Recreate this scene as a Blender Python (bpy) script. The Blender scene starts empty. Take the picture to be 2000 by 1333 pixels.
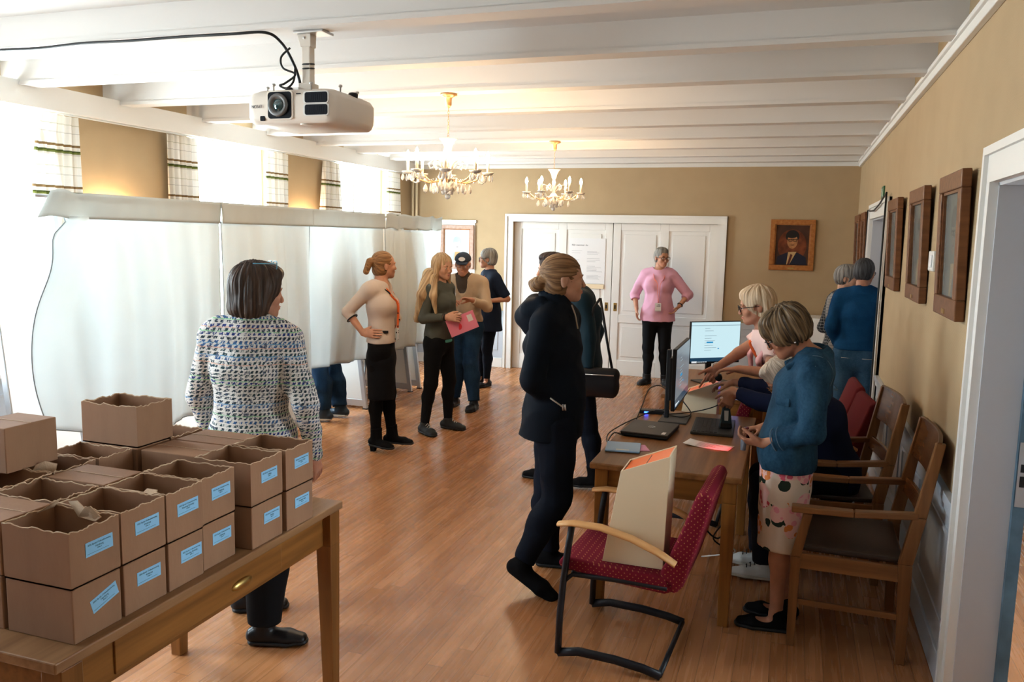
import bpy, math, random
import numpy as np
from mathutils import Vector, Matrix
PI = math.pi
sc = bpy.context.scene
COL = sc.collection

# ------------------------------------------------------------------ camera
FPX, CAMH = 1600.0, 1.80
def _n(v): v = np.array(v, float); return v/np.linalg.norm(v)
_Y = _n((555, -193, FPX)); _Z = _n((-270, 12700, FPX)); _Z = -_Z
_Z = _n(_Z-_Y*_Z.dot(_Y)); _X = np.cross(_Y, _Z)
CM = np.array([_X, _Y, _Z])               # world = CM @ camera-frame (x right, y down, z forward)
cam_data = bpy.data.cameras.new('camera'); cam = bpy.data.objects.new('camera', cam_data); COL.objects.link(cam)
cam_data.sensor_width = 36; cam_data.lens = 36*FPX/2000; cam_data.clip_start = .05
r, d, f = CM[:, 0], CM[:, 1], CM[:, 2]
cam.matrix_world = Matrix(((r[0], -d[0], -f[0], 0), (r[1], -d[1], -f[1], 0), (r[2], -d[2], -f[2], CAMH), (0, 0, 0, 1)))
sc.camera = cam

# ------------------------------------------------------------------ world, exposure
sc.view_settings.view_transform = 'Standard'; sc.view_settings.look = 'None'
sc.view_settings.gamma = 1; sc.view_settings.use_curve_mapping = False
sc.view_settings.exposure = 0.68
sc.cycles.use_denoising = True
sc.cycles.max_bounces = 7; sc.cycles.diffuse_bounces = 3; sc.cycles.glossy_bounces = 3
sc.cycles.transmission_bounces = 5; sc.cycles.transparent_max_bounces = 8
sc.cycles.sample_clamp_indirect = 6; sc.cycles.caustics_reflective = False; sc.cycles.caustics_refractive = False
w = bpy.data.worlds.new('world'); sc.world = w; w.use_nodes = True
nt = w.node_tree; bg = nt.nodes['Background']
tc = nt.nodes.new('ShaderNodeTexCoord'); sx = nt.nodes.new('ShaderNodeSeparateXYZ'); cr = nt.nodes.new('ShaderNodeValToRGB')
nt.links.new(tc.outputs['Generated'], sx.inputs[0]); nt.links.new(sx.outputs['Z'], cr.inputs[0]); nt.links.new(cr.outputs[0], bg.inputs[0])
cr.color_ramp.elements[0].position = 0; cr.color_ramp.elements[0].color = (.72, .82, .84, 1)
cr.color_ramp.elements[1].position = .12; cr.color_ramp.elements[1].color = (.76, .91, 1, 1)
bg.inputs[1].default_value = 24.0
WINDOWS = [(.45, 1.95), (3.15, 4.7), (6.1, 7.35), (8.55, 9.95)]
for y0, y1 in WINDOWS:                     # portals: they only guide the sky's light through the openings
    ld = bpy.data.lights.new('window_portal', 'AREA'); ld.shape = 'RECTANGLE'; ld.size = y1-y0; ld.size_y = 1.90
    ld.cycles.is_portal = True
    lo = bpy.data.objects.new('window_portal', ld); COL.objects.link(lo)
    lo.location = (-5.34, (y0+y1)/2, 1.76); lo.rotation_euler = (0, -PI/2, 0)
    lo.rotation_euler = Vector((1, 0, 0)).to_track_quat('-Z', 'Z').to_euler()

# ------------------------------------------------------------------ materials
def mat(name, col, rough=.6, metal=0, emis=None, estr=0, bump=0, bscale=60, var=0, vscale=8, spec=.3, alpha=1, trans=0, ior=1.45, sheen=0, coat=0, coord='Object', vstretch=(1, 1, 1)):
    m = bpy.data.materials.new(name); m.use_nodes = True; n = m.node_tree.nodes; l = m.node_tree.links
    b = n['Principled BSDF']; b.inputs['Base Color'].default_value = (*col, 1); b.inputs['Roughness'].default_value = rough
    b.inputs['Metallic'].default_value = metal; b.inputs['Specular IOR Level'].default_value = spec
    b.inputs['Transmission Weight'].default_value = trans; b.inputs['IOR'].default_value = ior; b.inputs['Coat Weight'].default_value = coat
    b.inputs['Sheen Weight'].default_value = sheen; b.inputs['Alpha'].default_value = alpha
    if emis: b.inputs['Emission Color'].default_value = (*emis, 1); b.inputs['Emission Strength'].default_value = estr
    if bump or var:
        t = n.new('ShaderNodeTexCoord'); mp = n.new('ShaderNodeMapping'); l.new(t.outputs[coord], mp.inputs[0]); mp.inputs['Scale'].default_value = vstretch
    if bump:
        x = n.new('ShaderNodeTexNoise'); x.inputs['Scale'].default_value = bscale; x.inputs['Detail'].default_value = 3; l.new(mp.outputs[0], x.inputs[0])
        u = n.new('ShaderNodeBump'); u.inputs['Strength'].default_value = bump; u.inputs['Distance'].default_value = .004
        l.new(x.outputs[0], u.inputs['Height']); l.new(u.outputs[0], b.inputs['Normal'])
    if var:
        x = n.new('ShaderNodeTexNoise'); x.inputs['Scale'].default_value = vscale; x.inputs['Detail'].default_value = 4; l.new(mp.outputs[0], x.inputs[0])
        h = n.new('ShaderNodeMix'); h.data_type = 'RGBA'
        rr = n.new('ShaderNodeMapRange'); rr.inputs[1].default_value = .3; rr.inputs[2].default_value = .7; l.new(x.outputs[0], rr.inputs[0]); l.new(rr.outputs[0], h.inputs[0])
        h.inputs[6].default_value = (*[c*(1-var) for c in col], 1); h.inputs[7].default_value = (*[min(1, c*(1+var)) for c in col], 1)
        l.new(h.outputs[2], b.inputs['Base Color'])
    return m
def nodes(m): return m.node_tree.nodes, m.node_tree.links, m.node_tree.nodes['Principled BSDF']
def mth(n, l, op, a, b=None, c=None):
    x = n.new('ShaderNodeMath'); x.operation = op
    for i, v in enumerate((a, b, c)):
        if v is None: continue
        if hasattr(v, 'links'): l.new(v, x.inputs[i])
        else: x.inputs[i].default_value = v
    return x.outputs[0]
def mixc(n, l, fac, a, b):
    x = n.new('ShaderNodeMix'); x.data_type = 'RGBA'
    for i, v in ((0, fac), (6, a), (7, b)):
        if hasattr(v, 'links'): l.new(v, x.inputs[i])
        else: x.inputs[i].default_value = v if i == 0 else (*v[:3], 1)
    return x.outputs[2]
def xyz(n, l, coord='Object', scale=(1, 1, 1), rot=(0, 0, 0)):
    t = n.new('ShaderNodeTexCoord'); mp = n.new('ShaderNodeMapping'); mp.inputs['Scale'].default_value = scale; mp.inputs['Rotation'].default_value = rot
    l.new(t.outputs[coord], mp.inputs[0]); s = n.new('ShaderNodeSeparateXYZ'); l.new(mp.outputs[0], s.inputs[0])
    return mp.outputs[0], s.outputs[0], s.outputs[1], s.outputs[2]
def noise(n, l, vec, scale, detail=3):
    x = n.new('ShaderNodeTexNoise'); x.inputs['Scale'].default_value = scale; x.inputs['Detail'].default_value = detail
    if vec is not None: l.new(vec, x.inputs[0])
    return x.outputs[0]
def ramp(n, l, fac, stops, interp='LINEAR'):
    x = n.new('ShaderNodeValToRGB'); x.color_ramp.interpolation = interp
    e = x.color_ramp.elements
    e[0].position, e[0].color = stops[0][0], (*stops[0][1], 1)
    e[1].position, e[1].color = stops[1][0], (*stops[1][1], 1)
    for p, c in stops[2:]: q = e.new(p); q.color = (*c, 1)
    l.new(fac, x.inputs[0]); return x.outputs[0]

def wood_mat(name, c1, c2, axis='Y', rough=.45, scale=1.0):
    m = mat(name, c1, rough); n, l, b = nodes(m)
    sc_ = {'X': (.8, 14, 14), 'Y': (14, .8, 14), 'Z': (14, 14, .8)}[axis]
    v, x, y, z = xyz(n, l, 'Object', tuple(s*scale for s in sc_))
    f1 = noise(n, l, v, 2.2, 5)
    l.new(ramp(n, l, f1, [(.3, c1), (.7, c2)]), b.inputs['Base Color'])
    u = n.new('ShaderNodeBump'); u.inputs['Strength'].default_value = .15; u.inputs['Distance'].default_value = .002; l.new(f1, u.inputs['Height']); l.new(u.outputs[0], b.inputs['Normal'])
    return m
def floor_mat():
    m = mat('oiled_oak_floor', (.5, .25, .12), .3, spec=.42); n, l, b = nodes(m)
    v, x, y, z = xyz(n, l, 'Object')
    col = mth(n, l, 'FLOOR', mth(n, l, 'MULTIPLY', x, 1/.072))
    wn = n.new('ShaderNodeTexWhiteNoise'); wn.noise_dimensions = '1D'; l.new(col, wn.inputs['W'])
    yy = mth(n, l, 'ADD', mth(n, l, 'MULTIPLY', y, 1/1.35), mth(n, l, 'MULTIPLY', wn.outputs[0], 7.3))
    row = mth(n, l, 'FLOOR', yy)
    wn2 = n.new('ShaderNodeTexWhiteNoise'); wn2.noise_dimensions = '2D'
    cb = n.new('ShaderNodeCombineXYZ'); l.new(col, cb.inputs[0]); l.new(row, cb.inputs[1]); l.new(cb.outputs[0], wn2.inputs['Vector'])
    # grain
    mp = n.new('ShaderNodeCombineXYZ'); l.new(mth(n, l, 'MULTIPLY', x, 26), mp.inputs[0]); l.new(mth(n, l, 'MULTIPLY', y, 1.1), mp.inputs[1]); l.new(mth(n, l, 'MULTIPLY', wn2.outputs[0], 40), mp.inputs[2])
    g = noise(n, l, mp.outputs[0], 2.0, 5)
    base = ramp(n, l, wn2.outputs[0], [(0, (.34, .136, .049)), (.5, (.41, .172, .066)), (1, (.475, .210, .086))])
    gr = ramp(n, l, g, [(.3, (.88, .87, .86)), (.7, (1.06, 1.06, 1.06))])
    mm = n.new('ShaderNodeMix'); mm.data_type = 'RGBA'; mm.blend_type = 'MULTIPLY'; mm.inputs[0].default_value = 1; l.new(base, mm.inputs[6]); l.new(gr, mm.inputs[7])
    fx = mth(n, l, 'FRACT', mth(n, l, 'MULTIPLY', x, 1/.072)); fy = mth(n, l, 'FRACT', yy)
    gx = mth(n, l, 'LESS_THAN', fx, .028); gy = mth(n, l, 'LESS_THAN', fy, .0022)
    gap = mth(n, l, 'MAXIMUM', gx, gy)
    gp = mth(n, l, 'MULTIPLY', gap, .72)
    l.new(mixc(n, l, gp, mm.outputs[2], (.05, .02, .01)), b.inputs['Base Color'])
    l.new(mth(n, l, 'ADD', mth(n, l, 'MULTIPLY', g, .14), .20), b.inputs['Roughness'])
    h = mth(n, l, 'SUBTRACT', mth(n, l, 'MULTIPLY', g, .12), gap)
    u = n.new('ShaderNodeBump'); u.inputs['Strength'].default_value = .25; u.inputs['Distance'].default_value = .002; l.new(h, u.inputs['Height']); l.new(u.outputs[0], b.inputs['Normal'])
    return m
def wallpaper_mat():
    m = mat('beige_grasscloth_wallpaper', (.47, .33, .17), .75); n, l, b = nodes(m)
    v, x, y, z = xyz(n, l, 'Object')
    h = mth(n, l, 'SINE', mth(n, l, 'MULTIPLY', z, 1100)); k = noise(n, l, v, 90, 3)
    hh = mth(n, l, 'ADD', mth(n, l, 'MULTIPLY', h, .5), k)
    u = n.new('ShaderNodeBump'); u.inputs['Strength'].default_value = .25; u.inputs['Distance'].default_value = .001; l.new(hh, u.inputs['Height']); l.new(u.outputs[0], b.inputs['Normal'])
    k2 = noise(n, l, v, 5, 3)
    l.new(mixc(n, l, k2, (.395, .285, .165), (.45, .33, .195)), b.inputs['Base Color'])
    return m
M = {}
M['floor'] = floor_mat()
M['wall'] = wallpaper_mat()
M['ceiling'] = mat('ceiling_white_paint', (.73, .71, .69), .7, bump=.1, bscale=30)
M['white'] = mat('white_gloss_paint', (.78, .77, .74), .35)
M['grey_white'] = mat('grey_white_paint', (.50, .51, .54), .45)
M['wainscot'] = mat('pale_blue_grey_paint', (.50, .54, .60), .3)
M['blue_paint'] = mat('worn_blue_door_paint', (.09, .16, .22), .5, var=.3)
M['steel'] = mat('brushed_steel', (.6, .6, .6), .3, 1)
M['alu'] = mat('satin_aluminium', (.55, .58, .62), .38, .85)
M['brass'] = mat('aged_brass', (.45, .30, .10), .35, 1)
M['black'] = mat('black_plastic', (.012, .013, .015), .45)
M['blackmetal'] = mat('black_powder_coat', (.012, .013, .018), .4)
M['darkgrey'] = mat('charcoal_plastic', (.05, .048, .045), .5)
M['pine'] = wood_mat('old_varnished_pine', (.15, .055, .012), (.27, .11, .026), 'Y', .38)
M['pine_z'] = wood_mat('old_varnished_pine_leg', (.14, .052, .012), (.25, .10, .025), 'Z', .38)
M['pinetop'] = wood_mat('worn_pine_top', (.18, .085, .035), (.30, .16, .075), 'Y', .4)
M['desktop'] = wood_mat('worn_oak_desktop', (.15, .062, .019), (.29, .128, .043), 'Y', .36)
M['desk_z'] = wood_mat('oak_desk_leg', (.17, .062, .012), (.30, .12, .026), 'Z', .4)
M['desk_x'] = wood_mat('oak_desk_apron', (.17, .062, .012), (.30, .12, .026), 'X', .4)
M['oak'] = wood_mat('oak_chair_wood', (.14, .055, .018), (.25, .11, .040), 'Z', .35)
M['oak_x'] = wood_mat('oak_chair_rail', (.14, .055, .018), (.25, .11, .040), 'X', .35)
M['walnut'] = wood_mat('walnut_chair_back', (.085, .032, .012), (.17, .068, .025), 'Y', .25)
M['beech'] = wood_mat('beech_armrest', (.60, .30, .11), (.72, .40, .17), 'X', .35)
M['frame'] = wood_mat('brown_frame_wood', (.115, .045, .020), (.20, .085, .036), 'Z', .4)
M['frame_h'] = wood_mat('honey_frame_wood', (.30, .10, .025), (.42, .17, .045), 'Z', .35)
M['card'] = mat('corrugated_cardboard', (.275, .148, .085), .85, var=.07, vscale=14, bump=.12, bscale=120, vstretch=(1, 1, .3))
M['card_in'] = mat('torn_cardboard_edge', (.56, .40, .27), .9, bump=.4, bscale=200)
M['leather'] = mat('dark_brown_leather', (.030, .016, .012), .38, bump=.15, bscale=150)
M['cream'] = mat('cream_laminate', (.80, .66, .46), .45)
M['orange'] = mat('orange_laminate', (.80, .13, .02), .4)
M['projector'] = mat('projector_white_plastic', (.80, .73, .65), .38)
M['paper'] = mat('white_paper', (.78, .78, .79), .7)
M['ink'] = mat('grey_ink', (.10, .10, .12), .8)
M['label'] = mat('pale_blue_label', (.24, .50, .74), .6)
M['ink3'] = mat('pale_grey_print', (.36, .36, .40), .8)
M['ink2'] = mat('navy_ink', (.02, .04, .09), .8)
M['glass'] = mat('clear_glass', (1, 1, 1), .02, trans=1, ior=1.45)
M['screenblue'] = mat('lit_monitor_screen', (.0, .0, .0), .2, emis=(.62, .86, .93), estr=1.0)

# ------------------------------------------------------------------ mesh helpers
class MB:
    def __init__(s): s.v = []; s.f = []; s.fs = []
    def add(s, vs, fs, smooth=False):
        o = len(s.v); s.v += [tuple(v) for v in vs]; s.f += [tuple(o+i for i in f) for f in fs]; s.fs += [smooth]*len(fs); return s
    def box(s, x0, x1, y0, y1, z0, z1, T=None):
        vs = [Vector((x, y, z)) for x in (x0, x1) for y in (y0, y1) for z in (z0, z1)]
        if T is not None: vs = [T @ v for v in vs]
        return s.add(vs, [(0, 1, 3, 2), (4, 6, 7, 5), (0, 4, 5, 1), (2, 3, 7, 6), (0, 2, 6, 4), (1, 5, 7, 3)])
    def hexa(s, bot, top):                 # 4 bottom + 4 top points
        vs = list(bot)+list(top); return s.add(vs, [(3, 2, 1, 0), (4, 5, 6, 7), (0, 1, 5, 4), (1, 2, 6, 5), (2, 3, 7, 6), (3, 0, 4, 7)])
    def prism(s, pts, T, depth):           # outline in local xz, extruded along local y
        k = len(pts); vs = [T @ Vector((p[0], 0, p[1])) for p in pts]+[T @ Vector((p[0], depth, p[1])) for p in pts]
        return s.add(vs, [tuple(range(k)), tuple(range(2*k-1, k-1, -1))]+[(i, i+k, (i+1) % k+k, (i+1) % k) for i in range(k)])
    def tube(s, pts, r, n=10, caps=True, closed=False, flat=None):
        P = [Vector(p) for p in pts]; k = len(P); rings = []; up = None
        rs = r if hasattr(r, '__len__') else [r]*k
        for i in range(k):
            if closed: t = P[(i+1) % k]-P[i-1]
            else: t = P[min(i+1, k-1)]-P[max(i-1, 0)]
            t.normalize()
            if up is None:
                up = Vector((0, 0, 1)) if abs(t.z) < .9 else Vector((1, 0, 0))
            a = up-t*up.dot(t)
            if a.length < 1e-4: a = t.orthogonal()
            a.normalize(); up = a; b_ = t.cross(a)
            fa, fb = flat if flat else (1, 1)
            rings.append([P[i]+(a*math.cos(2*PI*j/n)*fa+b_*math.sin(2*PI*j/n)*fb)*rs[i] for j in range(n)])
        vs = [v for rr in rings for v in rr]; fs = []
        for i in range(k if closed else k-1):
            for j in range(n):
                i2 = (i+1) % k; fs.append((i*n+j, i*n+(j+1) % n, i2*n+(j+1) % n, i2*n+j))
        if caps and not closed: fs += [tuple(range(n-1, -1, -1)), tuple((k-1)*n+j for j in range(n))]
        return s.add(vs, fs, True)
    def lathe(s, prof, c=(0, 0, 0), n=20, T=None, lobes=0, lamp=0):
        vs = []
        for rr, z in prof:
            for j in range(n):
                a = 2*PI*j/n; q = rr*(1+lamp*math.cos(lobes*a))
                v = Vector((q*math.cos(a), q*math.sin(a), z))
                v = T @ v if T is not None else v+Vector(c)
                vs.append(v)
        fs = []
        for i in range(len(prof)-1):
            for j in range(n): fs.append((i*n+j, i*n+(j+1) % n, (i+1)*n+(j+1) % n, (i+1)*n+j))
        if prof[0][0] > 1e-5: fs.append(tuple(range(n-1, -1, -1)))
        if prof[-1][0] > 1e-5: fs.append(tuple((len(prof)-1)*n+j for j in range(n)))
        return s.add(vs, fs, True)
    def sph(s, c, r, n=12, m=8, sc_=(1, 1, 1), T=None):
        prof = [(r*math.sin(PI*i/m), -r*math.cos(PI*i/m)) for i in range(m+1)]
        prof[0] = (1e-6, prof[0][1]); prof[-1] = (1e-6, prof[-1][1])
        vs = []
        for rr, z in prof:
            for j in range(n):
                a = 2*PI*j/n; v = Vector((rr*math.cos(a)*sc_[0], rr*math.sin(a)*sc_[1], z*sc_[2]))
                if T is not None: v = T @ v
                vs.append(v+Vector(c))
        fs = [(i*n+j, i*n+(j+1) % n, (i+1)*n+(j+1) % n, (i+1)*n+j) for i in range(m) for j in range(n)]
        return s.add(vs, fs, True)
    def build(s, name, m, parent=None, bevel=0, seg=2, smooth=None, origin=None, subsurf=0, solid=0):
        me = bpy.data.meshes.new(name)
        vs = s.v
        if origin is not None: vs = [(v[0]-origin[0], v[1]-origin[1], v[2]-origin[2]) for v in vs]
        me.from_pydata(vs, [], s.f); me.validate()
        fl = s.fs if smooth is None else [smooth]*len(s.fs)
        if len(me.polygons) == len(fl): me.polygons.foreach_set('use_smooth', fl)
        me.materials.append(M[m] if isinstance(m, str) else m)
        o = bpy.data.objects.new(name, me); COL.objects.link(o)
        if origin is not None: o.location = origin
        if parent is not None: o.parent = parent
        if solid: x = o.modifiers.new('s', 'SOLIDIFY'); x.thickness = solid; x.offset = 0
        if bevel:
            x = o.modifiers.new('b', 'BEVEL'); x.width = bevel; x.segments = seg; x.limit_method = 'ANGLE'; x.angle_limit = math.radians(40)
        if subsurf: x = o.modifiers.new('u', 'SUBSURF'); x.levels = subsurf; x.render_levels = subsurf
        return o
def RT(loc, rz=0, rx=0, ry=0): return Matrix.Translation(loc) @ Matrix.Rotation(rz, 4, 'Z') @ Matrix.Rotation(ry, 4, 'Y') @ Matrix.Rotation(rx, 4, 'X')
def tag(o, label, cat, group=None, kind=None):
    o['label'] = label; o['category'] = cat
    if group: o['group'] = group
    if kind: o['kind'] = kind
    return o
def empty(name, loc, rz=0):
    o = bpy.data.objects.new(name, None); COL.objects.link(o); o.location = loc; o.rotation_euler = (0, 0, rz); o.empty_display_size = .1; return o
def thing(name, loc, rz, label, cat, group=None): return tag(empty(name, loc, rz), label, cat, group)
def struct(o): o['kind'] = 'structure'; return o
def kids(o): return [c for c in bpy.data.objects if c.parent == o]
def copy_tree(o, parent=None):
    c = o.copy(); COL.objects.link(c)
    if parent is not None: c.parent = parent
    for ch in kids(o): copy_tree(ch, c)
    return c
def text_obj(name, body, size, T, m, parent=None, align='CENTER', ext=.0004):
    cu = bpy.data.curves.new(name, 'FONT'); cu.body = body; cu.size = size; cu.align_x = align; cu.align_y = 'CENTER'; cu.extrude = ext
    t = bpy.data.objects.new(name, cu); COL.objects.link(t)
    dg = bpy.context.evaluated_depsgraph_get(); me = bpy.data.meshes.new_from_object(t.evaluated_get(dg))
    COL.objects.unlink(t); bpy.data.objects.remove(t)
    me.materials.clear(); me.materials.append(M[m] if isinstance(m, str) else m)
    o = bpy.data.objects.new(name, me); COL.objects.link(o); o.matrix_world = T
    if parent is not None: o.parent = parent
    return o
def frame_T(origin, right, up):            # text plane: local x=right, y=up
    r_, u_ = Vector(right).normalized(), Vector(up).normalized(); n_ = r_.cross(u_)
    return Matrix(((r_.x, u_.x, n_.x, origin[0]), (r_.y, u_.y, n_.y, origin[1]), (r_.z, u_.z, n_.z, origin[2]), (0, 0, 0, 1)))

# ------------------------------------------------------------------ room
XL, XR, YB, YF, ZC = -5.15, .67, 10.56, -3.0, 2.90
WT = .175                                # thickness of the right wall
struct(MB().box(XL-.3, 3.2, YF, YB+.2, -.1, 0).build('floor', 'floor'))
struct(MB().box(XL-.3, XR+WT, YF-.2, YB+.2, ZC, ZC+.1).build('ceiling', 'ceiling'))
DB0, DB1, DBZ = -3.62, -.93, 2.0            # wide double door in the back wall
b = MB(); b.box(XL-.3, DB0, YB, YB+.2, 0, ZC); b.box(DB1, XR+WT, YB, YB+.2, 0, ZC); b.box(DB0, DB1, YB, YB+.2, DBZ, ZC); b.box(DB0, DB1, YB+.15, YB+.2, 0, DBZ)
struct(b.build('wall_back', 'wall'))
struct(MB().box(XL-.3, XR+WT, YF-.2, YF, 0, ZC).build('wall_front', 'wall'))
b = MB(); ys = YF; SILL, HEAD = .80, 2.72
for y0, y1 in WINDOWS:
    b.box(XL-.25, XL, ys, y0, 0, ZC); b.box(XL-.25, XL, y0, y1, 0, SILL); b.box(XL-.25, XL, y0, y1, HEAD, ZC); ys = y1
b.box(XL-.25, XL, ys, YB, 0, ZC); struct(b.build('wall_left', 'wall'))
D1, D2 = (2.35, 3.37), (7.03, 8.47); DT = 2.03
b = MB(); b.box(XR, XR+WT, YF, D1[0], 0, ZC); b.box(XR, XR+WT, D1[0], D1[1], DT, ZC); b.box(XR, XR+WT, D1[1], D2[0], 0, ZC)
b.box(XR, XR+WT, D2[0], D2[1], DT, ZC); b.box(XR, XR+WT, D2[1], YB, 0, ZC); struct(b.build('wall_right', 'wall'))
# windows: frame with mullions and a pane
for i, (y0, y1) in enumerate(WINDOWS):
    t = empty('window_%d' % (i+1), (XL-.18, (y0+y1)/2, SILL)); struct(t); w2 = (y1-y0)/2; H = HEAD-SILL
    f_ = MB(); f_.box(-.03, .03, -w2, -w2+.06, 0, H); f_.box(-.03, .03, w2-.06, w2, 0, H); f_.box(-.03, .03, -w2, w2, 0, .06); f_.box(-.03, .03, -w2, w2, H-.06, H)
    f_.box(-.02, .02, -.015, .015, 0, H)
    f_.build('window_frame', 'white', t)
    MB().box(-.004, .004, -w2+.03, w2-.03, .03, H-.03).build('pane', mat('window_glass', (1, 1, 1), 0, alpha=.12) if i == 0 else bpy.data.materials['window_glass'], t)
    MB().box(.02, .25, -w2-.04, w2+.04, -.04, 0).build('window_sill', 'white', t, bevel=.006)
# ceiling beams (each its own) with a small chamfered lip
for i, y in enumerate([-1.9, -1.0, -.1, .8, 1.7, 2.56, 3.45, 4.33, 5.2, 6.13, 7.06, 7.95, 8.80, 9.65, 10.38]):
    q = MB(); q.box(XL, XR, y-.055, y+.055, 2.765, ZC); q.box(XL, XR, y-.065, y+.065, 2.74, 2.765)
    struct(q.build('trim_%d' % (i+1), 'ceiling'))
# fascia in front of the window curtains, crown moulding right/back, chair rails, wainscot, baseboards
q = MB(); q.box(-5.02, -4.98, YF, YB, 2.61, 2.775); struct(q.build('trim_20', 'white', bevel=.004))
q = MB(); q.box(XR-.03, XR, YF, YB, 2.69, 2.76); q.box(XR-.045, XR-.01, YF, YB, 2.735, 2.76); struct(q.build('trim_21', 'white', bevel=.004))
q = MB(); q.box(XL, XR, YB-.03, YB, 2.70, 2.75); struct(q.build('trim_22', 'white', bevel=.004))
def wains(name, segs, axis, pos, sgn):
    q = MB()
    for a, b_ in segs:
        def bx(p, q1, t0, t1, z0, z1):
            lo, hi = sorted((pos+sgn*t0, pos+sgn*t1))
            if axis == 'x': q.box(lo, hi, p, q1, z0, z1)
            else: q.box(p, q1, lo, hi, z0, z1)
        bx(a, b_, 0, .010, 0, .77); bx(a, b_, 0, .030, .745, .785); bx(a, b_, 0, .022, .71, .745)
        n_ = max(1, round((b_-a)/.85)); w_ = (b_-a)/n_
        for k in range(n_):
            p0, p1 = a+k*w_+.07, a+(k+1)*w_-.07
            if p1-p0 < .1: continue
            bx(p0, p1, .01, .018, .24, .26); bx(p0, p1, .01, .018, .62, .64); bx(p0, p0+.02, .01, .018, .26, .62); bx(p1-.02, p1, .01, .018, .26, .62)
    return struct(q.build(name, 'wainscot', bevel=.002))
wains('trim_23', [(YF, D1[0]-.14), (D1[1]+.14, D2[0]-.14), (D2[1]+.14, YB)], 'x', XR, -1)
wains('trim_24', [(DB1+.12, XR)], 'y', YB, -1)
wains('trim_25', [(XL, DB0-.12)], 'y', YB, -1)
wains('trim_26', [(YF, YB)], 'x', XL, 1)
q = MB()
for a, b_ in [(YF, D1[0]-.14), (D1[1]+.14, D2[0]-.14), (D2[1]+.14, YB)]: q.box(XR-.022, XR, a, b_, 0, .13)
struct(q.build('baseboard_right', 'wainscot', bevel=.004))
q = MB(); q.box(XL, DB0-.12, YB-.022, YB, 0, .13); q.box(DB1+.12, XR, YB-.022, YB, 0, .13); struct(q.build('baseboard_back', 'white', bevel=.004))
struct(MB().box(XL, XL+.022, YF, YB, 0, .13).build('baseboard_left', 'white', bevel=.004))
# doorways in the right wall
def casing(y0, y1, zt):
    q = MB()
    for a, b_ in ((y0-.13, y0), (y1, y1+.13)):
        q.box(XR-.02, XR, a, b_, 0, zt-.0005); s_ = 1 if a < y0 else -1
        o_ = a if a < y0 else b_
        q.box(XR-.035, XR, min(o_, o_+s_*.03), max(o_, o_+s_*.03), 0, zt+.0995)
        i_ = b_ if a < y0 else a
        j_ = i_+s_*.003; q.box(XR-.03, XR+.002, min(j_, j_-s_*.02), max(j_, j_-s_*.02), 0, zt-.003)
    q.box(XR-.02, XR, y0-.13, y1+.13, zt, zt+.13); q.box(XR-.035, XR, y0-.13, y1+.13, zt+.10, zt+.13); q.box(XR-.03, XR+.002, y0-.015, y1+.015, zt-.0029, zt+.017)
    return q
t = struct(empty('door_2', (0, 0, 0)))
casing(D1[0], D1[1], DT).build('door_casing', 'white', t)
q = MB(); q.box(XR, XR+WT, D1[1]-.015, D1[1]+.001, 0, DT); q.box(XR, XR+WT, D1[0]-.001, D1[0]+.015, 0, DT); q.box(XR, XR+WT, D1[0], D1[1], DT-.015, DT); q.build('door_reveal', 'grey_white', t)
q = MB(); q.box(XR+.135, XR+WT, D1[1]-.040, D1[1]-.014, 0, DT-.01); q.build('door_stop', 'blue_paint', t)
q = MB(); q.box(XR+.139, XR+.171, D1[1]-.043, D1[1]-.039, .86, 1.10); q.build('strike_plate', 'steel', t)
q = MB(); q.box(XR+.147, XR+.163, D1[1]-.0445, D1[1]-.0425, .99, 1.02); q.box(XR+.147, XR+.163, D1[1]-.0445, D1[1]-.0425, .935, .975); q.build('latch_hole', 'black', t)
t = struct(empty('door_3', (0, 0, 0)))
casing(D2[0], D2[1], DT).build('door_casing', 'white', t)
q = MB(); q.box(XR, XR+WT, D2[1]-.015, D2[1]+.001, 0, DT); q.box(XR, XR+WT, D2[0]-.001, D2[0]+.015, 0, DT); q.box(XR, XR+WT, D2[0], D2[1], DT-.015, DT)
q.box(XR+.14, XR+.17, D2[0], D2[1], 0, DT); q.build('door_reveal', 'grey_white', t)
q = MB()
for z0, z1 in ((.2, .85), (1.0, 1.85)): q.box(XR+.13, XR+.14, D2[0]+.15, D2[1]-.15, z0, z1)
q.build('door_panel', 'grey_white', t, bevel=.004)
# room beyond the near doorway
q = MB(); q.box(3.1, 3.2, .6, 2.9, 0, 2.9); q.box(3.1, 3.2, 4.1, 6.5, 0, 2.9); q.box(3.1, 3.2, 2.9, 4.1, 0, 1.0); q.box(3.1, 3.2, 2.9, 4.1, 2.1, 2.9); q.box(XR+WT, 3.2, 6.4, 6.5, 0, 2.9); q.box(XR+WT, 3.2, .6, .7, 0, 2.9); q.box(XR+WT, 3.2, .6, 6.5, 2.8, 2.9); struct(q.build('wall_hallway', 'grey_white'))  # unseen window opening in the far wall, added to let daylight onto the doorway
q = MB(); q.box(3.08, 3.1, .7, 6.4, 0, .2); q.box(XR+WT, 3.1, 6.38, 6.4, 0, .2); struct(q.build('baseboard_hallway', 'blue_paint'))
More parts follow.
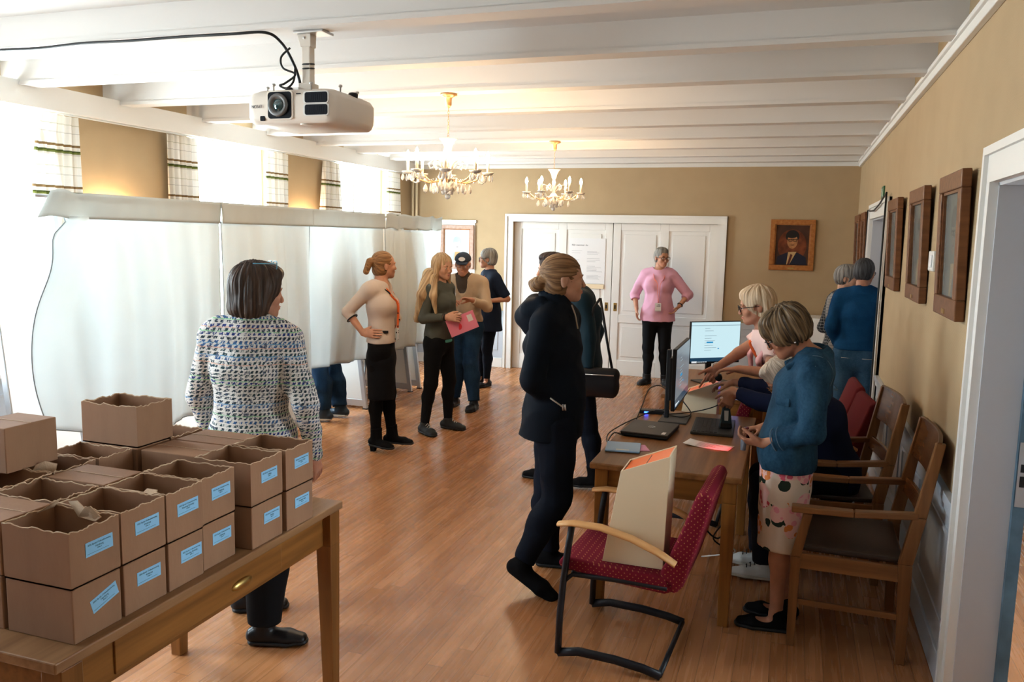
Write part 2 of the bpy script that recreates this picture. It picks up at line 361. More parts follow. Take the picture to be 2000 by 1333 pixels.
# the double sliding door
t = struct(empty('door_1', (0, YB, 0)))
q = MB()
for a, s_ in ((DB0, 1), (DB1, -1)):
    lo, hi = sorted((a, a-s_*.11)); q.box(lo, hi, -.02, 0, 0, DBZ-.0005)
    o_ = a-s_*.11; lo, hi = sorted((o_, o_+s_*.03)); q.box(lo, hi, -.035, 0, 0, DBZ+.0695)
q.box(DB0-.11, DB1+.11, -.02, 0, DBZ, DBZ+.10); q.box(DB0-.11, DB1+.11, -.035, 0, DBZ+.07, DBZ+.10)
q.build('door_casing', 'white', t)
MID = -2.262
for k, (a, b_) in enumerate(((DB0, MID-.004), (MID+.004, DB1))):
    q = MB(); yo = .06
    q.box(a, b_, yo+.012, yo+.04, 0, DBZ)
    cols = [(a, a+.10), ((a+b_)/2-.055, (a+b_)/2+.055), (b_-.10, b_)]
    for c0, c1 in cols: q.box(c0, c1, yo, yo+.02, 0, DBZ)
    for z0, z1 in ((0, .20), (.70, .81), (1.905, DBZ)):
        q.box(cols[0][1], cols[1][0], yo, yo+.02, z0, z1); q.box(cols[1][1], cols[2][0], yo, yo+.02, z0, z1)
    for c0, c1 in ((cols[0][1], cols[1][0]), (cols[1][1], cols[2][0])):
        for z0, z1 in ((.20, .70), (.81, 1.905)): q.box(c0+.05, c1-.05, yo+.004, yo+.02, z0+.05, z1-.05)
    lf = q.build('door_leaf', 'white', t, bevel=.004)
    hx = b_-.055 if k == 0 else a+.055
    h = MB(); h.box(hx-.022, hx+.022, yo-.004, yo+.002, .87, 1.0) if False else h.box(hx-.022, hx+.022, yo-.004, yo+.002, .85, .96); h.build('pull_plate', 'brass', lf, bevel=.002)
    h = MB(); h.box(hx-.009, hx+.009, yo-.006, yo-.003, .88, .93); h.build('pull_recess', 'black', lf)
# vertical heating pipes in the back left corner
for x, pl_ in ((-5.09, 'cream vertical heating pipe tight in the far left corner'), (-5.03, 'cream vertical heating pipe just right of its twin in the far left corner')):
    q = MB(); q.tube([(x, YB-.06, 0), (x, YB-.06, 2.62)], .017, 10); tag(q.build('heating_pipe', 'cream'), pl_, 'pipe', 'heating pipes in the corner')
# ------------------------------------------------------------------ fabrics of the window curtains and booth curtains
def check_curtain_mat():
    m = mat('checked_curtain_fabric', (.85, .8, .74), .9); n, l, b = nodes(m)
    v, x, y, z = xyz(n, l, 'Object')
    zz = mth(n, l, 'FRACT', mth(n, l, 'MULTIPLY', z, 1/.30))
    c = ramp(n, l, zz, [(0, (.62, .58, .52)), (.04, (.12, .14, .03)), (.085, (.05, .065, .012)), (.12, (.72, .68, .62)), (.17, (.78, .75, .70)), (.20, (.20, .12, .05)), (.235, (.16, .10, .04)), (.26, (.80, .78, .74)), (.52, (.55, .53, .5)), (.54, (.8, .78, .74)), (.70, (.8, .76, .70)), (.72, (.5, .5, .4)), (.735, (.8, .77, .71))], 'CONSTANT')
    yy = mth(n, l, 'FRACT', mth(n, l, 'MULTIPLY', y, 1/.13))
    c2 = ramp(n, l, yy, [(0, (1, 1, 1)), (.8, (.82, .78, .72)), (.9, (.95, .93, .9))], 'CONSTANT')
    mm = n.new('ShaderNodeMix'); mm.data_type = 'RGBA'; mm.blend_type = 'MULTIPLY'; mm.inputs[0].default_value = 1; l.new(c, mm.inputs[6]); l.new(c2, mm.inputs[7])
    cloth(m, mm.outputs[2], .05); return m
def cloth(m, colsock, tr):                 # diffuse + translucent cloth
    n, l, b = nodes(m); o = n['Material Output']
    l.new(colsock, b.inputs['Base Color'])
    t = n.new('ShaderNodeBsdfTranslucent'); l.new(colsock, t.inputs[0]); s = n.new('ShaderNodeMixShader'); s.inputs[0].default_value = tr
    l.new(b.outputs[0], s.inputs[1]); l.new(t.outputs[0], s.inputs[2]); l.new(s.outputs[0], o.inputs[0])
def sheet_mat(name, col, tr):
    m = mat(name, col, .85, bump=.12, bscale=9, vstretch=(1, 1, .35)); n, l, b = nodes(m)
    c = n.new('ShaderNodeRGB'); c.outputs[0].default_value = (*col, 1); cloth(m, c.outputs[0], tr); return m
M['check'] = check_curtain_mat()
M['booth'] = sheet_mat('thin_white_cotton', (.78, .82, .82), .44)
M['band'] = sheet_mat('doubled_grey_cotton', (.58, .60, .58), .32)
M['panel'] = sheet_mat('white_partition_board', (.88, .86, .82), .25)
M['piping'] = mat('grey_piping', (.25, .30, .32), .8)

def wavy(y0, y1, z0, z1, x, amp, waves, ny=60, nz=24, ph=0, pinch=0, fn=None):
    vs = []; fs = []
    for j in range(nz+1):
        t = j/nz; z = z1+(z0-z1)*t
        for i in range(ny+1):
            u = i/ny; y = y0+(y1-y0)*u
            a = amp*(.35+.65*min(1, t*2.2))
            dx = a*math.sin(2*PI*waves*u+ph+.6*math.sin(3*u+t))+.35*a*math.sin(2*PI*waves*2.3*u+1.7*t+ph)
            yc = (y0+y1)/2; yy = yc+(y-yc)*(1-pinch*math.sin(PI*min(1, t*.9)))
            p = [x+dx, yy, z]
            if fn: p = fn(u, t, p)
            vs.append(p)
    for j in range(nz):
        for i in range(ny):
            a = j*(ny+1)+i; fs.append((a, a+1, a+ny+2, a+ny+1))
    return vs, fs
n_ = 0
CL = ['checked curtain at the far edge of the window nearest the photographer', 'gathered checked curtain left of the middle window, above the first booth', 'checked curtain right of the middle window, above the second booth',
      'checked curtain left of the far window, above the third booth', 'narrow checked curtain in the far left corner beside the pipes', 'checked curtain at the near edge of the nearest window']
for k, (y0, y1) in enumerate([(4.50, 4.83), (5.72, 6.12), (7.10, 7.50), (8.12, 8.56), (9.72, 10.05), (2.7, 3.1)]):
    def flare(u, t, p, k=k):
        if k == 0: p[1] -= .10*(1-u)*math.sin(PI*min(1, t*1.6))
        if k == 3: p[1] += (.5-u)*.12*(1-min(1, t*3))
        return p
    vs, fs = wavy(y0, y1, .82, 2.60, -5.075, .030, 5.5, 70, 20, k*1.3, .0, flare)
    q = MB().add(vs, fs, True).build('window_curtain', 'check', origin=(-5.075, (y0+y1)/2, .82))
    tag(q, CL[k], 'curtain', 'checked window curtains')
q = MB(); q.tube([(-5.075, YF+.1, 2.612), (-5.075, YB-.1, 2.612)], .008, 8); q.build('curtain_track', 'white')['label'] = 'white curtain track under the long beam above the windows'
bpy.data.objects['curtain_track']['category'] = 'curtain rail'

# ------------------------------------------------------------------ wall lamps between the windows
M['bulb'] = mat('lit_candle_bulb', (1, .8, .5), .4, emis=(1.0, .68, .38), estr=300)
M['sleeve'] = mat('candle_sleeve', (.75, .66, .52), .5)
for k, (y, lb) in enumerate(((5.15, 'lit twin candle wall lamp between the two nearer windows, behind the first booth'), (7.85, 'lit twin candle wall lamp between the middle and far windows'))):
    t = thing('wall_lamp', (XL, y, 1.82), 0, lb, 'wall lamp', 'candle wall lamps')
    q = MB(); q.lathe([(.045, 0), (.05, .008), (.03, .02), (1e-5, .025)], T=Matrix.Translation((0, 0, 0)) @ Matrix.Rotation(PI/2, 4, 'Y'), n=16)
    for s_ in (-1, 1): q.tube([(.02, 0, 0), (.05, s_*.03, -.03), (.08, s_*.07, -.02), (.085, s_*.085, .02)], .005, 8); q.lathe([(.008, .02), (.022, .026), (.018, .03)], (.085, s_*.085, 0), 12)
    q.build('bracket', 'brass', t)
    for s_ in (-1, 1):
        MB().lathe([(.010, .03), (.010, .09)], (.085, s_*.085, 0), 12).build('candle_sleeve', 'sleeve', t)
        MB().lathe([(.006, .09), (.015, .105), (.016, .12), (.008, .145), (1e-5, .16)], (.085, s_*.085, 0), 12).build('bulb', 'bulb', t)

# ------------------------------------------------------------------ polling booths
CX = -4.07
def booth_x(z): return -4.065-.13*z
PL = ['white booth partition at the open near end of the row', 'white booth partition between the first and second booths', 'white booth partition between the second and third booths, its steel foot showing',
      'white booth partition at the far side of the third booth, behind the woman in the black skirt', 'white booth partition beside the seated voter in the last booth', 'white booth partition closing the far end of the row']
for k, y in enumerate([3.9, 5.10, 6.30, 7.36, 8.40, 8.64]):
    t = thing('booth_partition', (CX, y, 0), 0, PL[k], 'partition', 'polling booth partitions')
    def xb(z): return -.62-.11*z
    def xf(z): return -.0-.13*z
    pz0, pz1 = .10, 1.96
    q = MB(); q.hexa([(xb(pz0), -.008, pz0), (xf(pz0)-.03, -.008, pz0), (xf(pz0)-.03, .008, pz0), (xb(pz0), .008, pz0)], [(xb(pz1), -.008, pz1), (xf(pz1)-.03, -.008, pz1), (xf(pz1)-.03, .008, pz1), (xb(pz1), .008, pz1)]); q.build('panel', 'panel', t)
    for fx in (xf, xb):
        q = MB(); q.hexa([(fx(0)-.045, -.016, .0), (fx(0), -.016, .0), (fx(0), .016, .0), (fx(0)-.045, .016, .0)], [(fx(1.98)-.045, -.016, 1.98), (fx(1.98), -.016, 1.98), (fx(1.98), .016, 1.98), (fx(1.98)-.045, .016, 1.98)]); q.build('upright', 'alu', t, bevel=.003)
        q = MB(); q.box(fx(0)-.05, fx(0)+.005, -.02, .02, 0, .012); q.build('rubber_foot', 'black', t)
    MB().box(xb(0), xf(0)-.02, -.014, .014, .03, .10).build('bottom_rail', 'alu', t, bevel=.003)
    MB().box(xb(1.98), xf(1.98)-.02, -.018, .018, 1.945, 1.99).build('top_rail', 'alu', t, bevel=.003)
t = thing('curtain_rail', (CX, 6.4, 1.975), 0, 'thin metal rail carrying the booth curtains', 'rail')
MB().tube([(0, -2.85, 0), (0, 2.75, 0)], .010, 8).build('rail_tube', 'alu', t)
q = MB()
for y in (3.9, 5.1, 6.3, 7.36, 8.4, 8.64): q.box(-.30, .0, y-6.4-.01, y-6.4+.01, -.02, 0)
q.build('rail_arm', 'alu', t)
CD = [(3.62, 5.082, .48, 'white curtain of the nearest polling booth, swept aside at its left edge'), (5.088, 6.302, .50, 'white curtain of the second polling booth, behind the woman in the tweed jacket'),
      (6.308, 7.645, .56, 'white curtain of the third polling booth, over a pair of legs in blue trousers'), (7.69, 9.10, .55, 'white curtain of the last polling booth, bunched at both edges')]
for k, (y0, y1, zb, lb) in enumerate(CD):
    def fn(u, t, p, k=k):
        if k == 0:                              # swept-back free edge, bulging out at mid height
            s_ = max(0, 1-u/.42)**1.5
            p[1] += (-.16*math.sin(PI*t)**1 - .06*t)*s_+.10*s_*math.exp(-((t-.02)/.05)**2)
            p[0] += .16*s_*math.exp(-((t-.22)/.16)**2)*math.sin(7*u+.5)+.05*s_*math.sin(18*u+5*t)
            p[2] += .45*max(0, .32-u)*t
            p[0] += .10*math.exp(-((u-.45)/.3)**2)*t*(1-.3*t)
        if k == 3:
            p[2] -= .02*math.sin(PI*u)*(1-t); p[0] += .03*math.sin(9*u)*(1-t)
        if k in (1, 2): p[2] += .02*math.sin(2.6*u+k)*t
        p[0] += .05*math.sin(PI*u)*math.sin(PI*t*.9)
        return p
    vs, fs = wavy(y0, y1, zb, 1.865, CX+.02, [.028, .032, .028, .036][k], [4, 3.3, 3.5, 5][k], 96, 36, k*2.1, 0, fn)
    q = MB().add(vs, fs, True).build('booth_curtain', 'booth', origin=(CX, y0, zb), solid=.0012)
    tag(q, lb, 'curtain', 'polling booth curtains')
    def fb(u, t, p, k=k):
        if k == 0: p[1] += (-.10*max(0, 1-u/.15))*t; p[0] += .035*math.sin(30*u)*max(0, .22-u)*4; p[2] += .02*math.sin(34*u)*max(0, .2-u)*4
        if k == 3: p[2] += .018*math.sin(26*u)*(.3+abs(u-.5)); p[0] += .02*math.sin(19*u)
        p[0] += .010*math.sin(5*u+2*k)*t
        return p
    vs, fs = wavy(y0-.005, y1+.005, 1.85, 2.005, CX+.044, .006, 4, 80, 8, k, 0, fb)
    o_ = (CX, y0, zb)
    c = MB().add([(a-o_[0], b_-o_[1], c_-o_[2]) for a, b_, c_ in vs], fs, True).build('header_band', 'band', q, solid=.002)
    edge = [(p[0], p[1], p[2]) for p in wavy(y0, y1, zb, 1.865, CX+.02, [.028, .032, .028, .036][k], [4, 3.3, 3.5, 5][k], 96, 36, k*2.1, 0, fn)[0]]
    col = [edge[j*97] for j in range(37)]+[edge[36*97+i] for i in range(0, 97, 3)]
    MB().tube([(a-o_[0]+.002, b_-o_[1], c_-o_[2]) for a, b_, c_ in col], .0035, 6).build('piping', 'piping', q)

# ------------------------------------------------------------------ the pine table and its cartons
t = thing('pine_table', (-2.02, 2.06, 0), 0, 'old pine table with brass drawer pull carrying the cardboard cartons', 'table')
TX0, TX1, TY0, TY1 = -.40, .40, -.66, .67
q = MB(); q.box(TX0, TX1, TY0, TY1, .728, .757); q.build('table_top', 'pinetop', t, bevel=.004)
for x_ in (TX1-.06, TX0+.035): MB().box(x_, x_+.025, TY0+.08, TY1-.08, .60, .728).build('apron', 'pine', t)
for y_ in (TY1-.08, TY0+.055): MB().box(TX0+.06, TX1-.06, y_, y_+.025, .60, .728).build('end_apron', 'pine', t)
q = MB(); q.box(TX1-.036, TX1-.028, -.45, .30, .615, .715); dr = q.build('drawer', 'pine', t, bevel=.002)
q = MB(); q.sph((TX1-.028, .08, .655), 1, 16, 8, (.012, .052, .018)); q.build('drawer_pull', 'brass', dr)
for x in (TX0+.035, TX1-.035):
    for y in (TY0+.05, TY1-.055):
        sx_ = 1 if x > 0 else -1; sy_ = 1 if y > 0 else -1
        q = MB(); a = .033
        q.hexa([(x-.024+sx_*.006, y-.024+sy_*.006, 0), (x+.024+sx_*.006, y-.024+sy_*.006, 0), (x+.024+sx_*.006, y+.024+sy_*.006, 0), (x-.024+sx_*.006, y+.024+sy_*.006, 0)],
               [(x-a, y-a, .60), (x+a, y-a, .60), (x+a, y+a, .60), (x-a, y+a, .60)]); q.box(x-a, x+a, y-a, y+a, .60, .728)
        q.build('leg', 'pine_z', t, bevel=.003)
rnd = random.Random(4)
def carton(name, x0, x1, y0, y1, z0, z1, open_, label, grp, lab=None, torn=.0022):
    cx, cy = (x0+x1)/2, (y0+y1)/2; t = thing(name, (cx, cy, z0), 0, label, 'box', grp)
    hx, hy, H, th = (x1-x0)/2, (y1-y0)/2, z1-z0, .004
    q = MB()
    if not open_:
        q.box(-hx, hx, -hy, hy, 0, H-.001); q.build('carton_body', 'card', t, bevel=.003)
        q = MB(); q.box(-hx+.001, hx-.001, -.0012, .0012, H-.0005, H+.0006); q.build('flap_seam', 'card_in', t)
    else:
        q.box(-hx, hx, -hy, hy, 0, th)
        def wall(p, q_, inn):              # torn-top wall from p to q_
            k = 22; P = Vector((*p, 0)); Q = Vector((*q_, 0)); I = Vector((*inn, 0))*th; ps = []
            hs = []
            for i in range(k+1):
                hs.append(H+rnd.uniform(-torn, torn*.6)+torn*.9*math.sin(i*.7+rnd.random()))
            hs[0] = hs[-1] = H
            vs = []
            for i in range(k+1):
                a = P.lerp(Q, i/k)
                vs += [a+Vector((0, 0, 0)), a+I, a+Vector((0, 0, hs[i])), a+I+Vector((0, 0, hs[i]-.002))]
            fs = []
            for i in range(k):
                a, b_ = 4*i, 4*i+4
                fs += [(a, b_, b_+2, a+2), (a+1, a+3, b_+3, b_+1), (a+2, b_+2, b_+3, a+3)]
            q.add(vs, fs)
            return [P.lerp(Q, i/k)+I*.5+Vector((0, 0, hs[i])) for i in range(k+1)]
        e = [wall((-hx, -hy), (hx, -hy), (0, 1)), wall((hx, -hy), (hx, hy), (-1, 0)), wall((hx, hy), (-hx, hy), (0, -1)), wall((-hx, hy), (-hx, -hy), (1, 0))]
        q.build('carton_body', 'card', t)
        q = MB()
        for pts in e: q.tube(pts, .0022, 5)
        q.build('torn_edge', 'card_in', t)
    if lab:
        T = frame_T((hx+.0006, lab[1]*hy*.25+.006, H*.60), (0, math.cos(lab[0]), math.sin(lab[0])), (0, -math.sin(lab[0]), math.cos(lab[0])))
        q = MB(); q.box(-.044, .044, -.019, .019, 0, .0006, T); L = q.build('label', 'label', t)
        T2 = T @ Matrix.Translation((.0, .0, .0009))
        for (dy, s_, tx) in ((.0105, .0062, '2022 Byråd / Folkeafstemning'), (.0025, .0075, lab[2]), (-.004, .005, 'Æske %d' % rnd.randint(1, 9))):
            text_obj('label_text', tx, s_, T2 @ Matrix.Translation((0, dy, 0)), 'ink2', L, ext=.0001)
        q = MB(); q.box(-.040, .030, -.0125, -.0118, .0008, .001, T); q.build('label_rule', 'ink2', L)
    return t
Z = [.757, .902, 1.047, 1.190]
CY = [(1.485, 1.644), (1.652, 1.812), (1.818, 1.968), (1.974, 2.130), (2.172, 2.345), (2.360, 2.528)]
CX1 = [-1.650, -1.655, -1.652, -1.660, -1.628, -1.622]
NM = ['Herborg', 'Vedersø', 'Stauning Kirkeby', 'Dejbjerg', 'Velling', 'Hemmet Sogn']
OT = ['nearest the camera', 'second from the near end', 'third from the near end', 'fourth from the near end', 'fifth from the near end', 'at the far end of the row']
for c in range(6):
    y0, y1 = CY[c]; x1 = CX1[c]+rnd.uniform(-.003, .003)
    lo = carton('carton', x1-.222, x1, y0+.002, y1-.002, Z[0], Z[1]-.0005, False, 'closed brown carton in the bottom front row, %s' % OT[c], 'labelled cartons in the front row', (.0 if c else .28, .3 if c % 2 else .8, NM[c]))
    up = carton('carton', x1-.222, x1, y0, y1, Z[1], Z[2], True, 'open-topped brown carton in the upper front row, %s' % OT[c], 'labelled cartons in the front row', (.02, .3, NM[c]))
for r_, xb in ((1, -1.888), (2, -2.118)):
    for c in range(6):
        y0, y1 = CY[c]
        lb = 'brown carton at the bottom of the stack behind the nearest labelled carton' if (r_, c) == (1, 0) else 'brown carton at table level hidden behind the front row of cartons'
        carton('carton', xb-.222, xb, y0+.002, y1-.002, Z[0], Z[1]-.0005, False, lb, 'cartons under the rear rows')
def up2(x0, x1, y0, y1, op, lb, z=1): return carton('carton', x0, x1, y0, y1, Z[z], Z[z+1], op, lb, 'upper rear cartons', torn=.003)
up2(-2.110, -1.888, 1.490, 1.650, False, 'closed brown carton with sunlit lid directly behind the nearest open one')
up2(-2.112, -1.890, 1.654, 1.812, True, 'open carton in the second row, behind the second labelled carton')
c_ = up2(-2.112, -1.890, 1.832, 1.985, False, 'closed carton with bright lid in the middle of the stack')
up2(-2.086, -1.850, 2.186, 2.345, False, 'closed carton beside the topmost open carton, towards the room')
up2(-2.085, -1.850, 2.352, 2.520, False, 'closed carton at the far end of the second row, by the tweed jacket')
up2(-2.345, -2.120, 1.690, 1.858, True, 'open carton at the left edge of the photo in the back row')
tf = up2(-2.345, -2.120, 1.864, 2.025, True, 'open carton with a torn flap standing up inside, back row')
up2(-2.345, -2.118, 2.036, 2.180, True, 'open carton in front of the topmost one, ragged rim, back row')
up2(-2.345, -2.105, 2.186, 2.345, False, 'closed carton carrying the topmost open carton')
up2(-2.330, -2.105, 2.352, 2.520, True, 'open carton at the far end of the back row')
up2(-2.352, -2.108, 2.195, 2.365, True, 'topmost open carton standing alone on the stack', 2)
up2(-2.40, -2.235, 1.80, 1.985, False, 'closed carton with blown-out white lid at the left edge', 2)
M['card_flap'] = M['card']
def flap(parent, pts, nm='torn_flap'):
    me = MB(); k = len(pts); me.add([Vector(p) for p in pts]+[Vector(p)+Vector((.002, .002, 0)) for p in pts], [tuple(range(k)), tuple(range(2*k-1, k-1, -1))]+[(i, i+k, (i+1) % k+k, (i+1) % k) for i in range(k)])
    me.build(nm, 'card_in', parent)
flap(tf, [(.0, -.05, .06), (.03, -.02, .07), (.035, .0, .145), (.02, -.03, .160), (.0, -.045, .15), (-.01, -.06, .12)])
fr = [o for o in bpy.data.objects if o.get('label') == 'open-topped brown carton in the upper front row, nearest the camera'][0]
flap(fr, [(.05, .06, .125), (-.02, .072, .125), (-.05, .07, .165), (-.01, .06, .175), (.02, .055, .160), (.04, .055, .168), (.07, .06, .140)])
flap(fr, [(-.108, .02, .14), (-.108, .075, .14), (-.085, .077, .168), (-.09, .05, .160)])
fr = [o for o in bpy.data.objects if o.get('label') == 'open-topped brown carton in the upper front row, third from the near end'][0]
flap(fr, [(.0, -.07, .12), (.07, -.072, .13), (.06, -.055, .150), (.02, -.05, .148)])
# ------------------------------------------------------------------ working desks
def desk(x0, x1, y0, y1, label):
    t = thing('work_desk', ((x0+x1)/2, (y0+y1)/2, 0), 0, label, 'desk', 'oak work desks'); a, c = (x1-x0)/2, (y1-y0)/2
    MB().box(-a, a, -c, c, .70, .73).build('desk_top', 'desktop', t, bevel=.007)
    for y in (-c+.04, c-.065): MB().box(-a+.07, a-.07, y, y+.022, .59, .70).build('end_apron', 'desk_x', t)
    for x in (-a+.05, a-.072): MB().box(x, x+.022, -c+.06, c-.06, .59, .70).build('side_apron', 'desktop', t)
    for x in (-a+.055, a-.055):
        for y in (-c+.055, c-.055):
            q = MB(); r_ = .032; s_ = .024
            q.hexa([(x-s_, y-s_, 0), (x+s_, y-s_, 0), (x+s_, y+s_, 0), (x-s_, y+s_, 0)], [(x-r_, y-r_, .60), (x+r_, y-r_, .60), (x+r_, y+r_, .60), (x-r_, y+r_, .60)]); q.box(x-r_, x+r_, y-r_, y+r_, .60, .70)
            q.build('leg', 'desk_z', t, bevel=.003)
    return t
desk(-.875, -.165, 3.75, 5.14, 'nearer worn oak desk with the closed laptop and side-on monitor on it')
desk(-.83, -.12, 5.66, 6.90, 'far worn oak desk with the lit white monitor on it')
# monitor, seen nearly edge on
def screen_mat(name, base, strength, dim=False):
    m = mat(name, (.02, .02, .02), .25); n, l, b = nodes(m)
    v, x, y, z = xyz(n, l, 'Object')
    zz = mth(n, l, 'ADD', z, 0)
    bar = mth(n, l, 'LESS_THAN', z, -.115); b.inputs['Emission Strength'].default_value = strength
    line = mth(n, l, 'MULTIPLY', mth(n, l, 'GREATER_THAN', z, .128), mth(n, l, 'LESS_THAN', z, .131))
    c1 = mixc(n, l, bar, base, (.010, .05, .10)); c2 = mixc(n, l, line, c1, (.1, .15, .2))
    l.new(c2, b.inputs['Emission Color']); return m
M['scrA'] = screen_mat('grey_glare_screen', (.17, .20, .23), .55)
M['scrB'] = screen_mat('lit_white_screen', (.62, .86, .93), .60)
M['uiblue'] = mat('screen_blue', (.02, .25, .5), .4, emis=(.03, .30, .62), estr=.5)
M['uigrey'] = mat('screen_grey_text', (.1, .15, .2), .4, emis=(.30, .42, .48), estr=.5)
M['uiwhite'] = mat('screen_white_icon', (.5, .5, .5), .4, emis=(.8, .9, .95), estr=.5)
M['bluelight'] = mat('blue_led', (.02, .05, .9), .3, emis=(.02, .08, 1.0), estr=10)
def monitor(loc, rz, wd, ht, zc, label, scr, colx=0, col_h=.42):
    # local: screen faces -y
    t = thing('monitor', (loc[0], loc[1], .73), rz, label, 'monitor', None)
    q = MB(); q.box(-wd/2, wd/2, 0, .022, zc-ht/2, zc+ht/2); q.box(-wd/2+.06, wd/2-.06, .02, .045, zc-ht/2+.05, zc+ht/2-.06); q.build('housing', 'black', t, bevel=.003)
    s_ = MB().box(-wd/2+.006, wd/2-.006, -.0015, .001, -(ht/2)+.016, ht/2-.006).build('screen', scr, t, origin=None); s_.location = (0, 0, zc)
    tx = MB()
    for i in range(9): tx.box(-wd*.22, -wd*.22+wd*(.10+.17*((i*7) % 5)/5), -.0025, -.0016, .105-i*.018-(.02 if i > 1 else 0), .108-i*.018-(.02 if i > 1 else 0))
    tx.build('page_text', 'uigrey', s_)
    tx = MB(); tx.box(-wd*.18, -wd*.05, -.0028, -.0016, -.005, .007); tx.box(.02, .032, -.0028, -.0016, -.05, -.042); tx.build('page_button', 'uiblue', s_)
    tx = MB(); tx.box(-wd*.46, -wd*.36, -.0028, -.0016, -.153, -.140)
    for i in range(5): tx.box(-wd*.34+i*.017, -wd*.34+.008+i*.017, -.0028, -.0016, -.150, -.143)
    tx.build('taskbar_icons', 'uiwhite', s_)
    MB().box(-.022, .022, .070, .095, .008, col_h).build('stand_column', 'black', t, bevel=.004)
    MB().box(-.03, .03, .043, .072, zc-.04, zc+.05).build('stand_arm', 'black', t, bevel=.003)
    MB().box(-.13, .13, -.05, .115, 0, .010).build('stand_base', 'darkgrey', t, bevel=.003)
    return t
monitor((-.592, 4.885), PI/2, .60, .355, .285, 'black monitor seen side-on, its screen turned to the woman in the denim jacket', 'scrA')
monitor((-.53, 6.30), math.radians(38), .435, .32, .308, 'switched-on black monitor with a white page on the far desk', 'scrB', col_h=.36)
# the separate upright bar beside the first monitor is its raised stand: laptop, keyboard, folder, slips
t = thing('laptop', (-.70, 4.50, .73), math.radians(-4), 'closed black laptop on the near desk', 'laptop')
MB().box(-.135, .125, -.17, .15, .004, .018).build('laptop_base', 'black', t, bevel=.004)
ld = MB().box(-.135, .125, -.17, .15, .019, .029).build('laptop_lid', 'darkgrey', t, bevel=.004)
q = MB(); q.tube([(.018*math.cos(a), .018*math.sin(a), .0295) for a in [2*PI*i/24 for i in range(24)]], .0014, 6, closed=True)
q.box(-.008, -.002, -.006, .006, .029, .0296); q.box(.002, .008, -.006, .006, .029, .0296); q.build('round_emblem', 'steel', ld)
MB().box(.085, .105, -.15, -.10, .029, .0294).build('asset_sticker', 'paper', ld)
q = MB(); [q.box(x, x+.02, y, y+.02, 0, .004) for x in (-.12, .09) for y in (-.15, .12)]; q.build('feet', 'black', t)
M['key'] = mat('dark_keycap', (.028, .026, .026), .5)
t = thing('keyboard', (-.385, 4.75, .73), math.radians(2), 'open black laptop keyboard lying on the near desk beside the scanner', 'keyboard')
kb = MB().box(-.115, .115, -.21, .19, 0, .016).build('keyboard_body', 'darkgrey', t, bevel=.004)
q = MB()
for i in range(6):
    for j in range(15): q.box(-.102+i*.0225, -.102+i*.0225+.019, -.195+j*.0247, -.195+j*.0247+.021, .016, .0195)
q.build('keys', 'key', kb)
MB().box(.045, .108, -.06, .05, .0155, .0165).build('touch_pad', 'black', kb)
t = thing('document_folder', (-.765, 4.085, .73), math.radians(8), 'light blue plastic folder with a white label on the corner of the near desk', 'folder')
M['bluefolder'] = mat('light_blue_plastic', (.30, .50, .76), .3)
M['pinkpaper'] = mat('pink_paper', (.80, .38, .60), .6)
MB().box(-.10, .075, -.10, .085, .003, .012).build('cover', 'bluefolder', t, bevel=.003)
MB().box(-.045, .02, -.088, -.072, .012, .0126).build('title_label', 'paper', t)
t2 = MB().box(-.08, .08, -.06, .06, 0, .0025).build('pink_slip', 'pinkpaper', None); t2.location = (-.735, 4.10, .7301); t2.rotation_euler = (0, 0, math.radians(22))
tag(t2, 'pink slip of paper sticking out from under the light blue folder', 'paper')
def sheet(name, label, loc, rz, w_, h_, m='paper', curl=.01, cat='paper', z=.7305, text=True, grp=None):
    vs = []; fs = []
    for i in range(9):
        for j in range(7):
            u, v = i/8-.5, j/6-.5; vs.append((u*w_, v*h_, curl*(abs(u)*2)**2*(1 if u < 0 else .2)+.0005))
    for i in range(8):
        for j in range(6): a = i*7+j; fs.append((a, a+7, a+8, a+1))
    o = MB().add(vs, fs, True).build(name, m, solid=.0006); o.location = (*loc, z); o.rotation_euler = (0, 0, rz); tag(o, label, cat, grp)
    if text:
        q = MB()
        for k in range(7): q.box(-w_*.40, w_*(.05+.3*((k*5) % 7)/7), -h_*.36+k*h_*.11, -h_*.36+k*h_*.11+.0018, curl*.2+.001, curl*.2+.0014)
        q.build('printed_lines', 'ink', o)
    return o
sheet('voting_card', 'white printed voting card under the red scanner light on the near desk', (-.37, 4.31), math.radians(-12), .24, .12)
sheet('paper_sheet', 'white sheet of paper on the near edge of the far desk', (-.24, 5.72), math.radians(20), .24, .13)
sheet('paper_slip', 'small white slip at the right edge of the far desk', (-.17, 5.95), math.radians(-35), .12, .08, text=False)
sheet('paper_slips', 'pale papers lying on the far desk below the lit monitor', (-.66, 5.74), math.radians(10), .20, .14)
